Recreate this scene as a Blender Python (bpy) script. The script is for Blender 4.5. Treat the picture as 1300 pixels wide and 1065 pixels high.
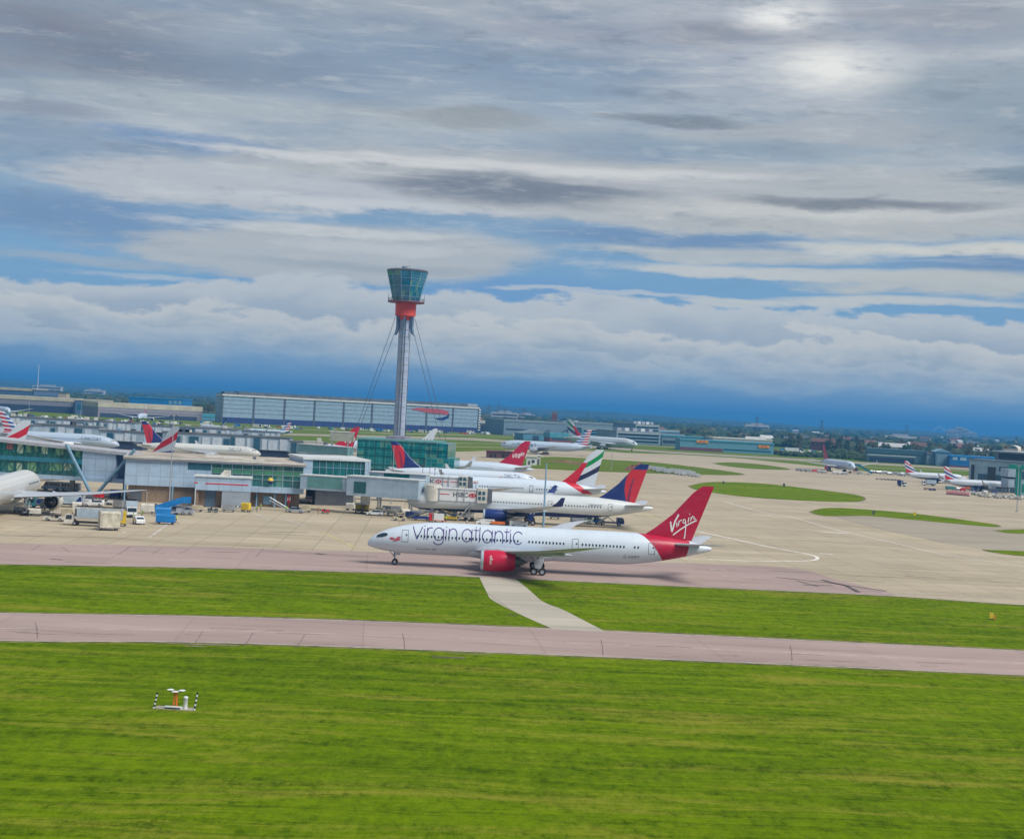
import bpy, bmesh, math, random
from mathutils import Vector, Matrix, noise as mnoise
R = math.radians
random.seed(7)
for o in list(bpy.data.objects): bpy.data.objects.remove(o)
S = bpy.context.scene
COL = S.collection

# ------------------------------------------------------------------ camera
F = 1900.0            # focal length in photograph pixels
CX, CY = 650.0, 487.5 # principal point of the photograph
H = 29.0              # camera height
RHO = math.atan(0.052)
PIT = math.atan(33.75 / F)
fw = Vector((0, math.cos(PIT), math.sin(PIT)))
r0 = Vector((1, 0, 0)); u0 = Vector((0, -math.sin(PIT), math.cos(PIT)))
rt = r0 * math.cos(RHO) + u0 * math.sin(RHO)
up = -r0 * math.sin(RHO) + u0 * math.cos(RHO)
CAMP = Vector((0, 0, H))
cam = bpy.data.cameras.new('camera'); camo = bpy.data.objects.new('camera', cam); COL.objects.link(camo)
camo.matrix_world = Matrix(((rt.x, up.x, -fw.x, 0), (rt.y, up.y, -fw.y, 0), (rt.z, up.z, -fw.z, H), (0, 0, 0, 1)))
cam.sensor_width = 36; cam.sensor_fit = 'HORIZONTAL'; cam.lens = F / 1300 * 36
cam.shift_y = -(532.5 - CY) / 1300
cam.clip_start = 1; cam.clip_end = 80000
S.camera = camo
S.render.resolution_x = 1024; S.render.resolution_y = 838

# ------------------------------------------------------------------ node expression helper
class E:
    def __init__(s, nt, sk): s.nt = nt; s.sk = sk
    def _m(s, op, *a, clamp=False):
        n = s.nt.nodes.new('ShaderNodeMath'); n.operation = op; n.use_clamp = clamp
        for i, v in enumerate(a):
            if isinstance(v, E): s.nt.links.new(v.sk, n.inputs[i])
            else: n.inputs[i].default_value = v
        return E(s.nt, n.outputs[0])
    def __add__(s, o): return s._m('ADD', s, o)
    __radd__ = __add__
    def __sub__(s, o): return s._m('SUBTRACT', s, o)
    def __rsub__(s, o): return s._m('SUBTRACT', o, s)
    def __mul__(s, o): return s._m('MULTIPLY', s, o)
    __rmul__ = __mul__
    def __truediv__(s, o): return s._m('DIVIDE', s, o)
    def __gt__(s, o): return s._m('GREATER_THAN', s, o)
    def __lt__(s, o): return s._m('LESS_THAN', s, o)
    def pow(s, o): return s._m('POWER', s, o)
    def abs(s): return s._m('ABSOLUTE', s)
    def sin(s): return s._m('SINE', s)
    def frac(s): return s._m('FRACT', s)
    def floor(s): return s._m('FLOOR', s)
    def mn(s, o): return s._m('MINIMUM', s, o)
    def mx(s, o): return s._m('MAXIMUM', s, o)
    def atan2(s, o): return s._m('ARCTAN2', s, o)
    def sqrt(s): return s._m('SQRT', s)
    def ss(s, a, b, lo=0.0, hi=1.0):      # smoothstep
        n = s.nt.nodes.new('ShaderNodeMapRange'); n.interpolation_type = 'SMOOTHSTEP'
        s.nt.links.new(s.sk, n.inputs[0])
        n.inputs[1].default_value = a; n.inputs[2].default_value = b; n.inputs[3].default_value = lo; n.inputs[4].default_value = hi
        return E(s.nt, n.outputs[0])
    def lin(s, a, b, lo=0.0, hi=1.0):
        n = s.nt.nodes.new('ShaderNodeMapRange')
        s.nt.links.new(s.sk, n.inputs[0])
        n.inputs[1].default_value = a; n.inputs[2].default_value = b; n.inputs[3].default_value = lo; n.inputs[4].default_value = hi
        return E(s.nt, n.outputs[0])
def mixc(nt, f, a, b):
    n = nt.nodes.new('ShaderNodeMix'); n.data_type = 'RGBA'; n.clamp_factor = True
    def put(i, v):
        if isinstance(v, E): nt.links.new(v.sk, n.inputs[i])
        elif hasattr(v, 'is_output'): nt.links.new(v, n.inputs[i])
        elif isinstance(v, (int, float)): n.inputs[i].default_value = v
        else: n.inputs[i].default_value = (v[0], v[1], v[2], 1)
    put(0, f); put(6, a); put(7, b)
    return n.outputs[2]
def comb(nt, x, y, z):
    n = nt.nodes.new('ShaderNodeCombineXYZ')
    for i, v in enumerate((x, y, z)):
        if isinstance(v, E): nt.links.new(v.sk, n.inputs[i])
        else: n.inputs[i].default_value = v
    return n.outputs[0]
def noi(nt, vec, scale=1.0, detail=3.0, rough=0.5, dist=0.0, vor=False):
    n = nt.nodes.new('ShaderNodeTexNoise'); n.inputs['Scale'].default_value = scale
    n.inputs['Detail'].default_value = detail; n.inputs['Roughness'].default_value = rough; n.inputs['Distortion'].default_value = dist
    nt.links.new(vec, n.inputs['Vector'])
    return E(nt, n.outputs[0])
def xyz(nt, kind='Object'):
    t = nt.nodes.new('ShaderNodeTexCoord'); sp = nt.nodes.new('ShaderNodeSeparateXYZ')
    nt.links.new(t.outputs[kind], sp.inputs[0])
    return t.outputs[kind], E(nt, sp.outputs[0]), E(nt, sp.outputs[1]), E(nt, sp.outputs[2])

# ------------------------------------------------------------------ world: physical sky with cloud layers
SUN_EL, SUN_AZ = R(50), R(122)      # azimuth measured from +Y towards +X
w = bpy.data.worlds.new('World'); S.world = w; w.use_nodes = True
nt = w.node_tree; nt.nodes.clear()
out = nt.nodes.new('ShaderNodeOutputWorld'); bg = nt.nodes.new('ShaderNodeBackground')
nt.links.new(bg.outputs[0], out.inputs[0]); bg.inputs[1].default_value = 0.1
sky = nt.nodes.new('ShaderNodeTexSky'); sky.sky_type = 'NISHITA'; sky.sun_disc = False
sky.sun_elevation = SUN_EL; sky.sun_rotation = SUN_AZ; sky.air_density = 1.6; sky.dust_density = 0.6; sky.ozone_density = 3.0
_, dx, dy, dz = xyz(nt, 'Generated')
U = dx.atan2(dy) * 1900.0
V = dz / ((dx * dx + dy * dy).sqrt() + 0.001) * 1900.0
EXPO = 0.75
K = 10.0 / 2 ** EXPO
def C(r, g, b):           # display colour 0..255 -> scene value
    f = lambda c: ((c / 255 + 0.055) / 1.055) ** 2.4 if c > 10 else c / 255 / 12.92
    return (f(r) * K, f(g) * K, f(b) * K)
warp = noi(nt, comb(nt, U * 0.0022, V * 0.006, 3.7), 1.0, 4, 0.55) - 0.5
tex = noi(nt, comb(nt, U * 0.0035, V * 0.024, 1.3), 1.0, 8, 0.62, 0.3)
tex2 = noi(nt, comb(nt, U * 0.012, V * 0.045, 5.3), 1.0, 7, 0.66)
big = noi(nt, comb(nt, U * 0.0016, V * 0.006, 2.2), 1.0, 5, 0.55, 0.3)
Vw = V + warp * 50.0 + (tex2 - 0.5) * 16.0
Uw = U + (tex - 0.5) * 220.0
# clear air low down, deeper blue at the horizon; closed high cloud above
c = mixc(nt, V.ss(2, 95), C(14, 118, 206), C(118, 164, 204))
high = mixc(nt, (big * 0.6 + tex * 0.4).ss(0.38, 0.60), C(136, 154, 174), C(182, 190, 196))
high = mixc(nt, V.ss(380, 620) * 0.45, high, C(128, 132, 146))
c = mixc(nt, V.ss(150, 330), c, high)
mul = nt.nodes.new('ShaderNodeMix'); mul.data_type = 'RGBA'; mul.blend_type = 'MULTIPLY'; mul.inputs[0].default_value = 1.0
nt.links.new(sky.outputs[0], mul.inputs[6]); mul.inputs[7].default_value = (0.45, 0.5, 0.6, 1)
c = mixc(nt, 0.10, c, mul.outputs[2])
def lens(c, px, py, a, b, col, op=1.0, soft=0.8, tilt=0.0, rough=0.5, under=1.6):
    """a cloud or a gap: crisp upper rim, soft ragged underside"""
    cu = px - 650 + 0.052 * (py - 487.5); cv = 521.3 + 0.052 * (px - 650) - py
    du = (Uw - cu) * (1.0 / a)
    dv = (Vw - cv + (U - cu) * tilt) * (1.0 / b)
    q = 1.0 - (du * du + dv * dv) + (tex - 0.5) * (rough * 2.6) + (tex2 - 0.5) * (rough * 1.5)
    m = q.ss(-0.1, soft)
    return mixc(nt, m * op, c, col)
# upper veil: dark left, glow at right
c = lens(c, 20, 70, 340, 80, C(108, 112, 130), 0.7, 1.3, rough=.9)
c = lens(c, 300, 95, 230, 34, C(118, 130, 148), 0.7, 1.2, rough=.9)
c = lens(c, 470, 90, 330, 60, C(136, 156, 178), 0.7, 1.3, rough=.6)
c = lens(c, 130, 135, 260, 26, C(150, 164, 176), 0.75, 1.3, rough=1.0)
c = lens(c, 980, 60, 420, 120, C(184, 189, 198), 0.9, 1.5, rough=.8)
c = lens(c, 760, 40, 160, 26, C(158, 164, 178), 0.7, 1.2, rough=1.0)
c = lens(c, 960, 52, 160, 22, C(142, 148, 160), 0.75, 1.0, rough=1.2)
c = lens(c, 700, 115, 150, 60, C(138, 160, 182), 0.8, 1.3, rough=.6)
c = lens(c, 1230, 150, 150, 70, C(144, 160, 172), 0.8, 1.2, rough=.7)
c = lens(c, 1200, 50, 150, 34, C(150, 156, 168), 0.7, 1.2, rough=1.0)
c = lens(c, 1060, 175, 240, 26, C(172, 178, 184), 0.7, 1.2, rough=.9)
c = lens(c, 900, 190, 260, 16, C(136, 158, 176), 0.7, 1.2, rough=.8)
gx = (U - 379.0) * (1/125.0); gy = (V - 448.0) * (1/50.0)
gl = (1.0 - (gx*gx + gy*gy).sqrt()).mx(0.0)
c = mixc(nt, gl * (tex2 * 2.4 + tex * 1.6 - 1.15).mx(0.0), c, C(236, 236, 232))
gx = (U - 318.0) * (1/80.0); gy = (V - 512.0) * (1/32.0)
gl = (1.0 - (gx*gx + gy*gy).sqrt()).mx(0.0)
c = mixc(nt, gl * (tex2 * 3.6 - 1.0).mx(0.0), c, C(246, 246, 242))
c = lens(c, 600, 158, 110, 17, C(136, 144, 150), 0.8, 1.0, rough=1.1)
c = lens(c, 870, 155, 95, 9, C(118, 130, 142), 0.75, 1.0, rough=1.2)
c = lens(c, 240, 142, 360, 16, C(178, 188, 194), 0.7, 1.3, rough=.9)
c = lens(c, 560, 158, 260, 18, C(172, 180, 184), 0.45, 1.2, rough=.9)
c = lens(c, 60, 162, 130, 14, C(136, 146, 164), 0.75, 1.1, rough=.9)
c = lens(c, 250, 195, 190, 16, C(116, 148, 188), 0.8, 1.1, rough=.7)
c = lens(c, 90, 205, 200, 10, C(150, 168, 188), 0.6, 1.1, rough=.9)
# blue gaps under the long bank
c = lens(c, 100, 285, 330, 40, C(120, 150, 184), 0.9, 1.1, rough=.6)
c = lens(c, 840, 304, 240, 18, C(120, 150, 184), 0.97, 0.8, rough=.4)
c = lens(c, 560, 366, 320, 26, C(118, 160, 202), 0.95, 0.9, rough=.6)
c = lens(c, 1240, 345, 160, 20, C(120, 150, 184), 0.9, 0.9, rough=.6)
# the long lenticular bank
c = lens(c, 860, 247, 700, 46, C(180, 185, 189), 1.0, 0.4, rough=.32)
c = lens(c, 300, 240, 290, 30, C(186, 192, 199), 1.0, 0.6, rough=.5)
c = lens(c, 600, 211, 480, 10, C(214, 216, 217), 0.85, 1.0, -0.012, rough=.6)
c = lens(c, 660, 240, 220, 26, C(122, 132, 146), 0.95, 1.0, rough=.5)
c = lens(c, 820, 232, 190, 8, C(192, 195, 198), 0.7, 1.1, rough=.8)
c = lens(c, 470, 262, 260, 9, C(206, 209, 213), 0.7, 1.1, rough=.8)
c = lens(c, 1010, 268, 320, 17, C(205, 207, 204), 0.75, 1.1, rough=.7)
c = lens(c, 1090, 262, 200, 9, C(124, 132, 142), 0.9, 1.1, rough=.7)
c = lens(c, 1290, 242, 100, 14, C(120, 142, 158), 0.85, 1.1, rough=.6)
# second row and thin bars
c = lens(c, 420, 320, 300, 42, C(180, 187, 192), 0.97, 0.5, -0.03, rough=.45)
c = lens(c, 400, 290, 230, 9, C(208, 211, 212), 0.75, 1.0, rough=.8)
c = lens(c, 500, 312, 170, 8, C(196, 200, 203), 0.7, 1.0, rough=.9)
c = lens(c, 440, 334, 220, 9, C(156, 168, 178), 0.65, 1.1, rough=.9)
c = lens(c, 1120, 296, 270, 16, C(186, 190, 190), 0.9, 1.0, rough=.7)
c = lens(c, 900, 324, 240, 13, C(180, 188, 192), 0.95, 0.8, rough=.6)
c = lens(c, 1180, 324, 270, 13, C(212, 212, 204), 0.95, 0.9, rough=.6)
c = lens(c, 1000, 350, 310, 10, C(200, 203, 201), 0.9, 0.9, rough=.6)
c = lens(c, 1210, 370, 210, 20, C(190, 194, 192), 0.9, 0.9, rough=.8)
c = lens(c, 1130, 390, 200, 7, C(206, 207, 202), 0.8, 1.0, rough=.8)
c = lens(c, 930, 384, 90, 7, C(204, 206, 202), 0.8, 0.9, rough=.7)
c = lens(c, 780, 372, 130, 4, C(196, 202, 206), 0.7, 0.9, rough=.7)
c = lens(c, 110, 340, 230, 12, C(166, 180, 192), 0.85, 1.0, rough=.8)
c = lens(c, 160, 358, 170, 6, C(192, 200, 206), 0.7, 1.0, rough=.9)
c = lens(c, 480, 387, 130, 4, C(186, 198, 206), 0.7, 0.9, rough=.8)
# fibrous light and dark through all the high cloud
tex3 = noi(nt, comb(nt, U * 0.006, V * 0.06, 31.3), 1.0, 7, 0.66, 0.3)
hi = V.ss(130, 240)
c = mixc(nt, tex2.ss(0.52, 0.72) * hi * 0.26, c, C(216, 218, 218))
c = mixc(nt, tex2.ss(0.46, 0.28) * hi * 0.30, c, C(108, 120, 136))
c = mixc(nt, tex3.ss(0.54, 0.68) * hi * 0.20, c, C(222, 223, 222))
c = mixc(nt, tex3.ss(0.47, 0.33) * hi * 0.16, c, C(114, 126, 142))
# cumulus banks standing behind each other, bright rims, grey blue bodies
pf = noi(nt, comb(nt, U * 0.005, V * 0.012, 8.3), 1.0, 8, 0.56, 0.2)
pf2 = noi(nt, comb(nt, U * 0.008, V * 0.020, 14.3), 1.0, 8, 0.58, 0.2)
pf3 = noi(nt, comb(nt, U * 0.012, V * 0.034, 21.3), 1.0, 8, 0.60, 0.2)
def bank(c, e0, amp, p, rim, body, lo, dep, op=1.0):
    d = (p - 0.5) * amp + e0 - V
    m = d.ss(-1.0, 7.0) * V.ss(lo, lo + 55.0)
    sh = (d + (tex2 - 0.5) * 30.0).ss(dep, 1.0)
    col = mixc(nt, sh, body, rim)
    return mixc(nt, m * op, c, col)
c = bank(c, 142, 130, pf, C(192, 199, 204), C(164, 178, 192), 16, 52)
c = bank(c, 112, 110, pf2, C(204, 207, 206), C(166, 180, 192), 12, 44)
c = bank(c, 84, 90, pf3, C(190, 199, 204), C(150, 172, 194), 4, 36, .85)
c = bank(c, 58, 60, pf2, C(170, 190, 204), C(112, 156, 196), -14, 24, .7)
nt.links.new(c, bg.inputs[0])

sun = bpy.data.lights.new('sun', 'SUN'); suno = bpy.data.objects.new('sun', sun); COL.objects.link(suno)
sun.energy = 2.3; sun.angle = R(30); sun.color = (1, 0.95, 0.86)
sd = Vector((math.sin(SUN_AZ) * math.cos(SUN_EL), math.cos(SUN_AZ) * math.cos(SUN_EL), math.sin(SUN_EL)))
suno.rotation_euler = (-sd).to_track_quat('-Z', 'Y').to_euler()
S.view_settings.view_transform = 'Standard'; S.view_settings.look = 'None'; S.view_settings.gamma = 1
S.view_settings.exposure = EXPO

# ------------------------------------------------------------------ projection helpers (where on the ground a thing stands)
def ray(px, py):
    return (fw * F + rt * (px - CX) - up * (py - CY)).normalized()
def G(px, py, z=0.0):
    d = ray(px, py); t = (z - H) / d.z
    return CAMP + d * t
def W(px, D, z=0.0):
    yu = (z - H) * math.cos(PIT) - D * math.sin(PIT)
    zc = D * math.cos(PIT) + (z - H) * math.sin(PIT)
    return Vector((((px - CX) * zc / F - yu * math.sin(RHO)) / math.cos(RHO), D, z))

# ------------------------------------------------------------------ mesh builder
class MB:
    def __init__(s): s.v = []; s.f = []; s.m = []
    def add(s, vs, fs, mi=0):
        o = len(s.v); s.v += [Vector(v) for v in vs]
        for f in fs: s.f.append([o + i for i in f]); s.m.append(mi)
        return s
    def box(s, x0, x1, y0, y1, z0, z1, mi=0):
        return s.add([(x0,y0,z0),(x1,y0,z0),(x1,y1,z0),(x0,y1,z0),(x0,y0,z1),(x1,y0,z1),(x1,y1,z1),(x0,y1,z1)],
              [(0,3,2,1),(4,5,6,7),(0,1,5,4),(1,2,6,5),(2,3,7,6),(3,0,4,7)], mi)
    def cb(s, c, d, mi=0):
        return s.box(c[0]-d[0]/2, c[0]+d[0]/2, c[1]-d[1]/2, c[1]+d[1]/2, c[2]-d[2]/2, c[2]+d[2]/2, mi)
    def cyl(s, a, b, r1, r2=None, n=10, mi=0, caps=True):
        r2 = r1 if r2 is None else r2
        a = Vector(a); b = Vector(b); ax = (b - a).normalized()
        t = Vector((0,0,1)) if abs(ax.z) < .9 else Vector((1,0,0))
        u = ax.cross(t).normalized(); v = ax.cross(u)
        vs = []
        for p, r in ((a, r1), (b, r2)):
            for i in range(n):
                g = 2*math.pi*i/n; vs.append(p + u*math.cos(g)*r + v*math.sin(g)*r)
        fs = [(i, (i+1) % n, n+(i+1) % n, n+i) for i in range(n)]
        if caps: fs += [tuple(range(n-1,-1,-1)), tuple(range(n, 2*n))]
        return s.add(vs, fs, mi)
    def loft(s, secs, mi=0, caps=True, closed=True):
        n = len(secs[0]); vs = [p for q in secs for p in q]; fs = []
        for k in range(len(secs)-1):
            for i in range(n if closed else n-1):
                fs.append((k*n+i, k*n+(i+1) % n, (k+1)*n+(i+1) % n, (k+1)*n+i))
        if caps and closed: fs += [tuple(range(n-1,-1,-1)), tuple(range((len(secs)-1)*n, len(secs)*n))]
        return s.add(vs, fs, mi)
    def prism(s, pts, y0, y1, mi=0):      # polygon in x,z extruded along y
        n = len(pts)
        vs = [(p[0], y0, p[1]) for p in pts] + [(p[0], y1, p[1]) for p in pts]
        fs = [tuple(range(n)), tuple(range(2*n-1, n-1, -1))] + [(i, n+i, n+(i+1) % n, (i+1) % n) for i in range(n)]
        return s.add(vs, fs, mi)
    def prismz(s, pts, z0, z1, mi=0):
        n = len(pts)
        vs = [(p[0], p[1], z0) for p in pts] + [(p[0], p[1], z1) for p in pts]
        fs = [tuple(range(n-1,-1,-1)), tuple(range(n, 2*n))] + [(i, (i+1) % n, n+(i+1) % n, n+i) for i in range(n)]
        return s.add(vs, fs, mi)
    def lathe(s, prof, n=20, mi=0, axis='z', c=(0,0,0)):   # prof: (r, t)
        vs = []; c = Vector(c)
        for r, t in prof:
            for i in range(n):
                g = 2*math.pi*i/n; a, b = r*math.cos(g), r*math.sin(g)
                vs.append(c + (Vector((a,b,t)) if axis == 'z' else Vector((t,a,b)) if axis == 'x' else Vector((a,t,b))))
        fs = []
        for k in range(len(prof)-1):
            for i in range(n): fs.append((k*n+i, k*n+(i+1) % n, (k+1)*n+(i+1) % n, (k+1)*n+i))
        return s.add(vs, fs, mi)
    def mesh(s, name, mats, smooth=None):
        me = bpy.data.meshes.new(name); me.from_pydata([tuple(v) for v in s.v], [], s.f)
        if not isinstance(mats, (list, tuple)): mats = [mats]
        for m in mats: me.materials.append(m)
        for p, i in zip(me.polygons, s.m): p.material_index = i
        bm = bmesh.new(); bm.from_mesh(me); bmesh.ops.recalc_face_normals(bm, faces=bm.faces); bm.to_mesh(me); bm.free()
        if smooth is not None:
            me.polygons.foreach_set('use_smooth', [True]*len(me.polygons))
            try: me.set_sharp_from_angle(angle=R(smooth))
            except Exception: pass
        return me
    def build(s, name, mats, parent=None, smooth=None):
        return link(name, s.mesh(name, mats, smooth), parent)
def link(name, me, parent=None):
    o = bpy.data.objects.new(name, me); COL.objects.link(o)
    if parent: o.parent = parent
    return o
def tag(o, label=None, cat=None, group=None, kind=None):
    if label: o['label'] = label
    if cat: o['category'] = cat
    if group: o['group'] = group
    if kind: o['kind'] = kind
    return o
def thing(name, loc, label, cat, group=None, rz=0.0):
    o = bpy.data.objects.new(name, None); COL.objects.link(o); o.location = loc; o.rotation_euler = (0, 0, rz)
    o.empty_display_size = .5
    return tag(o, label, cat, group)
def copy_tree(o, loc=None, rz=None, label=None, group=None):
    def rec(a, p):
        c = a.copy(); COL.objects.link(c)
        if p: c.parent = p
        for ch in a.children: rec(ch, c)
        return c
    r = rec(o, None)
    if loc is not None: r.location = loc
    if rz is not None: r.rotation_euler = (0, 0, rz)
    if label: r['label'] = label
    if group: r['group'] = group
    return r
def structure(name, mb, m): return tag(mb.build(name, m), kind='structure')

# ------------------------------------------------------------------ materials
MATS = {}
def newmat(name):
    m = bpy.data.materials.new(name); m.use_nodes = True; nt = m.node_tree
    return m, nt, nt.nodes['Principled BSDF']
def mat(name, col, rough=0.6, metal=0.0, var=0.12, sc=0.6, emit=None, streak=False, spec=None):
    if name in MATS: return MATS[name]
    m, nt, b = newmat(name)
    b.inputs['Roughness'].default_value = rough; b.inputs['Metallic'].default_value = metal
    if spec is not None: b.inputs['Specular IOR Level'].default_value = spec
    v, x, y, z = xyz(nt)
    vec = comb(nt, x * sc, y * sc, z * (sc * (0.15 if streak else 1)))
    n = noi(nt, vec, 1.0, 5, 0.65)
    lo = tuple(c * (1 - var * 1.4) for c in col); hi = tuple(min(1, c * (1 + var)) for c in col)
    nt.links.new(mixc(nt, n.ss(0.3, 0.7), lo, hi), b.inputs['Base Color'])
    nt.links.new((n * 0.2 + (rough - 0.1)).sk, b.inputs['Roughness'])
    if emit: b.inputs['Emission Color'].default_value = (*emit[:3], 1); b.inputs['Emission Strength'].default_value = emit[3]
    MATS[name] = m; return m
def hexc(r, g, b):
    f = lambda c: ((c/255+0.055)/1.055)**2.4 if c > 10 else c/255/12.92
    return (f(r), f(g), f(b))
M = {}
M['white'] = mat('white_paint', (.74, .76, .78), .35, var=.06)
M['offwhite'] = mat('aged_white_paint', (.62, .60, .54), .5, var=.15)
M['grey'] = mat('grey_metal', (.34, .37, .42), .5, .0, var=.1)
M['dgrey'] = mat('dark_grey_metal', (.09, .10, .12), .55)
M['black'] = mat('black_rubber', (.018, .018, .02), .8)
M['steel'] = mat('steel', (.45, .47, .50), .35, .7)
M['glassd'] = mat('dark_window', (.012, .03, .05), .12, 0, spec=.8)
M['glassb'] = mat('blue_tinted_window', (.02, .10, .16), .12, 0, spec=.8)
M['red'] = mat('red_paint', (.55, .02, .03), .4)
M['crimson'] = mat('crimson_paint', (.55, .008, .05), .32, var=.05)
M['navy'] = mat('navy_paint', (.012, .035, .17), .35, var=.06)
M['blue'] = mat('bright_blue_paint', (.01, .20, .55), .4)
M['yellow'] = mat('yellow_paint', (.70, .50, .04), .5)
M['orange'] = mat('orange_paint', (.75, .17, .03), .5)
M['hivis'] = mat('hi_vis_fabric', (.45, .70, .03), .8)
M['skin'] = mat('skin', (.45, .27, .2), .6)
M['trousers'] = mat('dark_trousers', (.02, .03, .06), .8)
M['concrete'] = mat('concrete_grey', (.40, .38, .34), .85, sc=.25, streak=True)
M['brick'] = mat('tan_brick', (.26, .19, .13), .85, sc=1.5)
M['brickred'] = mat('red_brick', (.20, .07, .05), .85)
M['tealglass'] = mat('teal_glass', (.0, .10, .11), .15, 0, spec=.8)
M['green'] = mat('green_paint', (.0, .22, .16), .5)
M['lblue'] = mat('light_blue_cladding', (.20, .36, .52), .5, var=.08)

# ------------------------------------------------------------------ ground materials
def grass_mat(name, near=True, a=(.068,.128,.002), b=(.168,.258,.003), dry=(.31,.27,.045)):
    m, nt, bs = newmat(name)
    v, x, y, z = xyz(nt)
    wob = noi(nt, comb(nt, x*.02, y*.06, 9.0), 1, 3, .5)
    xr = x + y * 0.06; yw = y + wob * 7.0 - x * .055
    big = noi(nt, comb(nt, x*.014, y*.035, 0), 1, 4, .6)
    st = noi(nt, comb(nt, xr*.030, yw*.42, 1.0), 1, 6, .70, .4)        # mown rows along the runway
    st2 = noi(nt, comb(nt, xr*.16, yw*.9, 4.0), 1, 6, .75, .4)
    tuft = noi(nt, comb(nt, x*1.0, y*.5, 2.0), 1, 6, .85)
    clump = noi(nt, comb(nt, x*.3, y*.2, 12.0), 1, 6, .78, .5)
    f = big*.30 + st*.35 + tuft*.60 + st2*.25 + clump*.40
    c = mixc(nt, f.ss(.78, 1.12), a, b)
    patch = noi(nt, comb(nt, xr*.035, yw*.16, 7.0), 1, 6, .66, .5)
    c = mixc(nt, (patch*.7 + st2*.2 + tuft*.25).ss(.56, .74) * .62, c, dry)
    dk = (st*.35 + clump*.35 + tuft*.55).ss(.60, .47)
    c = mixc(nt, dk * .62, c, (a[0]*.36, a[1]*.42, a[2]*.8))
    ml = noi(nt, comb(nt, xr*.007, yw*.75, 23.0), 1, 4, .8); c = mixc(nt, ml.ss(.56, .64) * .35, c, (b[0]*1.25, b[1]*1.15, b[2])); c = mixc(nt, ml.ss(.44, .37) * .38, c, (a[0]*.6, a[1]*.62, a[2]))
    rut = (st - .42).abs(); c = mixc(nt, (rut < .006) * .55, c, (a[0]*.4, a[1]*.42, a[2]))
    pal = noi(nt, comb(nt, xr*.05, yw*.9, 17.0), 1, 6, .7); c = mixc(nt, pal.ss(.58, .72) * .45, c, (b[0]*1.7, b[1]*1.45, b[2]*4))
    # old turning tracks of the mower
    for (cx_, cy_, rr_) in ((-20.0, 128.0, 16.0), (-52.0, 150.0, 13.0), (24.0, 118.0, 20.0)):
        ex_ = x - cx_; ey_ = (y - cy_) * 1.0; rd = (ex_*ex_ + ey_*ey_).sqrt() + (clump - .5) * 4.0
        arcm = ((rd - rr_).abs() < .35) * (ex_ * .6 - ey_ < rr_ * .35)
        c = mixc(nt, arcm * .22, c, (a[0]*.4, a[1]*.42, a[2]))
    nt.links.new(c, bs.inputs['Base Color']); bs.inputs['Roughness'].default_value = .95
    bs.inputs['Specular IOR Level'].default_value = .02
    bp = nt.nodes.new('ShaderNodeBump'); bp.inputs['Strength'].default_value = .8; bp.inputs['Distance'].default_value = .35
    nt.links.new((tuft + st2 * .8).sk, bp.inputs['Height']); nt.links.new(bp.outputs[0], bs.inputs['Normal'])
    return m
def paving_mat(name, a, b, joint=6.0, ang=0.1, stain=.5, jw=.02, jcol=.6, tyre=False):
    m, nt, bs = newmat(name)
    v, x, y, z = xyz(nt)
    ca, sa = math.cos(ang), math.sin(ang)
    u = (x*ca + y*sa) * (1/joint); w_ = (y*ca - x*sa) * (1/joint)
    ju = ((u.frac() - .5).abs() > (.5 - jw)).mx((w_.frac() - .5).abs() > (.5 - jw*1.6))
    slab = nt.nodes.new('ShaderNodeTexWhiteNoise'); slab.noise_dimensions = '2D'
    nt.links.new(comb(nt, u.floor(), w_.floor(), 0), slab.inputs[0])
    sl = E(nt, slab.outputs[0])
    big = noi(nt, comb(nt, x*.02, y*.05, 0), 1, 6, .6, .6)
    c = mixc(nt, big.ss(.3, .7), a, b)
    c = mixc(nt, sl * .22, c, (a[0]*.6, a[1]*.6, a[2]*.6))
    stn = noi(nt, comb(nt, x*.025, y*.28, 3), 1, 6, .68, .8)
    c = mixc(nt, stn.ss(.50, .75) * stain, c, (a[0]*.42, a[1]*.42, a[2]*.45))
    c = mixc(nt, noi(nt, comb(nt, x*.01, y*.12, 5), 1, 5, .6, .5).ss(.52, .8) * .5, c, (b[0]*1.3, b[1]*1.3, b[2]*1.35))
    g = noi(nt, comb(nt, x*3, y*3, 0), 1, 3, .7)
    c = mixc(nt, g.ss(.4, .8) * .12, c, (a[0]*.5, a[1]*.5, a[2]*.5))
    c = mixc(nt, ju * jcol, c, (a[0]*.45, a[1]*.42, a[2]*.4))
    nt.links.new(c, bs.inputs['Base Color']); bs.inputs['Roughness'].default_value = .85
    return m
GR = grass_mat('mown_grass')
GRF = grass_mat('far_grass', a=(.08,.14,.012), b=(.15,.21,.018), dry=(.26,.22,.07))
TAXI = paving_mat('pink_grey_asphalt', (.35,.26,.235), (.42,.315,.285), 22, .09, .5, .004, .3)
APR = paving_mat('tan_concrete_slabs', (.40,.335,.235), (.52,.44,.315), 7.5, .05, .6, .014, .5)
ASPH = paving_mat('grey_asphalt', (.33,.285,.22), (.40,.345,.265), 30, .09, .5, .004, .3)
PALE = paving_mat('pale_concrete', (.42,.38,.31), (.50,.46,.38), 9, .2, .35, .015, .4)
LINE = mat('line_paint_white', (.56,.52,.48), .7, var=.3, sc=.5)
LINEY = mat('line_paint_yellow', (.62,.52,.22), .7, var=.25, sc=.5)
rgm = random.Random(21)
FSTAIN = mat('faint_stain', (.27,.225,.165), .9, var=.3, sc=.6)
FSTAIN2 = mat('faint_rubber', (.28,.21,.19), .9, var=.3, sc=.6)
WLINE2 = mat('faded_paint', (.56,.49,.37), .9, var=.3, sc=.6)
CRK = mat('crack_filler', (.16,.12,.11), .9, var=.4)
WLINE = mat('fresh_line_paint', (.80,.78,.72), .7, var=.15)
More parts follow.
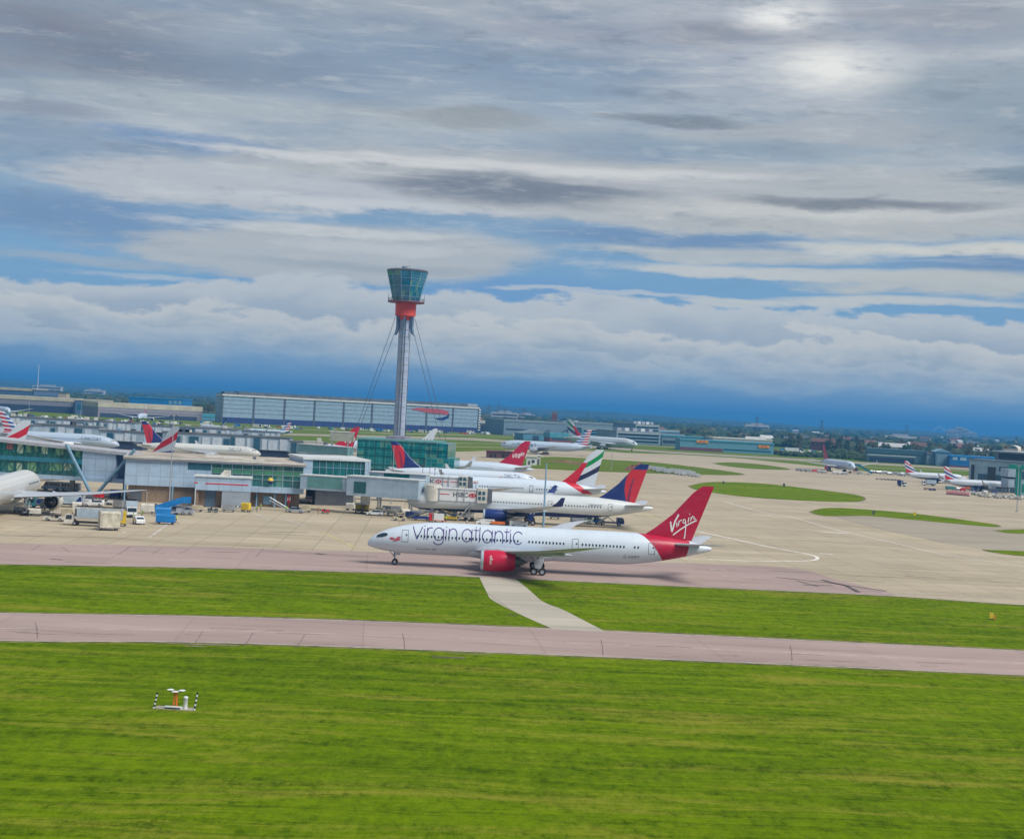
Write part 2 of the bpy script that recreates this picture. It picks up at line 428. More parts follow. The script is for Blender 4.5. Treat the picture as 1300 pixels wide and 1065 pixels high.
DSTAIN = mat('dark_pavement_stain', (.10,.085,.08), .9, var=.5, sc=.3)

def sheet(name, px, m, z, kind='structure', sub=1, world=False):
    pts = [Vector(p) for p in px] if world else [G(a, b) for a, b in px]
    mb = MB(); n = len(pts)
    mb.add([(p.x, p.y, z) for p in pts], [tuple(range(n))])
    me = bpy.data.meshes.new(name); me.from_pydata([tuple(v) for v in mb.v], [], mb.f); me.materials.append(m)
    bm = bmesh.new(); bm.from_mesh(me); bmesh.ops.triangulate(bm, faces=bm.faces, ngon_method='EAR_CLIP')
    for f in bm.faces:
        if f.normal.z < 0: f.normal_flip()
    bm.to_mesh(me); bm.free()
    o = link(name, me); o['kind'] = kind; return o
def ribbon(name, px, wd, m, z, world=False, kind='structure', dash=None):
    pts = [Vector(p) for p in px] if world else [G(a, b) for a, b in px]
    mb = MB()
    def seg(P):
        vs = []
        for i, p in enumerate(P):
            t = (P[min(i+1, len(P)-1)] - P[max(i-1, 0)]); t.z = 0; t.normalize(); nrm = Vector((-t.y, t.x, 0))
            vs += [(p.x + nrm.x*wd/2, p.y + nrm.y*wd/2, z), (p.x - nrm.x*wd/2, p.y - nrm.y*wd/2, z)]
        mb.add(vs, [(2*i, 2*i+1, 2*i+3, 2*i+2) for i in range(len(P)-1)])
    if not dash: seg(pts)
    else:
        for i in range(len(pts)-1):
            L = (pts[i+1]-pts[i]).length; n = max(1, int(L/dash)); 
            for k in range(n): seg([pts[i].lerp(pts[i+1], k/n), pts[i].lerp(pts[i+1], (k+.5)/n)])
    o = mb.build(name, m); o['kind'] = kind
    return o
def smoothpx(pts, n=6):     # Catmull-Rom in pixel space
    out = []
    for i in range(len(pts)-1):
        p0 = pts[max(i-1,0)]; p1 = pts[i]; p2 = pts[i+1]; p3 = pts[min(i+2, len(pts)-1)]
        for k in range(n):
            t = k/n
            out.append(tuple(.5*((2*p1[j]) + (-p0[j]+p2[j])*t + (2*p0[j]-5*p1[j]+4*p2[j]-p3[j])*t*t + (-p0[j]+3*p1[j]-3*p2[j]+p3[j])*t**3) for j in (0,1)))
    out.append(pts[-1]); return out

# ground: one sheet to the horizon
gm = MB(); gs = 40000
gm.add([(-gs,-300,0),(gs,-300,0),(gs,28000,0),(-gs,28000,0)], [(0,1,2,3)])
mg, ntg, bg_ = newmat('ground_grass')
structure('ground', gm, GR)
# open country beyond the airfield fence
FIELD = grass_mat('farmland', a=(.03,.06,.012), b=(.07,.10,.02), dry=(.13,.12,.05))
sheet('countryside', [(-20000, 2150, 0), (20000, 2150, 0), (20000, 27900, 0), (-20000, 27900, 0)], FIELD, .05, world=True)
# far side of the airfield
sheet('far_grass', [(-500, 1000, 0), (1500, 800, 0), (1500, 2149, 0), (-1500, 2149, 0), (-1500, 1000, 0)], GRF, .01, world=True)

taxiN_lo = [(-200,805), (0,813), (240,815), (480,822.5), (860,837.5), (1300,857), (1500,866)]
taxiN_hi = [(-200,770), (0,778), (240,782), (480,789), (860,805), (1300,826), (1500,835)]
apr_lo = [(-200,711), (0,716), (240,720.5), (480,727), (620,733), (860,744), (1120,756), (1300,768), (1500,778)]
pink_hi = [(-200,685), (0,689.5), (240,694), (480,701), (620,707), (900,716), (1010,722), (1060,735), (1120,750), (1135,757)]
# apron concrete
sheet('apron', smoothpx(apr_lo) + [(1900,700), (1900,640), (1500,615), (1300,606), (1120,600.5), (1000,588), (930,581), (860,577), (800,575), (700,570), (560,574), (455,566), (300,553), (150,546), (-300,530), (-900,500.0), (-900,690)], APR, .02)
sheet('taxiway_strip', smoothpx(pink_hi) + list(reversed([p for p in smoothpx(apr_lo) if p[0] < 1140])), TAXI, .035)
sheet('near_taxiway', smoothpx(taxiN_hi) + list(reversed(smoothpx(taxiN_lo))), TAXI, .02)
ribbon('near_taxiway_edge_line', smoothpx(taxiN_lo), .3, LINE, .03)
ribbon('near_taxiway_far_edge_line', smoothpx(taxiN_hi), .28, LINE, .03)
ribbon('near_taxiway_centre_line', smoothpx([(-200,789), (0,797.5), (240,800), (480,806.5), (860,822), (1300,842), (1500,851)]), .22, LINE, .034)
ribbon('taxiway_edge_line', smoothpx(apr_lo), .35, LINE, .05)
# footpath like link road over the grass
sheet('link_road', smoothpx([(608,731.5), (618,752), (624,761), (650,775), (678,788), (702,798.5)]) + smoothpx([(770,802), (742,788), (715,774), (690,764), (672,749), (655,735)]), PALE, .028)
# grass islands
VERGE = mat('worn_verge', (.17,.155,.05), .95, var=.5, sc=.4)
def isl(name, pts, z=.05, m=GR):
    P = smoothpx(pts + [pts[0]], 8); ribbon('verge', P, .9, VERGE, z + .006)
    return sheet(name, P, m, z)
isl('grass_island', [(874,617), (905,612), (970,614), (1040,622), (1085,628), (1098,633), (1085,637), (1030,636), (950,631), (890,623)])
isl('grass_island', [(1028,650), (1045,645.5), (1080,645.5), (1160,652), (1230,661), (1266,666.5), (1262,669), (1215,665), (1160,660), (1100,655), (1048,655)])
isl('grass_island', [(1262,673.5), (1300,672), (1400,672), (1420,678), (1300,677.5), (1275,676)])
isl('grass_island', [(1248,698), (1300,700), (1400,706), (1400,712), (1300,706), (1260,701)])
isl('grass_island', [(904,588), (930,587), (970,590), (1003,596), (960,595.5), (925,592)], m=GRF)
sheet('asphalt_stand', smoothpx([(1060,656), (1100,655.6), (1160,660.5), (1220,666), (1300,670), (1420,668), (1420,690), (1320,703), (1240,696), (1160,681), (1090,665), (1060,656)], 5), ASPH, .045)
isl('grass_island', [(640,583.5), (700,580), (780,584), (850,589), (945,602), (880,602.5), (800,600), (720,597), (650,592)], m=GRF)
# far runway and its taxi lanes
def strip(name, p0, p1, d0, d1, m, z):      # between px columns, band of ground rows
    return sheet(name, [(p0, d0[0]), (p1, d1[0]), (p1, d1[1]), (p0, d0[1])], m, z)
strip('far_runway', -300, 1700, (539.5-48, 541.8-48), (555+48*1.1+8, 558+48*1.1+8), ASPH, .03) if False else None
sheet('far_runway', [(220,545.5), (340,549.5), (600,556), (850,573), (1100,587), (1300,598), (1600,612), (1600,615), (1300,600.4), (1100,589.4), (850,575.4), (600,559), (340,551.8), (220,547.5)], ASPH, .03)
ribbon('far_taxi_lane', [(540,566.3), (640,568.3), (700,570.5)], 7, APR, .03)
ribbon('far_taxi_lane', [(545,561.5), (640,563.6), (850,579.0), (1000,584.0), (1120,594.3), (1240,598.0), (1400,603)], 9, APR, .03)
ribbon('perimeter_road', [(225,538), (340,543), (480,550), (600,552.2), (720,560), (860,568), (1000,574), (1100,579.5), (1240,588), (1400,596)], 16, APR, .03)
# paint on the apron
def line(pts, wd=.35, m=LINE, dash=None, nm='apron_marking', z=.042): return ribbon(nm, smoothpx(pts, 5), wd, m, z, dash=dash)
line([(150,680), (177,665)], .45, dash=2.2); line([(190,682), (226,656)], .5)
line([(322,651), (343,661)], .4); line([(350,656), (392,669)], .4); line([(409,676), (440,690), (452,696)], .4, LINEY)
line([(792,643), (850,665)], .4, LINEY); line([(885,674.5), (930,684), (975,694), (1010,700.5), (1030,704.5), (1038,708.5), (1030,711.5), (1000,712.5), (950,712), (900,710)], .85, WLINE)
line([(920,637), (960,648), (1010,658), (1060,672), (1130,688), (1200,704), (1300,719)], .45, WLINE)
line([(1060,664), (1100,671), (1140,680), (1200,694)], .35, LINEY)
line([(1120,752.5), (1200,755), (1300,759)], .4)
line([(955,652.5), (980,654)], 1.2, WLINE); line([(1042,675), (1076,677.5)], 1.5, WLINE); line([(1040,702.5), (1057,704)], 1.1, WLINE); line([(932,640), (940,640.5)], .9)
line([(1175,641), (1200,642.5)], .9); line([(1240,650), (1270,657), (1300,662)], .3); line([(1000,608.5), (1020,611)], .8); line([(1030,614), (1046,614.5)], .7)
line([(1140,706), (1290,709)], .25, LINE, 6.0)
line([(505,719), (530,720.5)], .5, LINE, nm='taxiway_marking', z=.05)
def dark(pts, wd, nm='pavement_stain', z=.046): return ribbon(nm, pts, wd, DSTAIN, z)
dark([(262,700.3), (306,701.6)], .5); dark([(64,709.5), (80,711)], .8); dark([(330,699), (480,707)], .35); dark([(400,702.5), (412,704)], 1.4)
dark([(985,733), (1050,739.5), (1125,750.5)], .9); dark([(1042,736), (1075,744), (1090,752)], 1.0); dark([(1020,742.5), (1058,743.5)], .9); dark([(978,724), (1010,726), (1026,726.5)], .5)  # crossing dark marks at the strip's right end, drawn as plain stains
dark([(1010,737), (1040,745)], .5)
dark([(340,675), (392,676)], .45, z=.041); dark([(0,680), (120,682), (240,690), (330,694)], .3, z=.041)
for k in range(46):
    px_ = rgm.uniform(0, 1290); py_ = 662 + rgm.random()**.7*58 + px_*.018
    if py_ > 716 + px_*.034 or (px_ < 620 and py_ < 668): continue
    L_ = rgm.uniform(8, 60); ribbon('pavement_stain', [(px_, py_), (px_+L_*.5, py_+L_*rgm.uniform(.0,.03)), (px_+L_, py_+L_*rgm.uniform(.02,.07))], rgm.uniform(.2,.7), FSTAIN if k % 3 else WLINE2, .0405+k*.0001)
for k in range(22):
    px_ = rgm.uniform(0, 1250); py_ = 799 + px_*.034 + rgm.uniform(-12, 14); L_ = rgm.uniform(20, 120)
    ribbon('pavement_stain', [(px_, py_), (px_+L_, py_+L_*.036)], rgm.uniform(.15,.5), FSTAIN2, .0310+k*.0001)
for a, b in (((40,699),(52,692)), ((78,694),(88,701)), ((150,704),(165,694)), ((193,704),(206,695)), ((228,703),(240,697)), ((325,707),(335,696))):
    ribbon('pavement_crack', [a, b], .12, CRK, .048)
for px_ in (47, 252, 316, 382, 513, 765, 1005):
    yy = 798 + (px_ - 0) * .030
    ribbon('pavement_crack', [(px_-2.2, yy-9), (px_, yy), (px_+.5, yy+11)] if px_ % 2 else [(px_+5, yy-4), (px_-1, yy+6), (px_-7, yy+13)], .09, CRK, .036)
# the trimmed grass edges and drain covers
for (a, b, c_, d) in ((549,833.5,590,835), (645,780.3,657,781.2)):
    dark([(a, b), (c_, d)], .7, 'drain_slot', .012)
# bare worn verge next to the taxiways
VERGE = mat('worn_verge', (.13,.13,.04), .95, var=.4, sc=.4)
ribbon('verge', [(p[0], p[1]-1.2) for p in smoothpx(taxiN_hi)], .9, VERGE, .012)
ribbon('verge', [(p[0], p[1]+1.3) for p in smoothpx(taxiN_lo)], .8, VERGE, .012)
ribbon('verge', [(p[0], p[1]+1.0) for p in smoothpx(apr_lo)], .7, VERGE, .012)

# hills on the horizon
def hills(name, D, pts, m, thick=2500):
    P = smoothpx(pts, 8); mb = MB(); a = []; b = []; c_ = []
    for px, hh in P:
        h = hh + 5 * mnoise.noise(Vector((px*.02, D*.001, 0)))*1.0
        t = W(px, D, 0); k = max(2, h)
        a.append((t.x, D - thick, -.5)); b.append((t.x*1.02, D, k)); c_.append((t.x*1.06, D + thick, -.5))
    n = len(a)
    mb.add(a + b + c_, [(i, i+1, n+i+1, n+i) for i in range(n-1)] + [(n+i, n+i+1, 2*n+i+1, 2*n+i) for i in range(n-1)])
    o = mb.build(name, m, smooth=60); o['kind'] = 'structure'; return o
HILLM = mat('wooded_hillside', (.03,.055,.03), .95, var=.5, sc=.004)
hills('hills', 15500, [(-200,95), (0,92), (120,86), (260,92), (360,88), (500,84), (640,78), (760,74), (880,58), (1000,40), (1100,26), (1200,30), (1300,46), (1500,60)], HILLM)
hills('hills', 8200, [(-200,46), (0,44), (100,36), (200,30), (330,40), (480,46), (640,42), (760,46), (840,40), (930,34), (1040,30), (1140,34), (1220,26), (1300,28), (1500,30)], HILLM, 1500)

# ------------------------------------------------------------------ aircraft
def ramp(m_, name, fn, rough=.32, spec=.5):
    """material whose base colour is computed by fn(nt, X, Y, Z) in the aircraft's own coordinates"""
    if name in MATS: return MATS[name]
    m, nt, b = newmat(name); v, x, y, z = xyz(nt)
    col = fn(nt, x, y, z)
    n = noi(nt, comb(nt, x*.35, y*.35, z*1.2), 1, 4, .65)
    pl = ((x * .42).frac() < .03)
    col = mixc(nt, n.ss(.45, .8) * .14, col, (.25, .27, .3)); col = mixc(nt, pl * .10, col, (.2, .2, .22))
    nt.links.new(col, b.inputs['Base Color']); b.inputs['Roughness'].default_value = rough; b.inputs['Specular IOR Level'].default_value = spec
    MATS[name] = m; return m
WHT = (.62, .68, .75)
def foil(y, sle, ch, z, tc, n=9, vert=False):
    pts = []
    for i in range(n + 1):
        t = (1 - math.cos(math.pi * i / n)) / 2
        th = tc * ch * 5 * (.2969*math.sqrt(t) - .126*t - .3516*t*t + .2843*t**3 - .1036*t**4)
        pts.append((t, th))
    loop = [(t, th) for t, th in pts] + [(t, -th) for t, th in reversed(pts[1:-1])]
    return [Vector((-(sle + ch*t), y if not vert else th, z + th if not vert else z)) for t, th in loop]
class Plane:
    def __init__(s, L, R, zc, span, H_, wing, eng, fin, stab, gear, zn=None, nt=None, tl=.31, tdrop=.68, tip='rake', quad=None, ry=None, belly=None):
        s.L, s.R, s.zc, s.span, s.H = L, R, zc, span, H_
        s.wing, s.eng, s.fin, s.stab, s.gear, s.tip, s.quad = wing, eng, fin, stab, gear, tip, quad
        s.zn = zc - .35*R if zn is None else zn; s.nt = nt or 3.6*R; s.tl = tl*L; s.tdrop = tdrop; s.W = ry or R
    def sec(s, q):
        L, R, zc = s.L, s.R, s.zc
        q = min(max(q, 0), L)
        top, bot, w = zc + R, zc - R, s.W
        if q < s.nt: top = s.zn + (zc + R - s.zn) * math.sin(math.pi/2*q/s.nt)**.47
        if q < s.nt*.55: bot = s.zn - (s.zn - zc + R) * math.sin(math.pi/2*q/(s.nt*.55))**.6
        if q < s.nt*.65: w = s.W * math.sin(math.pi/2*q/(s.nt*.65))**.58
        t = (q - (L - s.tl)) / s.tl
        if t > 0:
            top -= s.tdrop*R*t**2.2; end = zc + R - s.tdrop*R - .22*R
            bot += (end - (zc - R)) * (t**1.55); w *= 1 - .9*t**1.7
        return (top+bot)/2, max((top-bot)/2, .02), max(w, .02)
    def side(s, q, z, off=.03):
        cz, rz, w = s.sec(q); k = max(0.0, 1 - ((z-cz)/rz)**2)
        return w*math.sqrt(k) + off
    def X(s, q): return s.L/2 - q
def shift(vs, dx): return [Vector((v.x + dx, v.y, v.z)) for v in vs]
def decal(pl, name, quads, m, parent, sd):
    """quads given as lists of (s from nose, z): laid on the fuselage skin of side sd"""
    mb = MB()
    for q in quads:
        vs = [(pl.X(a), sd*pl.side(a, b), b) for a, b in q]; mb.add(vs, [tuple(range(len(vs)))])
    return mb.build(name, m, parent)
def stroke(pts, wd):
    """ribbon quads for a pen stroke through pts in 2-D"""
    qs = []; P = [Vector((a, b)) for a, b in pts]; L_ = []
    for i, p in enumerate(P):
        t = (P[min(i+1, len(P)-1)] - P[max(i-1, 0)])
        if t.length < 1e-6: t = Vector((1, 0))
        t.normalize(); n = Vector((-t.y, t.x)) * wd/2; L_.append((p + n, p - n))
    for i in range(len(P)-1): qs.append([tuple(L_[i][0]), tuple(L_[i][1]), tuple(L_[i+1][1]), tuple(L_[i+1][0])])
    return qs
def arc(cx, cy, rx, ry, a0, a1, n=12): return [(cx + rx*math.cos(R(a0+(a1-a0)*i/n)), cy + ry*math.sin(R(a0+(a1-a0)*i/n))) for i in range(n+1)]
def textquads(txt, h, shear=0.0, bold=False):
    """solid letters as 2-D triangles, from Blender's own font; returns (list of polys, width)"""
    cu = bpy.data.curves.new('lettering', 'FONT'); cu.body = txt; cu.size = h*1.38; cu.shear = shear; cu.resolution_u = 2
    if bold: cu.offset = .025*h
    ob = bpy.data.objects.new('lettering', cu); COL.objects.link(ob)
    dg = bpy.context.evaluated_depsgraph_get(); me = bpy.data.meshes.new_from_object(ob.evaluated_get(dg))
    ps = [[(me.vertices[i].co.x, me.vertices[i].co.y) for i in p.vertices] for p in me.polygons]
    wd = max((v.co.x for v in me.vertices), default=1)
    bpy.data.objects.remove(ob); bpy.data.curves.remove(cu); bpy.data.meshes.remove(me)
    return ps, wd
def fus_text(pl, root, name, txt, s0, z0, h, m, sd, shear=0, wd=None, bold=False):
    ps, w0 = textquads(txt, h, shear, bold); k = (wd/w0) if wd else 1
    if sd > 0: q = [[(s0 + x*k, z0 + y) for x, y in p] for p in ps]
    else: q = [[(s0 - x*k, z0 + y) for x, y in p] for p in ps]
    return decal(pl, name, q, m, root, sd)

def airliner(name, pl, label, cat, fus_m, fin_m, eng_m, group=None, sd=1, lod=0, belly_m=None, stripe=None, windows=None, doors=(), wing_m=None, gearless=False, lip=None, winglet_m=None):
    root = thing(name, (0,0,0), label, cat, group)
    L, RR, zc = pl.L, pl.R, pl.zc; X0 = L/2
    nr = 28 if lod else 44
    st = [0, .04, .12, .25, .45, .7, 1, 1.4, 1.9, 2.5, 3.2, 4, 5, 6.2, 7.6, 9.2, 11, 13, 15]
    st = [q for q in st if q < pl.nt*1.15]; q = st[-1]
    while q < L - pl.tl: q += 3.0; st.append(min(q, L - pl.tl))
    st += [L - pl.tl + pl.tl*i/14 for i in range(1, 15)]
    mb = MB(); secs = []
    for q in st:
        cz, rz, w_ = pl.sec(q)
        secs.append([Vector((X0 - q, w_*math.cos(2*math.pi*i/nr), cz + rz*math.sin(2*math.pi*i/nr))) for i in range(nr)])
    mb.loft(secs); mb.build('fuselage', fus_m, root, smooth=50)
    # wings
    W_ = pl.wing
    wm = wing_m or M['wing']
    for s_ in (1, -1):
        mb = MB(); sec = [foil(s_*y, a, c_, z, tc) for y, a, c_, z, tc in W_['sec']]
        mb.loft([shift(q, X0) for q in sec]); wo = mb.build('wing', wm, root, smooth=40)
        y, a, c_, z, tc = W_['sec'][-1]
        if pl.tip in ('let', 'shark'):
            hh = W_.get('lh', 2.2); q1 = foil(s_*y, a, c_, z, tc); mbl = MB(); ss_ = []
            for k in range(5):
                t = k/4; cc = c_*(1 - .62*t); sl = a + hh*1.0*t + .0*c_
                yy = y + .55*hh*math.sin(t*1.2); zz = z + hh*(t**1.35)
                f = foil(s_*yy, sl, cc, zz, .08)
                # thickness turned outwards as the blade bends up
                f = [Vector((p.x, s_*yy + (p.z-zz)*.8*s_*-1 if t > .3 else p.y, zz + (p.z-zz)*(1-t*.9))) for p in f]; ss_.append(shift(f, X0))
            mbl.loft(ss_); mbl.build('winglet', winglet_m or wm, root, smooth=40)
        if not lod:      # flap track fairings and trailing edge gap
            for yy in (6.5, 12.5, 17.5):
                i = next(k for k in range(len(W_['sec'])-1) if W_['sec'][k][0] <= yy <= W_['sec'][k+1][0]); A, B = W_['sec'][i], W_['sec'][i+1]
                t = (yy-A[0])/(B[0]-A[0]); te = (A[1]+A[2])*(1-t)+(B[1]+B[2])*t; zz = A[3]*(1-t)+B[3]*t; cc = A[2]*(1-t)+B[2]*t
                f = MB(); prof = [(0.02,-.5*cc+te-1.2), (.22,-.35*cc+te-1), (.28,te-.6), (.16,te+.5), (.02,te+1.2)]
                f.lathe([(r_, -t_) for r_, t_ in prof], 8, axis='x', c=(X0, s_*yy, zz-.35)); f.build('flap_fairing', wm, wo, smooth=60)
    # belly fairing
    r0_ = W_['sec'][0]; a, c_ = r0_[1], r0_[2]; mb = MB(); secs = []
    for k in range(13):
        t = k/12; q = a - 4 + (c_ + 9)*t; g = math.sin(math.pi*t)**.5 if 0 < t < 1 else 0.02
        secs.append([Vector((X0 - q, (RR*1.08)*g*math.cos(2*math.pi*i/20), zc - RR*.62 + RR*.56*g*math.sin(2*math.pi*i/20))) for i in range(20)])
    mb.loft(secs); mb.build('wing_fairing', belly_m or fus_m, root, smooth=60)
    # tailplane
    q0, c0, c1, hs, zz, sw = pl.stab
    for s_ in (1, -1):
        mb = MB(); mb.loft([shift(foil(s_*.3, q0-.2, c0*1.04, zz, .1), X0), shift(foil(s_*hs*.5, q0+sw*.5, (c0+c1)/2, zz+hs*.05, .09), X0), shift(foil(s_*hs*.96, q0+sw*.95, c1*1.05, zz+hs*.1, .09), X0), shift(foil(s_*hs, q0+sw*1.05, c1*.7, zz+hs*.105, .07), X0)])
        mb.build('tailplane', wm, root, smooth=40)
    # fin: leading edge foot, height foot, chords
    f0, fz0, fc0, f1, fc1 = pl.fin
    mb = MB(); ks = []
    for k in range(8):
        t = k/7; e = (1-t)**4*1.6 if k < 3 else 0
        sl = f0 + (f1-f0)*t; ch = fc0 + (fc1-fc0)*t; z_ = fz0 + (pl.H - fz0)*t
        if k == 7: sl += ch*.22; ch *= .78
        ks.append(shift(foil(0, sl-e, ch+e, z_, .09, vert=True), X0))
    # root sunk into the fuselage
    ks.insert(0, shift(foil(0, f0-2.2, fc0+2.0, fz0-.7, .07, vert=True), X0))
    mb.loft(ks); mb.build('fin', fin_m, root, smooth=40)
    def finY(q, z):
        t = (z - fz0)/(pl.H - fz0); sl = f0 + (f1-f0)*t; ch = fc0 + (fc1-fc0)*t; u = min(max((q - sl)/ch, 0), 1)
        return .09*ch*5*(.2969*math.sqrt(u) - .126*u - .3516*u*u + .2843*u**3 - .1036*u**4) + .04
    pl.finY = finY
    # engines
    for (eq, ey, ez, er, el) in pl.eng:
        for s_ in (1, -1):
            mb = MB(); c = (X0 - eq, s_*ey, ez); n = 16 if lod else 28
            mb.lathe([(er*.93, -.45), (er, -1.2*er*.5), (er*1.04, -el*.45), (er*.98, -el*.75), (er*.80, -el), (er*.74, -el*.98)], n, 0, 'x', c)
            e = mb.build('engine', eng_m, root, smooth=50)
            mb = MB(); mb.lathe([(er*.80, -.8), (er*.83, -.25), (er*.88, 0.0), (er*.935, -.12), (er*.945, -.5)], n, 0, 'x', c); mb.build('intake_lip', lip or M['silver'], e, smooth=60)
            mb = MB(); mb.lathe([(er*.81, -.3), (er*.80, -1.0), (.001, -1.02)], n, 0, 'x', c)
            mb.build('fan', M['fan'], e)
            mb = MB(); mb.lathe([(.001, -.45), (er*.12, -.6), (er*.24, -.99)], 12, 0, 'x', c); mb.build('spinner', M['grey'], e, smooth=60)
            mb = MB(); mb.lathe([(er*.76, -el*.9), (er*.55, -el*.96), (er*.50, -el*1.12), (er*.42, -el*1.16), (er*.34, -el*1.14), (er*.26, -el*1.22), (.01, -el*1.38)], n, 0, 'x', c); mb.build('exhaust_nozzle', M['nozzle'], e, smooth=50)
            # pylon
            sc = W_['sec']; i = next((k for k in range(len(sc)-1) if sc[k][0] <= ey <= sc[k+1][0]), 0); A, B = sc[i], sc[i+1]; t = (ey-A[0])/(B[0]-A[0])
            wz = A[3]*(1-t)+B[3]*t; wl = A[1]*(1-t)+B[1]*t; zt = ez + er*.98
            mb = MB(); mb.prism([(X0-eq-el*.28, zt), (X0-eq-el*.5, zt+.35), (X0-wl-.2, wz+.12), (X0-wl-3.2, wz-.1), (X0-eq-el*1.35, ez+er*.55), (X0-eq-el*.95, ez+er*.6)], s_*ey-.2, s_*ey+.2)
            mb.build('pylon', wm, root)
    # landing gear
    def wheel(x, y, r, par):
        mb = MB(); wd = r*.36
        mb.lathe([(r*.55, -wd), (r*.92, -wd), (r, -wd*.6), (r, wd*.6), (r*.92, wd), (r*.55, wd)], 18, 0, 'y', (x, y, r)); o = mb.build('wheel', M['black'], par, smooth=40)
        if not lod:
            mb = MB(); mb.lathe([(.001, -wd*.75), (r*.56, -wd*.8), (r*.56, wd*.8), (.001, wd*.75)], 14, 0, 'y', (x, y, r)); mb.build('hub', M['grey'], o)
    if not gearless:
        g = pl.gear; x = X0 - g['n']; r = g['r']*.82
        mb = MB(); mb.cyl((x,0,r), (x+.25,0,zc-RR*.7), .13, .17, 8); mb.cyl((x,-.42,r), (x,.42,r), .09, n=8); mb.cyl((x+.15,0,r+.9), (x+1.3,0,zc-RR*.8), .08, n=6)
        mb.box(x-.1, x+.35, -.16, .16, r+1.0, r+1.25)
        ng = mb.build('nose_gear', M['grey'], root)
        for s_ in (1, -1):
            mb = MB(); mb.box(x-.9, x-.1, s_*.64-.02, s_*.64+.02, zc-RR-.35, zc-RR+.35); mb.build('gear_door', M['wing'], ng)
        for s_ in (1, -1): wheel(x, s_*.36, r, ng)
        for s_ in (1, -1):
            for (mq, my, nb) in g['m']:
                x = X0 - mq; r = g['r']; y = s_*my
                mb = MB(); mb.cyl((x,y,r*1.1), (x,y-s_*.3,zc-RR*.45), .22, .28, 10); mb.cyl((x,y,r*1.8), (x+1.6,y-s_*1.0,zc-RR*.5), .1, n=6); mb.cyl((x,y,r*1.8), (x-1.3,y-s_*1.0,zc-RR*.5), .08, n=6)
                xs = [0] if nb == 2 else ([-.75, .75] if nb == 4 else [-1.45, 0, 1.45])
                mb.box(x-max(.3, xs[-1]), x+max(.3, xs[-1]), y-.12, y+.12, r*.85, r*1.15)
                for dx_ in xs: mb.cyl((x+dx_, y-.7, r), (x+dx_, y+.7, r), .1, n=6)
                mg_ = mb.build('main_gear', M['grey'], root)
                mb = MB(); mb.prism([(x-1.0, zc-RR*.75), (x+.9, zc-RR*.75), (x+.6, r*1.9), (x-.5, r*1.7)], y+s_*.55, y+s_*.6); mb.build('gear_door', belly_m or M['wing'], mg_)
                for dx_ in xs:
                    for t_ in (1, -1): wheel(x+dx_, y + t_*.62, r, mg_)
    # cockpit glazing
    cq = getattr(pl, 'cock', (1.9, 3.6, .36))
    for sd_ in (1, -1):
        mb = MB()
        a0, a1, fr = cq; n = 8
        for k in range(n):
            qs = []
            for u in (k/n, (k+1)/n):
                q = a0 + (a1-a0)*u; cz, rz, w_ = pl.sec(q); e_ = math.sin(math.pi*(.12+.80*u))**.6; zm = cz + rz*(.66 - .10*u); zt = zm + rz*.19*e_; zb = zm - rz*.17*e_ 
                qs.append((q, zt, zb))
            (qa, ta, ba), (qb, tb, bb) = qs
            for j in range(4):
                P = [(qa, ba+(ta-ba)*j/4), (qb, bb+(tb-bb)*j/4), (qb, bb+(tb-bb)*(j+1)/4), (qa, ba+(ta-ba)*(j+1)/4)]
                mb.add([(X0-q_+.03, sd_*pl.side(q_, z_, .06), z_+.03) for q_, z_ in P], [(0,1,2,3)])
        mb.build('cockpit_window', M['glassd'], root)
    # cabin windows
    if windows:
        zw, hw, ww, runs = windows
        if lod < 2:
            proto = {}
            for (a0, a1, pitch) in runs:
                n = int((a1-a0)/pitch); 
                if lod == 1 or n > 500:
                    for s2 in ((sd,) if lod else (1, -1)):
                        decal(pl, 'cabin_window', [[(a0+k*pitch, zw-hw/2), (a0+k*pitch+ww, zw-hw/2), (a0+k*pitch+ww, zw+hw/2), (a0+k*pitch, zw+hw/2)] for k in range(n)], M['glassd'], root, s2)
                else:
                    for k in range(n+1):
                        q = a0 + k*pitch
                        o = decal(pl, 'cabin_window', [[(q-ww/2, zw-hw*.36), (q-ww*.28, zw-hw/2), (q+ww*.28, zw-hw/2), (q+ww/2, zw-hw*.36), (q+ww/2, zw+hw*.36), (q+ww*.28, zw+hw/2), (q-ww*.28, zw+hw/2), (q-ww/2, zw+hw*.36)]], M['glassd'], root, sd)
    for (q, z0_, z1_, wd) in doors:
        t = .07 if lod == 0 else .14
        Q = []
        n = 6
        for (xa, xb) in ((q-wd/2, q-wd/2+t), (q+wd/2-t, q+wd/2)):
            for k in range(n): za = z0_+(z1_-z0_)*k/n; zb_ = z0_+(z1_-z0_)*(k+1)/n; Q.append([(xa, za), (xb, za), (xb, zb_), (xa, zb_)])
        Q.append([(q-wd/2, z0_), (q+wd/2, z0_), (q+wd/2, z0_+t), (q-wd/2, z0_+t)]); Q.append([(q-wd/2, z1_-t), (q+wd/2, z1_-t), (q+wd/2, z1_), (q-wd/2, z1_)])
        d = decal(pl, 'door', Q, M['seam'], root, sd)
        zm = (z0_*.4+z1_*.6)
        if lod == 0: decal(pl, 'door_window', [[(q+.25-.12, zm-.15), (q+.25+.12, zm-.15), (q+.25+.12, zm+.15), (q+.25-.12, zm+.15)]], M['glassd'], d, sd)
    return root
M['wing'] = ramp(0, 'wing_grey_paint', lambda nt, x, y, z: mixc(nt, 0, (.46,.50,.56), (.46,.50,.56)), .4)
M['silver'] = mat('polished_metal_lip', (.50,.60,.70), .3, .2, var=.04)
M['seam'] = mat('door_outline', (.12,.14,.18), .6)
M['nozzle'] = mat('burnt_metal', (.16,.15,.15), .4, .7)
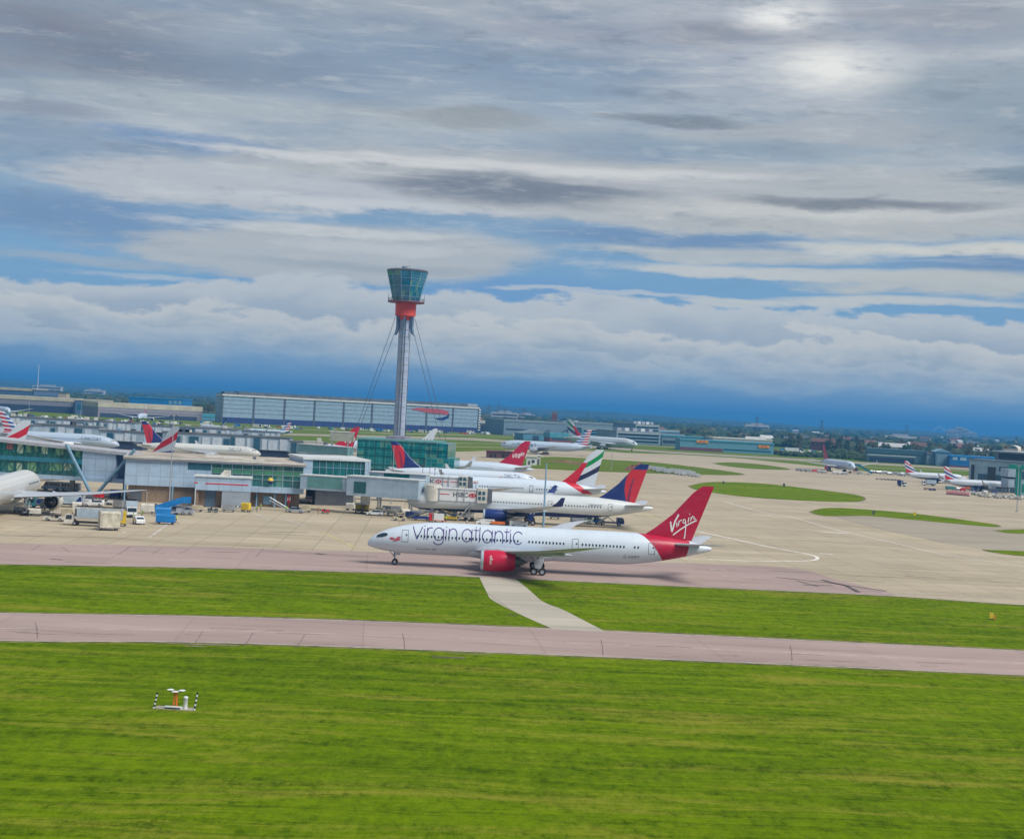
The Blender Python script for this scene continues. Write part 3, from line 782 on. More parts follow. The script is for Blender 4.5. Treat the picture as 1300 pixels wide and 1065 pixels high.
def _fan():
    m, nt, b = newmat('fan_blades'); v, x, y, z = xyz(nt)
    # blades are drawn by angle round each engine's own axis
    b.inputs['Base Color'].default_value = (.03,.03,.035,1); b.inputs['Roughness'].default_value = .4; return m
M['fan'] = _fan()
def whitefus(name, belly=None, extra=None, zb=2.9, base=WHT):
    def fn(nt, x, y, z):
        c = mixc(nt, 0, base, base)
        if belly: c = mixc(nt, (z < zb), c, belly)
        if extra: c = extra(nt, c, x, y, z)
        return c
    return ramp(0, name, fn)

def wing_sec(s0, cr, kink, ct, half, sweep, z0, ztip, rake=True, yr=2.2, te=None):
    """root LE, root chord, (y, chord) at the kink, tip chord, half span, sweep of LE in m per m"""
    yk, ck = kink; S_ = []
    zf = lambda y: z0 + (ztip - z0)*(y/half)**1.5
    S_.append((yr, s0, cr, zf(yr), .13))
    S_.append((yk, s0 + sweep*(yk-yr), ck, zf(yk), .11))
    ym = half*.62; t = (ym-yk)/(half*.9-yk)
    S_.append((ym, s0 + sweep*(ym-yr), ck + (ct-ck)*t, zf(ym), .10))
    y9 = half*.9; S_.append((y9, s0 + sweep*(y9-yr), ct, zf(y9), .09))
    if rake:
        S_.append((half*.965, s0 + sweep*(y9-yr) + half*.065*1.2, ct*.62, zf(half*.965), .08)); S_.append((half, s0 + sweep*(y9-yr) + half*.1*1.55, ct*.2, zf(half), .07))
    else: S_.append((half, s0 + sweep*(half-yr), ct*.85, zf(half), .08))
    return {'sec': S_}
B789 = Plane(62.3, 2.95, 5.1, 60, 17.1, wing_sec(19.3, 12.4, (9.9, 7.6), 3.0, 30, .68, 3.5, 7.6), [(20.8-.0, 9.9, 2.62, 1.82, 6.0)], (51.6, 7.75, 7.3, 59.7, 2.6), (54.6, 5.4, 2.2, 9.9, 6.3, 7.0), {'n': 5.1, 'r': .66, 'm': [(31.0, 4.9, 4)]}, zn=3.35, nt=14, tl=.275)
B788 = Plane(56.7, 2.95, 5.1, 60, 16.9, wing_sec(16.3, 12.4, (9.9, 7.6), 3.0, 30, .68, 3.5, 7.6), [(17.8, 9.9, 2.62, 1.82, 6.0)], (46.0, 7.75, 7.3, 54.1, 2.6), (49.0, 5.4, 2.2, 9.9, 6.3, 7.0), {'n': 5.1, 'r': .66, 'm': [(28.0, 4.9, 4)]}, zn=3.35, nt=14)
A333 = Plane(63.7, 2.82, 4.95, 60.3, 16.9, wing_sec(20.5, 11.6, (9.4, 7.6), 2.9, 29, .60, 3.4, 6.6, False), [(20.0, 9.4, 2.35, 1.5, 6.0)], (51.0, 7.5, 8.2, 59.2, 3.0), (55.6, 5.6, 2.2, 9.7, 5.9, 5.6), {'n': 6.7, 'r': .7, 'm': [(32.0, 5.3, 4)]}, tip='let')
B773 = Plane(73.9, 3.1, 5.6, 64.8, 18.6, wing_sec(24.0, 14.0, (9.9, 8.8), 3.2, 32.4, .66, 3.9, 7.4), [(24.5, 9.7, 2.75, 1.95, 6.2)], (62.0, 8.3, 8.6, 69.8, 3.2), (66.2, 6.3, 2.6, 10.7, 6.4, 6.2), {'n': 5.9, 'r': .7, 'm': [(37.1, 5.5, 6)]}, tl=.28, tdrop=.75)
B772 = Plane(63.7, 3.1, 5.6, 60.9, 18.5, wing_sec(20.5, 14.0, (9.9, 8.6), 3.1, 30.5, .62, 3.9, 6.6, False), [(20.5, 9.7, 2.75, 1.85, 5.8)], (52.0, 8.3, 8.6, 59.8, 3.2), (56.2, 6.3, 2.6, 10.7, 6.4, 6.2), {'n': 5.9, 'r': .7, 'm': [(31.8, 5.5, 6)]}, tl=.30, tdrop=.75, tip='none')
B763 = Plane(54.9, 2.5, 4.6, 47.6, 15.9, wing_sec(18.5, 9.6, (8, 6.2), 2.4, 24, .60, 3.1, 5.6, False, yr=1.8), [(18.6, 7.9, 2.1, 1.35, 5.4)], (43.4, 6.9, 7.4, 51.0, 2.6), (47.4, 5.0, 2.0, 9.2, 5.3, 5.4), {'n': 5.4, 'r': .6, 'm': [(27.2, 4.6, 4)]}, tip='let', tl=.34)
A320 = Plane(37.6, 1.98, 3.7, 34.1, 11.8, wing_sec(11.6, 6.6, (5.8, 4.2), 1.6, 17, .50, 2.7, 4.3, False, yr=1.4), [(10.6, 5.75, 1.75, 1.1, 4.0)], (29.3, 5.5, 5.6, 34.2, 2.0), (32.0, 3.7, 1.4, 6.2, 4.4, 3.6), {'n': 5.0, 'r': .55, 'm': [(17.7, 3.8, 2)]}, tip='let', tl=.36)
A388 = Plane(72.7, 4.1, 6.4, 79.8, 24.1, wing_sec(19, 17.5, (14, 11), 4.0, 39, .70, 4.6, 9.6, False, yr=3.2), [(22.5, 14.8, 3.0, 1.65, 5.6), (31.5, 25.5, 4.6, 1.6, 5.4)], (56.5, 10.0, 12.0, 67.0, 4.4), (62.5, 8.2, 3.0, 15.0, 7.6, 9.0), {'n': 5.2, 'r': .7, 'm': [(34.5, 6.0, 6)]}, tip='none', tl=.33, ry=3.57)
for p_ in (B789, B788): p_.cock = (1.7, 3.7, .36)

def place_axis(o, pl, px, D, ang, at=None):
    """put the aircraft with the point 'at' metres from its nose on the ground at column px, depth D, heading ang degrees (0 = +X, to the right)"""
    g = W(px, D, 0); q = pl.gear['m'][0][0] if at is None else at; lx = pl.L/2 - q
    o.rotation_euler = (0, 0, R(ang)); o.location = (g.x - lx*math.cos(R(ang)), g.y - lx*math.sin(R(ang)), .05)
def fin_mark(root, pl, name, polys, m, sd):
    mb = MB()
    for q in polys: mb.add([(pl.X(a), sd*pl.finY(a, b), b) for a, b in q], [tuple(range(len(q)))])
    return mb.build(name, m, root)

# ---- the crimson tailed airliner in front
RED = (.47, .006, .045)
def virg(nt, c, x, y, z):
    s = (B789.L/2) - x; d = (8.05 - z).mx(0.0)
    f = (s > (d.sqrt()*2.1 + d*.12 + 48.3)) * (s < (58.1 + (z - 6.0)*.2))
    return mixc(nt, f, c, RED)
vf = whitefus('white_crimson_fuselage', extra=virg, base=(.62,.70,.80))
vr = airliner('airliner', B789, 'largest white airliner with crimson fin and purple lettering, taxiing nearest the grass', 'airliner', vf, ramp(0,'crimson_fin',lambda nt,x,y,z: mixc(nt, 0, RED, RED)), M['crimson'],
   sd=1, windows=(5.62, .42, .27, [(9.2, 27.2, .62), (29.2, 35.8, .62), (38.8, 46.8, .62), (48.2, 49.0, .62)]),
   doors=[(6.9, 4.45, 6.55, 1.25), (37.5, 4.45, 6.55, 1.15), (51.3, 4.45, 6.5, 1.2), (28.4, 4.5, 6.5, .0001)][:3])
PURP = mat('purple_lettering', (.08,.05,.22), .4)
def letters_light(word, Hh):
    """thin rounded lowercase; returns strokes in metres and the width"""
    x = 0; out = []; wd = .82*Hh; g = .2*Hh
    for ch in word:
        if ch == 'v': out.append([(x,Hh*1.0),(x+wd*.5,0.02)]); out.append([(x+wd*.5,0.02),(x+wd,Hh)]); x += wd + g*.9
        elif ch == 'i': out.append([(x,0),(x,Hh*.86)]); out.append([(x,Hh*1.03),(x,Hh*1.12)]); x += g*1.25
        elif ch == 'r': out.append([(x,0),(x,Hh*.98)]); out.append(arc(x+wd*.36, Hh*.62, wd*.36, Hh*.36, 180, 65, 8)); x += wd*.5 + g*.7
        elif ch == 'g':
            out.append(arc(x+wd/2, Hh*.5, wd/2, Hh*.5, 0, 360, 22)); out.append([(x+wd,Hh*.95),(x+wd,-Hh*.05)] ); out.append(arc(x+wd/2, -Hh*.05, wd/2, Hh*.32, 0, -165, 10)); x += wd + g*1.1
        elif ch == 'n': out.append([(x,0),(x,Hh*.98)]); out.append(arc(x+wd*.4, Hh*.58, wd*.4, Hh*.4, 180, 0, 10) + [(x+wd*.8,0)]); x += wd*.8 + g*1.1
        elif ch == 'a': out.append(arc(x+wd/2, Hh*.5, wd/2, Hh*.5, 0, 360, 22)); out.append([(x+wd,Hh*1.0),(x+wd,0)]); x += wd + g*1.2
        elif ch == 't': out.append([(x+wd*.12,Hh*1.2),(x+wd*.12,Hh*.1)]); out.append([(x-wd*.12,Hh*.95),(x+wd*.42,Hh*.95)]); x += wd*.3 + g*.85
        elif ch == 'l': out.append([(x,0),(x,Hh*1.2)]); x += g*1.2
        elif ch == 'c': out.append(arc(x+wd/2, Hh*.5, wd/2, Hh*.5, 40, 320, 18)); x += wd + g
        elif ch == ' ': x += g*1.1
    return out, x
sts, tw = letters_light('virgin atlantic', 2.15); k = 20.3/tw
lgroups = []; cut = 0
for i_ in range(len('virgin atlantic')):
    a_, _w = letters_light('virgin atlantic'[:i_+1], 2.15)
    if len(a_) > cut: lgroups.append(a_[cut:]); cut = len(a_)
def dens(p, k):
    o = []
    for i in range(len(p)-1):
        n = max(1, int(math.dist(p[i], p[i+1])/.4))
        for j in range(n): o.append((p[i][0]+(p[i+1][0]-p[i][0])*j/n, p[i][1]+(p[i+1][1]-p[i][1])*j/n))
    o.append(p[-1]); return [(a*k, b) for a, b in o]
for grp in lgroups:
    quads = []
    for st_ in grp: quads += [[(8.2 + a, 5.08 + b) for a, b in q] for q in stroke(dens(st_, k), .17)]
    decal(B789, 'letter', quads, PURP, vr, 1)
# brush-written name on the fin: pen strokes slanted up to the rear
fs = [([(0,2.1),(.35,1.9),(.75,0.2)],.42), ([(.75,.2),(1.3,2.1),(2.0,3.3)],.40), ([(1.75,1.1),(1.65,1.9)],.26), ([(2.15,2.2),(2.02,1.3)],.24), ([(2.1,1.9),(2.4,2.3),(2.75,2.35)],.22),
      ([(3.45,2.5),(3.05,2.45),(2.95,1.9),(3.35,1.8),(3.55,2.4),(3.62,.9),(3.5,-.75),(3.3,-.9)],.25), ([(4.05,2.0),(4.2,2.9)],.24), ([(4.55,2.25),(4.7,3.0)],.22), ([(4.65,2.6),(5.0,3.15),(5.25,3.1),(5.25,2.6)],.22), ([(5.25,2.6),(5.7,2.75)],.2),
      ([(1.0,-.35),(2.6,.75),(4.3,1.75),(5.9,2.45)],.30), ([(4.28,3.4),(4.36,3.55)],.22)]
Q = []
for p, wdd in fs: Q += [[(54.35 + a*.86, 8.35 + b*1.02) for a, b in q] for q in stroke(dens(p, 1), wdd*.8)]
WL = mat('white_lettering', (.82,.82,.84), .4, var=.03)
fin_mark(vr, B789, 'fin_script', Q, WL, 1)
fus_text(B789, vr, 'registration', 'G-VWPY', 46.2, 3.5, .62, M['seam'], 1, wd=3.0)
fus_text(B789, vr, 'type_lettering', 'dreamliner 789', 9.0, 3.15, .3, M['seam'], 1, wd=3.6)
EMB = mat('emblem_red', (.55,.09,.12), .5, var=.4, sc=6)
decal(B789, 'nose_emblem', [[(4.0+a, 4.55+b) for a, b in q] for q in ([(0,.35),(.5,.1),(1.0,.25),(.9,.5),(.4,.6)], [(.9,.25),(1.5,.0),(2.1,.2),(1.9,.45),(1.2,.5)], [(1.5,.5),(2.2,.55),(2.0,.8),(1.5,.75)], [(.7,-.05),(1.4,-.15),(1.3,.03),(.8,.1)])], EMB, vr, 1)
decal(B789, 'cargo_hatch', [[(a, b) for a, b in q] for q in ([(25.2,4.1),(27.2,4.1),(27.2,4.18),(25.2,4.18)],)], M['seam'], vr, 1)
# white script on the cowling
ps, w0 = textquads('virgin', .55); mb = MB(); ca = (B789.X(20.8), 9.9, 2.62)
for p in ps:
    vs = []
    for a, b in p:      # turned to read upwards round the cowl
        th = R(8) + (a - w0/2)/1.95; vs.append((ca[0] - 1.55 - (.4-b)*1.0, ca[1] + 1.925*math.cos(th), ca[2] + 1.925*math.sin(th)*1.0))
    mb.add(vs, [tuple(range(len(vs)))])
mb.build('cowl_lettering', WL, vr)
place_axis(vr, B789, 501.0, 272, 180, at=5.1)
for o in vr.children:
    if o.name.startswith('engine'):
        for c_ in o.children: pass

# ------------------------------------------------------------------ the other aircraft
def finmat(name, pl, fn, base=WHT):
    f0, fz0, fc0, f1, fc1 = pl.fin
    def g(nt, x, y, z):
        s = (pl.L/2) - x; t = (z - fz0) * (1.0/(pl.H - fz0))
        le = t*(f1-f0) + f0; ch = t*(fc1-fc0) + fc0; u = (s - le)/ch
        return fn(nt, mixc(nt, 0, base, base), u, t, z, s)
    return ramp(0, name, g)
def band(v, a, b): return (v > a) * (v < b)
CR, CN, CG, CB = (.50,.012,.03), (.012,.03,.16), (.0,.26,.06), (.02,.02,.07)
def l_delta(nt, c, u, t, z, s):
    c = mixc(nt, 0, CN, CN); c = mixc(nt, (t < .84) * (u > (.72 - t)*.95) , c, (.55,.02,.035))
    return mixc(nt, band(u + t*.45, .72, .80) * (t < .6), c, (.20,.02,.07))
def l_emir(nt, c, u, t, z, s):
    k = t - u*.5
    c = mixc(nt, band(k, .29, .50) * (u > .16), c, CG); c = mixc(nt, band(k, -.14, .06) * (u > .30), c, CB)
    return mixc(nt, (u < (t*-.12 + .34)) * (t < .60), c, (.58,.01,.03))
def l_amer(nt, c, u, t, z, s):
    st_ = ((z*.55 - u*.25).frac() < .52)
    c = mixc(nt, st_ * (u > .5 - t*.1), c, CR); return mixc(nt, st_ * (u < .5 - t*.1), c, (.01,.07,.30))
def l_ba(nt, c, u, t, z, s):
    k = t - u*.42
    c = mixc(nt, band(k, .18, .46), c, (.58,.01,.03)); return mixc(nt, (t < (.14 + u*.12)) * (u > .3), c, (.02,.03,.22))
def l_ba2(nt, c, u, t, z, s):
    k = t - u*.4
    c = mixc(nt, band(k, .46, .66), c, (.58,.02,.03)); c = mixc(nt, band(k, .08, .26), c, (.02,.03,.22)); return mixc(nt, (k < -.08), c, (.55,.02,.03))
def l_crim(nt, c, u, t, z, s): return mixc(nt, 0, RED, RED)
def l_teal(nt, c, u, t, z, s):
    c = mixc(nt, 0, (.005,.10,.17), (.005,.10,.17)); return mixc(nt, band(t - u*.6, -.3, .05), c, WHT)
def l_white(nt, c, u, t, z, s): return c
def l_redtip(nt, c, u, t, z, s): return mixc(nt, (t < .45), c, (.5,.02,.03))
GRY = (.42,.52,.64)
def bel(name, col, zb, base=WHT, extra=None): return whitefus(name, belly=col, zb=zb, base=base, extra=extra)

# navy bellied twin at the gate
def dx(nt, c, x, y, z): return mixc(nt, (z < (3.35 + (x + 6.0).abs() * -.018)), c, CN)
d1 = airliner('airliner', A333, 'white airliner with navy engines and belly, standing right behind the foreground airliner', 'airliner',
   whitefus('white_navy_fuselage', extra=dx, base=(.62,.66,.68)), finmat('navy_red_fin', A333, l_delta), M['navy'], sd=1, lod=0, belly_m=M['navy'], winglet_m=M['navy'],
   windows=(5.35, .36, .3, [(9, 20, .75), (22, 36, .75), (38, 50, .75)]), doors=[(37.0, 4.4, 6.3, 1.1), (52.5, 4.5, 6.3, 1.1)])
fus_text(A333, d1, 'registration', 'N806NW', 46.8, 5.55, .55, M['seam'], 1, wd=3.6); fus_text(A333, d1, 'airline_name', 'DELTA', 9.0, 5.9, 1.0, M['navy'], 1)
place_axis(d1, A333, 827.5, 388, 180, at=63.7)
# long twin with the striped fin behind it
def ex(nt, c, x, y, z):
    s = 36.95 - x; return mixc(nt, (s > (z*-1.75 + 76.2)) * (s < (z*-1.75 + 79.3)) * (z > 5.2), c, (.58,.01,.03))
e1 = airliner('airliner', B773, 'long white airliner with red, green and black fin, behind the navy bellied one', 'airliner',
   whitefus('white_fuselage_long', extra=ex, base=(.60,.69,.79)), finmat('green_red_black_fin', B773, l_emir), M['white'], sd=1, lod=1,
   windows=(6.0, .38, .3, [(8.5, 22, .75), (25, 33, .75), (36, 50, .75), (53, 60, .75)]), doors=[(7, 5, 7, 1.1), (23.4, 5, 7, 1.1), (34.5, 5, 7, 1.1), (51.5, 5, 7, 1.1)])
fus_text(B773, e1, 'airline_name', 'Emirates', 29.5, 6.7, 1.15, mat('gold_lettering', (.45,.16,.08), .4), 1, wd=6.2)
fus_text(B773, e1, 'registration', 'A6-EPW', 57, 6.6, .55, M['seam'], 1)
place_axis(e1, B773, 767.5, 450, 180, at=73.9)
d2 = airliner('airliner', B763, 'white airliner facing right, its navy and red fin against the teal glass building', 'airliner',
   whitefus('white_fuselage_mid', extra=lambda nt,c,x,y,z: mixc(nt, (z < 2.7), c, CN), base=(.60,.69,.79)), finmat('navy_red_fin_mid', B763, l_delta), M['navy'], sd=-1, lod=1,
   windows=(4.9, .36, .28, [(9, 24, .8), (27, 42, .8)]))
fus_text(B763, d2, 'airline_name', 'DELTA', 12.4, 5.1, 1.15, M['navy'], -1, wd=6.0)
fus_text(B763, d2, 'emblem', '▲', 14.2, 5.1, 1.1, M['red'], -1)
place_axis(d2, B763, 488, 536, 0, at=54.9)
v2 = airliner('airliner', A333, 'white airliner with dark crimson fin seen above the two long white fuselages', 'airliner',
   whitefus('white_fuselage_c', base=(.54,.64,.77)), finmat('crimson_fin_far', A333, l_crim), M['crimson'], sd=1, lod=1, windows=(5.35, .3, .3, [(9, 48, .9)]))
ps, w0 = textquads('Virgin', 1.9, .5)
def fin_text(root, pl, s0, z0, txt, h, m, sd, wd=None, rise=.12, shear=.3, name='fin_lettering'):
    ps, w0 = textquads(txt, h, shear, True); k = (wd/w0) if wd else 1
    P = []
    for p in ps: P.append([((s0 + x*k if sd > 0 else s0 - x*k), z0 + y + x*k*rise) for x, y in p])
    return fin_mark(root, pl, name, P, m, sd)
fin_text(v2, A333, 54.6, 9.6, 'Virgin', 1.7, WL, 1, 5.2, .3)
decal(A333, 'nose_emblem', [[(5+a, 4.7+b) for a, b in [(0,.3),(1,0),(3,-.2),(4.6,.3),(3.4,1.1),(1.6,1.0)]]], EMB, v2, 1)
place_axis(v2, A333, 676, 607, 180, at=63.7)
a1 = airliner('airliner', B772, 'silver grey airliner facing left on the far grass, red, white and blue striped fin', 'airliner',
   whitefus('silver_fuselage', base=GRY), finmat('striped_fin', B772, l_amer), M['grey'], sd=1, lod=1, windows=(6, .3, .3, [(9, 50, .9)]))
fus_text(B772, a1, 'airline_name', 'American', 7.5, 5.3, 2.6, mat('slate_lettering', (.03,.06,.14), .4), 1, wd=17)
place_axis(a1, B772, 751, 1040, 180, at=63.7)
e2 = airliner('airliner', A388, 'huge double deck white airliner heading right on the far runway, green and red fin', 'airliner',
   whitefus('white_fuselage_dd', base=(.55,.62,.68)), finmat('green_red_black_fin_dd', A388, l_emir), M['wing'], sd=-1, lod=1,
   windows=(8.9, .35, .35, [(8, 52, 1.0)]))
decal(A388, 'cabin_window', [[(9+k, 6.1), (9.35+k, 6.1), (9.35+k, 6.5), (9+k, 6.5)] for k in range(44)], M['glassd'], e2, -1)
place_axis(e2, A388, 802, 1281, -33, at=5.2)
v3 = airliner('airliner', A333, 'white airliner with crimson engines parked nose on near the far right runway', 'airliner',
   whitefus('white_fuselage_c', base=(.54,.64,.77)), finmat('crimson_fin_far', A333, l_crim), M['crimson'], sd=1, lod=1)
place_axis(v3, A333, 1079, 967, -83, at=6.7)
def narrow(lbl, px, D, group=None):
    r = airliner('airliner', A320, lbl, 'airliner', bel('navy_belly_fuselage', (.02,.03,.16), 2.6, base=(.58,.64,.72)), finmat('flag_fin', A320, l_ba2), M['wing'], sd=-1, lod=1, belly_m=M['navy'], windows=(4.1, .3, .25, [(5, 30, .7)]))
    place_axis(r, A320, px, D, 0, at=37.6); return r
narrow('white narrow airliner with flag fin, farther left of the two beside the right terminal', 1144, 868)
n2 = narrow('white narrow airliner with flag fin, nearest the right terminal and its jet bridge', 1193, 776)
# airliner parked nose in at the left edge
def lx(nt, c, x, y, z): return mixc(nt, ((z*1.1).frac() < .12) * (z > 4), c, (.48,.50,.52))
w1 = airliner('airliner', B773, 'plain white airliner cut off by the left edge, its right wing over the white trucks', 'airliner',
   whitefus('plain_white_fuselage', extra=lx, base=(.62,.63,.62)), finmat('plain_fin', B773, l_white), M['offwhite'], sd=-1, lod=0,
   windows=(6.0, .38, .3, [(8.5, 22, .6)]))
place_axis(w1, B773, 1.0, 334, 98, at=37.1)
a2 = airliner('airliner', B788, 'silver grey airliner facing right behind the left glass building, striped fin', 'airliner',
   whitefus('silver_fuselage', base=GRY), finmat('striped_fin_b', B788, l_amer), M['white'], sd=-1, lod=1, windows=(5.6, .3, .3, [(8, 44, .8)]))
fus_text(B788, a2, 'airline_name', 'American', 17.6, 5.6, 1.7, MATS['slate_lettering'], -1, wd=9.5)
decal(B788, 'tail_stripe', [[(45+k*.0, z_), (54-k, z_), (54-k, z_+.5), (45, z_+.5)] for k, z_ in ((0, 6.9), (1, 5.7), (3, 4.6))], M['red'], a2, -1)
place_axis(a2, B788, -5, 690, 0, at=56.7)
for lbl, px, D, ang in (('white airliner hidden but for its flag fin above the glass building roof, left edge', 38, 450, 180),
                        ('white airliner hidden but for its flag fin behind the grey clad pier', 226, 470, 152)):
    r = airliner('airliner', B772, lbl, 'airliner', bel('navy_belly_fuselage_w', (.02,.03,.16), 3.2, base=(.58,.64,.72)), finmat('flag_fin_w', B772, l_ba), M['wing'], sd=1, lod=1)
    place_axis(r, B772, px, D, ang, at=63.7)
d3 = airliner('airliner', B763, 'white airliner with red and navy fin facing right behind the pier roof', 'airliner',
   whitefus('white_fuselage_d', base=(.60,.62,.60)), finmat('navy_red_fin_mid', B763, l_delta), M['wing'], sd=-1, lod=1, windows=(4.9, .3, .28, [(9, 42, .9)]))
fus_text(B763, d3, 'airline_name', 'DELTA', 14, 5.0, 1.2, M['navy'], -1, wd=6)
place_axis(d3, B763, 173, 662, 0, at=54.9)
b1 = airliner('airliner', B788, 'white airliner seen head on before the cream roofed cargo shed', 'airliner', whitefus('white_fuselage_c', base=(.54,.64,.77)), finmat('redtip_fin', B788, l_redtip), M['white'], sd=1, lod=1)
place_axis(b1, B788, 177, 1420, -83, at=5)
b2 = airliner('airliner', B788, 'white airliner cut by the left edge before the cream roofed shed', 'airliner', whitefus('white_fuselage_c', base=(.54,.64,.77)), finmat('plain_fin_b', B788, l_white), M['white'], sd=1, lod=1)
place_axis(b2, B788, 3, 1400, -60, at=30)
t1 = airliner('airliner', A320, 'white narrow airliner with teal and white fin before the big hangar corner', 'airliner', whitefus('white_fuselage_n', base=(.58,.64,.72)), finmat('teal_fin', A320, l_teal), M['wing'], sd=1, lod=1)
place_axis(t1, A320, 288, 1150, 135, at=37.6)
a3 = airliner('airliner', A320, 'grey narrow airliner with striped fin before the big hangar', 'airliner', whitefus('silver_fuselage_n', base=GRY), finmat('striped_fin_n', A320, l_amer), M['grey'], sd=1, lod=1)
place_axis(a3, A320, 371, 1120, 180, at=37.6)
v4 = airliner('airliner', A333, 'white airliner with bright red fin rising between the piers left of the tower', 'airliner', whitefus('white_fuselage_c', base=(.54,.64,.77)), finmat('bright_red_fin', A333, lambda nt,c,u,t,z,s: mixc(nt, 0, (.55,.01,.03), (.55,.01,.03))), M['crimson'], sd=1, lod=1)
fin_text(v4, A333, 54.4, 8.6, 'Virgin', 1.9, WL, 1, 5.6, .3)
place_axis(v4, A333, 459, 738, 180, at=63.7)
j1 = airliner('airliner', B788, 'white airliner hidden but for its white fin with red letters right of the tower', 'airliner', whitefus('white_fuselage_c', base=(.54,.64,.77)), finmat('plain_fin_b', B788, l_white), M['white'], sd=1, lod=1)
fin_text(j1, B788, 48.6, 8.8, 'JAL', 2.2, M['red'], 1, 5.0, 0)
place_axis(j1, B788, 554, 825, 180, at=56.7)

# ------------------------------------------------------------------ buildings
class Fr:
    """facade frame: u along the front, w away from the camera, z up; features can be read off the photograph"""
    def __init__(s, px0, D0, px1, D1):
        a = W(px0, D0); b = W(px1, D1); s.o = a; s.du = (b - a).normalized(); s.len = (b - a).length; s.dw = Vector((-s.du.y, s.du.x, 0))
        if s.dw.y < 0: s.dw = -s.dw
        s.ang = math.atan2(s.du.y, s.du.x)
    def at(s, px, py, w=0.0):       # photograph pixel -> (u, z) on the plane w
        d = ray(px, py); n = s.dw; p0 = s.o + n*w; t = (p0 - CAMP).dot(n)/d.dot(n); q = CAMP + d*t - s.o
        return q.dot(s.du), q.z
    def gpx(s, px, w=0.0, z=0.0):   # u where column px meets height z
        lo, hi = -4000.0, 4000.0
        for _ in range(50):
            m_ = (lo+hi)/2; p = s.o + s.du*m_ + s.dw*w + Vector((0,0,z)); v = p - CAMP
            X = CX + F*v.dot(rt)/v.dot(fw)
            if X < px: lo = m_
            else: hi = m_
        return m_
    def root(s, name, label, cat, group=None): return thing(name, s.o, label, cat, group, rz=s.ang)
def pane_box(mb, fr, px0, py0, px1, py1, w0, w1, mi=0):
    (u0, z0), (u1, z1) = fr.at(px0, py0), fr.at(px1, py1)
    u0, u1 = min(u0,u1), max(u0,u1); z0, z1 = min(z0,z1), max(z0,z1)
    mb.box(u0, u1, w0, w1, z0, z1, mi); return u0, u1, z0, z1
def clad(name, col, pw=3.0, ph=3.0, rough=.5, seam=.5, var=.12, glass=False):
    """panelled cladding, seams drawn in the building's own coordinates"""
    if name in MATS: return MATS[name]
    m, nt, b = newmat(name); v, x, y, z = xyz(nt)
    fx = (x*(1/pw) + y*(1/pw)).frac(); fz = (z*(1/ph)).frac()
    s_ = (fx < .05).mx(fz < .05)
    wn = nt.nodes.new('ShaderNodeTexWhiteNoise'); wn.noise_dimensions = '3D'; nt.links.new(comb(nt, (x*(1/pw)+y*(1/pw)).floor(), 0, (z*(1/ph)).floor()), wn.inputs[0]); r_ = E(nt, wn.outputs[0])
    n = noi(nt, comb(nt, x*.15, y*.15, z*.4), 1, 5, .65)
    c = mixc(nt, n.ss(.3,.7), tuple(k*(1-var) for k in col), tuple(min(1,k*(1+var)) for k in col))
    c = mixc(nt, r_ * (.55 if glass else .16), c, tuple(k*(.35 if glass else .7) for k in col))
    if glass:   # blinds and rooms behind some panes
        c = mixc(nt, (r_ > .86) * .7, c, (.12,.30,.22))
    st = noi(nt, comb(nt, x*.6, y*.6, z*.05), 1, 4, .6); c = mixc(nt, st.ss(.5,.8)*.25, c, tuple(k*.5 for k in col))
    c = mixc(nt, s_ * seam, c, (.35,.45,.5) if glass else tuple(k*.4 for k in col))
    nt.links.new(c, b.inputs['Base Color']); b.inputs['Roughness'].default_value = rough
    if glass: b.inputs['Specular IOR Level'].default_value = .9
    MATS[name] = m; return m
CLB = clad('blue_grey_cladding', (.38,.51,.66), 3.0, 3.4)
CLG = clad('grey_cladding', (.38,.48,.58), 1.6, 20)
HANG = clad('hangar_cladding', (.26,.36,.47), 2.2, 2.2, seam=.25)
TEAL = clad('teal_curtain_wall', (.0,.22,.23), 2.2, 1.5, .15, .45, glass=True)
GLZ = clad('green_glazing', (.01,.15,.15), 1.8, 30, .12, .2, glass=True)
BLU = clad('blue_shed_cladding', (.10,.26,.40), 2.0, 30)
BLU2 = clad('vivid_blue_cladding', (.01,.19,.50), 2.0, 30)
ROOF = mat('flat_roof_felt', (.42,.37,.31), .9, var=.25, sc=.12)
ROOFD = mat('dark_roof', (.12,.14,.16), .8, var=.2, sc=.1)
CREAM = mat('cream_roof_sheet', (.50,.46,.36), .7, var=.12, sc=.1)
FRAME = mat('pale_blue_steel', (.25,.40,.50), .5)
WFR = mat('white_framing', (.62,.66,.68), .5)

# --- control tower
tb = W(504.0, 637); T = thing('control_tower', tb, 'tall slim control tower with red collar and flared glass cab on top', 'control tower')
mb = MB(); prof = [(2.35, 0), (2.35, 66)]
mb.lathe([(2.35, -.2), (2.35, 67.2)], 18); mb.build('shaft', clad('tower_shaft', (.36,.43,.58), .9, 3.2, .45, .4), T, smooth=50)
mb = MB()
for k in range(3):
    a = R(-90 + 120*k); ca, sa = math.cos(a), math.sin(a)
    for d_ in (-.55, .55):
        mb.cyl((ca*2.45 - sa*d_, sa*2.45 + ca*d_, 0), (ca*2.45 - sa*d_, sa*2.45 + ca*d_, 66), .14, n=6)
mb.build('service_duct', M['dgrey'], T)
mb = MB()
for z in range(4, 66, 3): mb.lathe([(2.36, z), (2.46, z+.05), (2.46, z+.25), (2.36, z+.3)], 18)
mb.build('ring_joint', M['grey'], T, smooth=50)
mb = MB(); mb.lathe([(2.36, 65), (3.2, 66.6), (4.35, 66.8), (4.45, 72.2), (3.4, 72.3)], 24); mb.build('collar', mat('red_collar_paint', (.66,.07,.05), .5, var=.12, sc=.3), T, smooth=30)
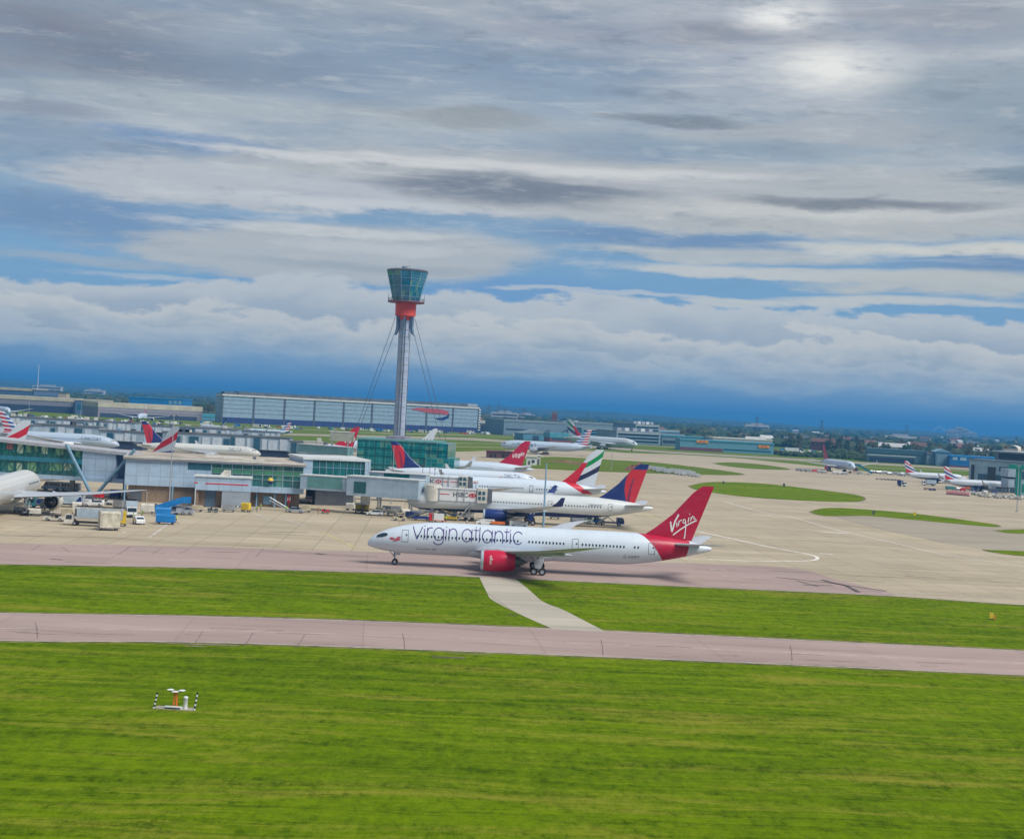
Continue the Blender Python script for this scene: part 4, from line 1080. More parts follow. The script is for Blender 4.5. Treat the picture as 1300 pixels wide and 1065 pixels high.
for k in range(6):
    a = R(30 + 60*k); ca, sa = math.cos(a), math.sin(a); mb = MB()
    P = [(2.3, 66.6), (4.1, 66.6), (3.9, 62), (4.6, 58.6), (3.6, 59.4), (2.8, 62.0), (2.3, 61.5)]
    vs = [Vector((ca*r_ - sa*d_, sa*r_ + ca*d_, z)) for d_ in (-.35, .35) for r_, z in P]; n = len(P)
    mb.add(vs, [tuple(range(n)), tuple(range(2*n-1, n-1, -1))] + [(i, n+i, n+(i+1)%n, (i+1)%n) for i in range(n)]); mb.build('bracket', mat('slate_steel', (.12,.19,.30), .5), T)
for k, a in enumerate((180-8, 8, 90)):
    for d_, za in ((-2.2, 66.0), (2.2, 59.2)):
        ca, sa = math.cos(R(a)), math.sin(R(a)); mb = MB()
        mb.cyl((ca*4.2 - sa*.5, sa*4.2 + ca*.5, za), (ca*(4.2 + za*.31) - sa*(d_), sa*(4.2 + za*.31) + ca*d_, -.2), .11, n=6); mb.build('stay_cable', M['dgrey'], T)
mb = MB(); mb.lathe([(3.4, 72.2), (7.7, 72.4), (7.9, 72.7), (7.7, 73.0), (5.2, 73.1)], 28); mb.build('walkway', mat('dark_red_deck', (.16,.06,.08), .6), T, smooth=30)
mb = MB()
for k in range(28):
    a = 2*math.pi*k/28; mb.cyl((7.6*math.cos(a), 7.6*math.sin(a), 73), (7.6*math.cos(a), 7.6*math.sin(a), 74.2), .05, n=4)
mb.lathe([(7.57, 74.15), (7.63, 74.15), (7.63, 74.25), (7.57, 74.25)], 28); mb.lathe([(7.57, 73.6), (7.62, 73.6), (7.62, 73.66), (7.57, 73.66)], 28); mb.build('railing', M['dgrey'], T)
NC = 12
def ring(r_, z, n=NC): return [Vector((r_*math.cos(2*math.pi*(i+.5)/n), r_*math.sin(2*math.pi*(i+.5)/n), z)) for i in range(n)]
mb = MB(); mb.loft([ring(5.6, 73.1), ring(7.2, 79.2), ring(8.7, 85.6)]); mb.build('cab', clad('cab_glass', (.0,.17,.30), 1.3, 2.2, .10, .3, glass=True), T)
mb = MB()
for i in range(NC):
    mb.cyl(ring(5.68, 73.1)[i], ring(8.78, 85.6)[i], .13, n=5)
for r_, z in ((7.25, 79.3), (6.1, 74.9), (8.0, 82.5)):
    q = ring(r_, z)
    for i in range(NC): mb.cyl(q[i], q[(i+1) % NC], .09, n=4)
mb.build('mullion', M['lblue'], T)
mb = MB(); mb.loft([ring(8.85, 85.6), ring(9.0, 86.0), ring(8.2, 86.5), ring(3.2, 86.9)]); mb.build('cab_roof', M['dgrey'], T)
mb = MB(); mb.lathe([(2.6, 86.8), (2.4, 87.9), (.01, 88.1)], 12); mb.cyl((1, 0, 88), (1, 0, 90.5), .06, n=4); mb.cyl((-5, -3, 86.5), (-5, -3, 88.6), .06, n=4); mb.build('roof_plant', M['grey'], T)
for (x_, y_) in ((-8.0,0),(8.0,1),(-6,-4.6),(6,-4.6)):
    mb = MB(); mb.cyl((x_*.96, y_*.96, 73), (x_*.96, y_*.96, 76.2), .07, n=4); mb.build('aerial', M['dgrey'], T)

# --- the big maintenance hangar
h = Fr(281, 1600, 606.5, 1800); HR = h.root('hangar', 'huge grey blue aircraft hangar with ribbon emblem behind the control tower', 'hangar')
LW = h.len; HH = 31.0
mb = MB(); mb.box(0, LW, .6, 16, -.2, HH-2); mb.build('wall', HANG, HR)
mb = MB(); mb.box(-.6, LW+.6, -.8, 17, HH-2.0, HH-.3); mb.build('fascia', mat('pale_fascia', (.60,.60,.60), .6), HR)
mb = MB(); mb.box(0, LW, .2, 16, HH-.3, HH+.4); mb.box(20, LW-14, 4, 14, HH+.4, HH+3.2)
mb.box(4, 20, 5, 13, HH+.4, HH+2.4)
mb.build('roof', ROOFD, HR)
mb = MB(); mb.box(LW*.955, LW+.5, 4, 15, HH+.4, HH+3.6); mb.build('roof_plant_room', M['grey'], HR)
nb = 9; bw = LW/nb
for k in range(nb):
    mb = MB(); mb.box(k*bw+1.4, (k+1)*bw-1.4, .25, .6, 6.2, HH-2); mb.build('hangar_door', clad('hangar_door_sheet', (.27,.38,.50), 1.9, 30, seam=.25), HR)
mb = MB()
for k in range(nb+1): mb.box(k*bw-.8, k*bw+.8, 0, .7, 0, HH-2)
for z in (11, 15.5, 20, 24.5): mb.box(0, LW, .12, .3, z, z+.35)
mb.build('frame_column', M['dgrey'], HR)
mb = MB(); mb.box(0, LW, .3, .65, 0, 6.2); mb.build('ground_band', mat('deep_blue_band', (.02,.04,.16), .6), HR)
mb = MB()
for k in range(9): mb.prism([(LW+.3, 3+k*3), (LW+3.2, 3+k*3), (LW+3.2, 4.3+k*3), (LW+.3, 4.8+k*3)], 0, 4)
mb.build('stair_tower', WFR, HR)
# ribbon emblem
def hz_(P, m, nm, w_=-.15):
    mb = MB(); Q = [h.at(a, b) for a, b in P]
    c0 = len(Q)//2
    mb.add([(u, w_, z) for u, z in Q], [(i, i+1, len(Q)-2-i, len(Q)-1-i) for i in range(c0-1)]); mb.build(nm, m, HR)
up_p = [(521,519),(530,517.6),(542,518.0),(552,518.6),(562,519.8),(568,521.6),(570.5,525.5)]
lo_p = [(566,527),(562,526),(556,525.2),(548,524.6),(540,523.4),(530,521.2),(521,519.3)]
hz_(up_p + lo_p, mat('emblem_soft_red', (.42,.08,.09), .5), 'emblem_ribbon')
hz_([(553,530.5),(560,530.2),(566,528.6),(571,524.6),(569.5,530.5),(563,533.6),(556,533.0),(553,531)], M['navy'], 'emblem_ribbon', -.16)

# --- helper for plain far buildings
def shed(px0, px1, D0, D1, z1, depth, wall, roof, label, name='building', cat='building', z0=0, roofh=.6, bands=(), gable=False, over=.5):
    f = Fr(px0, D0, px1, D1); r = f.root(name, label, cat); L_ = f.len
    mb = MB(); mb.box(0, L_, 0, depth, -.2, z1); mb.build('wall', wall, r)
    mb = MB()
    if gable: mb.prism([(-over, z1), (L_+over, z1), (L_/2, z1+roofh)], -over, depth+over)
    else: mb.prism([(-over, z1), (L_+over, z1), (L_+over, z1+roofh), (-over, z1+roofh)], -over, depth+over)
    mb.build('roof', roof, r)
    for (nm, m, a, b, za, zb) in bands:
        mb = MB(); mb.box(a*L_, b*L_, -.22, .1, za, zb); mb.build(nm, m, r)
    return f, r
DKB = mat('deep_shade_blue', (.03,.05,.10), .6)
# left: cargo sheds
shed(-160, 97, 1640, 1680, 13, 60, mat('mauve_wall', (.22,.22,.28), .7), CREAM, 'long low shed with cream roof left of the far airliners', bands=[('loading_opening', DKB, .02, .98, 0, 7.5)], roofh=4)
shed(95, 142, 1650, 1660, 15.5, 40, mat('blue_slate_wall', (.07,.13,.25), .6), CREAM, 'dark blue block between the two long cream roofs', roofh=1.5, bands=[('window_band', M['glassb'], .05, .95, 5, 11)])
shed(124, 256, 1560, 1620, 10.5, 55, mat('mauve_wall2', (.26,.24,.30), .7), CREAM, 'long curved cream roofed shed behind the head on airliner', roofh=5, bands=[('loading_opening', DKB, .02, .95, 0, 4.5), ('canopy', mat('mauve_canopy', (.28,.26,.32), .6), 0, 1, 7, 10.4)])
shed(-40, 44, 1900, 1900, 22, 50, mat('blue_slate_wall', (.07,.13,.25), .6), CREAM, 'building with cream roof top left of the sheds', roofh=3)
f_, r_ = shed(42, 73, 1780, 1790, 23.5, 30, mat('slate_block', (.10,.17,.30), .7), ROOFD, 'slate blue block with roof mast', roofh=.8, bands=[('window_band', M['glassb'], .03, .97, 15, 18)])
mb = MB(); mb.cyl((4, 5, 24), (4, 5, 55), .5, .25, 6); mb.build('mast', WFR, r_)
shed(73, 83, 1770, 1770, 22, 14, mat('cream_render', (.46,.40,.30), .8), ROOFD, 'small cream block beside the slate blue block')
f_, r_ = shed(163, 231, 2000, 2000, 20, 60, BLU2, mat('vivid_blue_roof', (.01,.22,.55), .5), 'bright blue warehouse beyond the cream roof', roofh=1.4)
for k in range(3):
    mb = MB(); mb.box(f_.len*(.74+k*.09), f_.len*(.80+k*.09), -.2, .2, 14, 19); mb.build('roof_vent', M['lblue'], r_)
f_, r_ = shed(254, 300, 1650, 1700, 4.5, 30, BLU, mat('teal_sheet_roof', (.06,.28,.38), .5), 'teal roofed annex at the hangar left corner', roofh=3)
# right of the hangar
f_, r_ = shed(609, 640, 1900, 1900, 11, 30, ROOFD, mat('white_roof_sheet', (.62,.62,.58), .6), 'white roofed open shelter right of the hangar', roofh=3.2, bands=[('opening', DKB, .05, .95, 0, 9)])
for a, b, D, zz, lab in ((639, 716, 1760, 16, 'large grey shed with pale roof edge left of the brick chimney'), (714, 782, 1900, 17, 'grey shed right of the brick chimney')):
    f_, r_ = shed(a, b, D, D+30, zz, 60, clad('grey_shed', (.17,.25,.33), 2.5, 30), mat('grey_sheet_roof', (.20,.26,.30), .7), lab, roofh=2.2, bands=[('window_band', DKB, .04, .6, 6, 8), ('door', M['dgrey'], .68, .76, 0, 8)])
shed(664, 704, 1500, 1510, 7, 30, BLU, mat('grey_sheet_roof', (.20,.26,.30), .7), 'low blue store in front of the grey sheds', roofh=4, gable=True, bands=[('door', DKB, .3, .5, 0, 5)])
shed(698, 745, 1420, 1430, 5.5, 20, mat('brick_base', (.22,.08,.08), .8), mat('teal_sheet_roof', (.06,.28,.38), .5), 'brick store with teal roof left of the double deck airliner', roofh=4.5, bands=[('window_band', M['glassb'], .05, .95, 3.5, 5)])
ch = W(703, 2300); c_ = thing('brick_chimney', ch, 'tall square red brick chimney on the skyline', 'chimney')
mb = MB(); mb.box(-4.2, 4.2, -4.2, 4.2, 0, 30); mb.build('stack', M['brickred'], c_); mb = MB(); mb.box(-4.6, 4.6, -4.6, 4.6, 27.5, 28.3); mb.box(-4.6, 4.6, -4.6, 4.6, 30, 30.6); mb.build('band', M['concrete'], c_)
bl = clad('office_cladding', (.20,.29,.36), 2.5, 30)
rnd = random.Random(3)
for i, (a, b, D, zz, rh, col) in enumerate(((738, 800, 1750, 12, 1.5, BLU), (782, 838, 1560, 13, 1.2, bl), (806, 836, 1800, 20, 1.0, bl), (838, 868, 1640, 9, 3.5, bl), (836, 862, 1900, 14, 1.0, BLU))):
    f_, r_ = shed(a, b, D, D+25, zz, 40, col, mat('grey_sheet_roof', (.20,.26,.30), .7), ['long blue shed behind the double deck airliner', 'grey office block with three window rows behind the airliner nose', 'upper office block with pale roof plant', 'pitched roof depot right of the office block', 'blue block behind the pitched roof depot'][i], roofh=rh,
        bands=[('window_band', M['glassd'], .04, .96, 2.5+3.4*k, 4.4+3.4*k) for k in range(int(zz/3.8))] + ([('cornice', WFR, 0, 1, zz-.9, zz-.2)]))
    if i in (1, 2):
        for k in range(5):
            mb = MB(); u = f_.len*(.1+.18*k); mb.box(u, u+5, 8, 16, zz+rh, zz+rh+3.0); mb.build('roof_plant', WFR if k % 2 else M['grey'], r_)
# depot with the yellow signs
DH = mat('depot_blue', (.13,.32,.42), .6, var=.1)
f_, r_ = shed(863, 982, 1420, 1420, 9.5, 40, DH, mat('teal_sheet_roof', (.06,.28,.38), .5), 'long blue depot with two orange signs beyond the runway', 'depot', 'depot', roofh=1.2,
   bands=[('brick_plinth', mat('brick_plinth', (.17,.07,.09), .8), 0, .46, -.1, 3.2), ('window_band', M['glassb'], .47, .97, 2.2, 3.4)])
SG = mat('sign_orange', (.75,.33,.03), .5)
for a, b, y0, y1 in ((884.5, 899, 559, 562.6), (963, 976.5, 565.2, 569)):
    Q = [f_.at(a, y0), f_.at(b, y1)]; u0, u1 = Q[0][0], Q[1][0]; zt, zb = Q[0][1]+.3, Q[1][1]-.1
    mb = MB(); mb.box(u0, u1, -.6, -.3, zb, zt); sg = mb.build('sign', SG, r_)
    ps, w0 = textquads('DHL', (zt-zb)*.62, .2, True); k = (u1-u0)*.66/w0; mb = MB()
    for p in ps: mb.add([(u0+(u1-u0)*.17 + x*k, -.64, zb+(zt-zb)*.2+y) for x, y in p], [tuple(range(len(p)))])
    mb.build('sign_lettering', M['red'], sg)
f_, r_ = shed(905, 980, 1560, 1565, 11.5, 40, mat('white_wall', (.42,.46,.50), .7), mat('white_roof_sheet', (.62,.62,.58), .6), 'white roofed office block with window row behind the depot', roofh=1.0, bands=[('window_band', DKB, .3, .98, 7.2, 9.6)])
mb = MB()
for k in range(22): mb.box(f_.len*(.3+.031*k), f_.len*(.3+.031*k)+.6, -.35, 0, 7.2, 9.6)
mb.build('pillar', WFR, r_)
shed(840, 905, 1600, 1600, 10, 30, bl, mat('teal_sheet_roof', (.06,.28,.38), .5), 'grey block with teal roof behind the left end of the depot', roofh=1.5, bands=[('window_band', DKB, .02, .98, 3, 6)])
# far right sheds
f_, r_ = shed(1101, 1176, 1340, 1330, 8.2, 40, clad('sage_shed', (.10,.19,.24), 2.5, 30), mat('dark_teal_roof', (.05,.13,.18), .6), 'long dark roofed goods shed beyond the right end of the runway', roofh=4.0, bands=[('loading_opening', DKB, .03, .8, .1, 4.6), ('fascia', WFR, 0, .82, 6.0, 6.9)])
shed(1176, 1188, 1325, 1325, 9.5, 30, bl, ROOFD, 'grey link block beside the goods shed', roofh=1.2)
shed(1187, 1206, 1320, 1318, 12.3, 36, BLU, mat('lightblue_roof', (.20,.36,.48), .6), 'light blue gabled hangar right of the goods shed', roofh=2.6, gable=True, bands=[('door', mat('pale_door', (.20,.34,.44), .6), .08, .9, 0, 10)])
f_, r_ = shed(1205, 1262, 1300, 1290, 9.0, 30, BLU2, mat('vivid_blue_roof', (.01,.22,.55), .5), 'vivid blue warehouse with pale sign at the right', roofh=1.4, bands=[('base', mat('brick_base', (.22,.08,.08), .8), 0, 1, -.1, 1.4), ('sign', mat('pale_sign', (.35,.58,.66), .5), .07, .18, 6.2, 9.4), ('sign', mat('pale_sign', (.35,.58,.66), .5), .24, .38, 6.2, 9.4)])

# --- right terminal
f = Fr(1229, 800, 1330, 760); r_ = f.root('terminal', 'grey and teal terminal block at the right edge beside the parked airliners', 'terminal')
SAGE = clad('sage_terminal_cladding', (.33,.48,.55), 4, 3, .5, .35)
mb = MB(); mb.box(0, 90, 0, 40, -.2, 15.5); mb.build('wall', SAGE, r_)
mb = MB(); mb.box(-.6, 90, -.6, 41, 15.5, 16.2); mb.box(6, 90, 14, 40, 16.2, 20.6); mb.build('roof', mat('grey_sheet_roof', (.20,.26,.30), .7), r_)
mb = MB(); mb.box(5, 90, 12, 41, 20.6, 21.2); mb.build('roof_edge', WFR, r_)
for (a, b, z0, z1) in ((12, 17, 3, 12.5), (1.5, 3.5, 3, 13)): mb = MB(); mb.box(a, b, -.15, .1, z0, z1); mb.build('window', M['glassd'], r_)
mb = MB(); mb.box(19, 60, -.12, .1, 10.5, 13); mb.build('window', M['glassb'], r_)
mb = MB(); mb.box(6, 60, -.12, .1, 4.5, 8.5); mb.build('window', M['glassb'], r_)
mb = MB(); mb.box(8, 60, 13.8, 14.1, 17.0, 19.8); mb.build('window', M['glassd'], r_)
for k in range(2):
    f2 = Fr(1271+k*21, 830, 1290+k*21, 825); q = f2.root('domed_roof_unit', ['white domed roof unit on the terminal, the left of two', 'white domed roof unit on the terminal at the photo edge'][k], 'roof dome'); q.location.z = 20.9
    mb = MB(); secs = []
    for j in range(9):
        a = math.pi*j/8; secs.append([Vector((4.2-4.2*math.cos(a), y_, 1.2+2.2*math.sin(a))) for y_ in (0, 7)])
    mb.loft(secs, closed=False); mb.box(0.02, 8.38, .1, 6.9, 0, 1.4); mb.build('dome', M['offwhite'], q, smooth=40)
# jet bridge and green pillars of the right terminal
f = Fr(1269, 770, 1300, 735); r_ = f.root('jet_bridge', 'pale blue grey jet bridge meeting the nose of the right hand narrow airliner', 'jet bridge')
JB = clad('jet_bridge_sheet', (.34,.45,.55), 1.2, 20, .5, .3)
mb = MB(); mb.box(0, 11.5, 0, 4, 8.6, 12.6); mb.build('cabin', JB, r_); mb = MB(); mb.box(0.2, 11, .4, 3.6, 3.4, 7.6); mb.build('lower_cabin', JB, r_)
mb = MB(); mb.box(1, 10.5, .5, 3.5, 7.6, 8.6); mb.build('gap_frame', DKB, r_)
for a in (1.0, 5.5, 10.4):
    mb = MB(); mb.cyl((a, 1.2, 0), (a, 1.2, 3.5), .3, n=8); mb.build('leg', M['grey'], r_)
f = Fr(1289, 735, 1320, 733); r_ = f.root('stair_block', 'green framed stair block at the right edge of the photo', 'stair block')
mb = MB(); mb.box(0, 2.3, 0, 2, 0, 14); mb.box(10, 12.3, 0, 2, 0, 14); mb.box(-3.5, 16, -.3, 2.4, 13.2, 15.4); mb.build('frame', M['green'], r_)
mb = MB(); mb.box(2.3, 10, .3, 8, 0, 12.8); mb.build('wall', SAGE, r_); mb = MB(); mb.box(2.6, 9.6, .1, .3, 8.4, 12); mb.build('window', M['glassb'], r_); mb = MB(); mb.box(3, 9.2, .12, .3, 2, 6); mb.build('door', M['green'], r_)

# --- teal glass building in front of the tower
f = Fr(452, 578, 566, 575); r_ = f.root('glass_building', 'teal glazed building at the foot of the control tower', 'glass building')
L_ = f.len; kz = f.at(500, 559)[1]
mb = MB(); mb.box(0, L_, 0, 26, 3.8, kz-.3); mb.build('curtain_wall', TEAL, r_)
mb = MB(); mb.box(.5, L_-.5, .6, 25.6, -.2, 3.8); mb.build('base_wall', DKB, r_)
mb = MB(); mb.box(-.4, L_-4, -.4, 26.4, kz-.3, kz+.3); mb.build('roof', mat('teal_roof_deck', (.12,.30,.30), .6), r_)
mb = MB(); mb.box(10, L_*.5, 4, 18, kz+.3, kz+1.5); mb.build('roof_plant', mat('mauve_canopy', (.28,.26,.32), .6), r_)
mb = MB()
for z in (kz*.36, kz*.58, kz*.78): mb.box(-.02, L_+.02, -.16, .0, z, z+.35)
for k in range(11): mb.box(L_*k/10-.1, L_*k/10+.1, -.2, 0, 3.8, kz-.3)
mb.build('mullion', M['tealglass'], r_)
mb = MB(); mb.box(L_-8, L_+3.2, -3, 14, -.2, kz*.62); mb.build('annex', TEAL, r_)

# --- pier, clad part and glazed part
f = Fr(156.5, 392, 382.5, 400); P = f.root('terminal_pier', 'long terminal pier with blue grey cladding, green glazing and flat tan roof', 'terminal pier')
L_ = f.len; zt = 11.7; zb = f.at(200, 617)[1]; ug = f.at(268.5, 600)[0]
mb = MB(); mb.box(0, ug, 0, 41, zb, zt-.7); mb.build('cladding', CLB, P)
mb = MB(); mb.box(ug, L_, .3, 41, f.at(330, 618)[1], zt-.7); mb.build('glazing', GLZ, P)
mb = MB(); mb.box(1.0, L_-.6, .9, 40, -.2, zb if zb < 6 else 6); mb.build('ground_wall', M['brick'], P)
mb = MB(); mb.box(-.5, L_+.6, -.6, 41.6, zt-.7, zt-.35); mb.build('eaves', mat('mauve_eaves', (.20,.22,.30), .6), P)
mb = MB(); mb.box(-.6, L_+.7, -.7, 41.7, zt-.35, zt); mb.build('roof', ROOF, P)
mb = MB(); mb.cyl((0, -.6, zt+.1), (L_, -.6, zt+.1), .12, n=6); mb.cyl((-.5, -.5, zt+.1), (-.5, 41, zt+.1), .12, n=6); mb.build('roof_rail', WFR, P)
for (a, b, c_, d) in ((20, 30, 20, 8), (30, 36, 12, 5), (33, 33.8, 14, 20)):
    mb = MB(); mb.box(a, b, c_, c_+d, zt, zt+.25); mb.build('roof_patch', M['offwhite'] if a < 33 else M['dgrey'], P)
zg0, zg1 = f.at(330, 617.5)[1], zt-.8
mb = MB(); nm = 9
for k in range(nm+1): u = ug + (L_-ug)*k/nm; mb.box(u-.09, u+.09, .1, .32, zg0, zg1)
for z in (zg0+(zg1-zg0)*.33, zg0+(zg1-zg0)*.55, zg0+(zg1-zg0)*.78): mb.box(ug, L_, .12, .32, z, z+.14)
mb.build('mullion', mat('mullion_blue_grey', (.26,.38,.42), .5), P)
lit_paint = mat('painted_lit_room', (.06,.24,.13), .5)  # flat green pane colour carries the lit room look, nothing emits
for k in range(nm):
    u0 = ug + (L_-ug)*k/nm + .2; u1 = ug + (L_-ug)*(k+1)/nm - .2
    mb = MB(); mb.box(u0, u1, .2, .29, zg0+(zg1-zg0)*.58, zg0+(zg1-zg0)*.76); mb.build('window', lit_paint, P)
mb = MB(); pane_box(mb, f, 239, 585, 268, 597, -.08, .1); mb.build('window', M['glassb'], P)
mb = MB(); mb.box(ug-.5, L_+.3, -1.6, .5, f.at(330, 624.5)[1], zg0); mb.build('canopy_beam', CLB, P)
for a in (157.5, 218, 325, 348, 362):
    u = f.gpx(a, 0); mb = MB(); mb.cyl((u, -.3, 0), (u, -.3, zb+.2), .22, n=8); mb.build('post', M['lblue'], P)
for a, b, y0, y1, m in ((163, 180, 622, 640, 'dgrey'), (334, 345, 630, 640, 'lblue'), (322, 326, 630, 635, 'dgrey'), (185, 187, 624, 640, 'concrete'), (246, 250, 622, 640, 'dgrey')):
    mb = MB(); u0, u1, z0, z1 = pane_box(mb, f, a, y1, b, y0, .7, .95); mb.build('door' if m != 'concrete' else 'pilaster', M[m], P)
# lower extension with the red line
g = Fr(246, 386, 316.5, 388); X_ = g.root('loading_annex', 'pale blue annex with thin red stripe standing against the pier', 'annex')
la = g.len; z1 = g.at(280, 606)[1]; z0 = g.at(280, 623)[1]
mb = MB(); mb.box(0, la, 0, 6.5, z0, z1); mb.build('upper_wall', CLB, X_)
uu = g.at(281, 640)[0]; mb = MB(); mb.box(uu, la-.05, .1, 6.2, 0, z0); mb.build('lower_wall', clad('pale_roller_door', (.33,.38,.44), 30, .5, .5, .25), X_)
mb = MB(); mb.box(.3, 1.0, .6, 6.2, 0, z0); mb.box(1.0, 2.6, 2.0, 6.2, 0, z0); mb.box(5.2, uu, 2.2, 6.2, 0, z0); mb.build('bay_wall', M['brick'], X_)
mb = MB(); mb.box(2.6, 5.2, 1.9, 6.2, 0, z0); mb.build('bay_door', mat('slate_door', (.10,.16,.24), .6), X_)
mb = MB(); a, z = g.at(261, 613.6); b, _ = g.at(315.5, 614); mb.box(a, b, -.06, .05, z-.12, z+.16); mb.build('red_stripe', M['red'], X_)
mb = MB(); a, z = g.at(246.5, 612.6); b, _ = g.at(251, 613); mb.box(a, b, -.06, .05, z-.12, z+.16); mb.build('red_stripe', M['red'], X_)
mb = MB(); mb.box(-.3, la+.3, -.3, 6.8, z1, z1+.3); mb.build('roof', WFR, X_)
mb = MB(); mb.prism([(la*.42, z1+.3), (la*.62, z1+.3), (la*.62, z1+1.7), (la*.50, z1+1.7)], 1, 5); mb.build('roof_hood', M['offwhite'], X_)
for k in range(14):
    mb = MB(); u = uu + .2 + k*(la-uu-.3)/14; mb.box(u, u+.28, -1.0, -.5, .45, .85); mb.build('bollard', M['dgrey'] if k % 2 else WFR, X_)
mb = MB(); mb.box(uu, la+2, -1.0, -.4, .05, .45); mb.build('bumper', M['concrete'], X_)
mb = MB(); mb.cyl((.2,-.3,0), (.2,-.3,z0+.4), .14, n=6); mb.build('drain_pipe', WFR, X_)
# round yellow and navy sign hung on the beam
q = thing('round_sign', W(341.5, 397, 0), 'round yellow and navy sign hanging on the pier glazing', 'sign'); q.location.z = f.at(341.5, 611)[1] - .7
mb = MB(); mb.lathe([(.01,0),(.45,.1),(.75,.5),(.85,.95)], 14); mb.build('lower_half', M['navy'], q, smooth=60)
mb = MB(); mb.lathe([(.85,.95),(.72,1.4),(.4,1.7),(.01,1.8)], 14); mb.build('upper_half', M['yellow'], q, smooth=60)

# --- glazed hall at the pier's right end
f = Fr(394, 412, 465.5, 417); r_ = f.root('glazed_hall', 'glazed hall with white rim at the right end of the pier', 'glazed hall'); L_ = f.len
zt2, zb2 = f.at(430, 582.5)[1], f.at(430, 604.5)[1]
mb = MB(); mb.box(0, L_-1.2, 0, 22, zb2, zt2-.5); mb.build('glazing', GLZ, r_)
mb = MB(); mb.box(L_-1.2, L_+.4, -.5, 22.5, zb2-.2, zt2); mb.box(-2.6, 0, -.2, 22, zb2-.2, zt2); mb.build('end_wall', CLB, r_)
mb = MB(); mb.box(-2.8, L_+.3, -.6, 22.8, zt2-.5, zt2+.1); mb.build('roof', WFR, r_)
mb = MB()
for k in range(9): mb.box(L_*k/8.2-.07, L_*k/8.2+.07, -.15, .02, zb2, zt2-.5)
mb.box(0, L_-1, -.14, 0, zb2+(zt2-zb2)*.45, zb2+(zt2-zb2)*.45+.15); mb.build('mullion', M['lblue'], r_)
mb = MB(); mb.box(2, L_-3, 4, 18, -.2, zb2); mb.build('base_block', M['dgrey'], r_)
# --- fixed bridges leading to the white gates
def tube(px0, px1, D0, D1, ytop, ybot, m, label, dep=4.2, wins=(), legs=(), name='boarding_bridge', roof=True, truss=None):
    f = Fr(px0, D0, px1, D1); r_ = f.root(name, label, 'boarding bridge'); L_ = f.len; xm = (px0+px1)/2
    z1 = f.at(xm, ytop)[1]; z0 = f.at(xm, ybot)[1]
    mb = MB(); mb.box(0, L_, 0, dep, z0, z1-.25); mb.build('body', m, r_)
    mb = MB(); mb.box(-.15, L_+.15, -.2, dep+.2, z1-.25, z1); mb.build('roof', WFR, r_)
    for a, b, y0, y1, mm in wins:
        mb = MB(); pane_box(mb, f, a, y1, b, y0, -.08, .1); mb.build('window', mm, r_)
    if truss:
        a, b, n = truss; ua, ub = f.gpx(a, 0, z0), f.gpx(b, 0, z0); mb = MB()
        for k in range(n):
            x0, x1 = ua+(ub-ua)*k/n, ua+(ub-ua)*(k+1)/n; lo, hi = z0+.3, z1-.5
            mb.cyl((x0, -.12, lo if k % 2 else hi), (x1, -.12, hi if k % 2 else lo), .09, n=5)
        mb.build('truss', WFR, r_)
    for a in legs:
        u = f.gpx(a, 1.5); mb = MB(); mb.cyl((u, dep/2-1.2, 0), (u, dep/2-1.2, z0), .28, n=8); mb.cyl((u, dep/2+1.2, 0), (u, dep/2+1.2, z0), .28, n=8); mb.box(u-.3, u+.3, .2, dep-.2, z0-.5, z0); mb.build('leg', M['steel'], r_)
    return f, r_, z0, z1
BG = clad('bridge_panel', (.38,.49,.60), 2.6, 30, .5, .3)
GP = mat('pale_green_glass', (.12,.30,.30), .15, 0, spec=.8)
tube(379, 440, 396, 393, 603.5, 622.5, BG, 'grey boarding bridge with pale green window and zigzag truss right of the pier', wins=[(390, 435, 607, 618.5, GP)], truss=(391, 434, 6), legs=(388, 438))
tube(438, 529, 390, 384, 606, 631.5, BG, 'long grey bridge box with one dark green window, left of the white gates', 4.6, wins=[(449, 465, 612, 625.5, M['tealglass'])], legs=(452, 461, 470, 480, 489, 497, 505, 513, 521), truss=(450, 464, 1))
tube(466, 538, 405, 402, 600, 612, BG, 'upper grey bridge box with glass end above the long bridge', 4.5, wins=[(470, 480, 602, 609, GP), (487, 520, 601.5, 610, M['tealglass'])], legs=(480, 520))
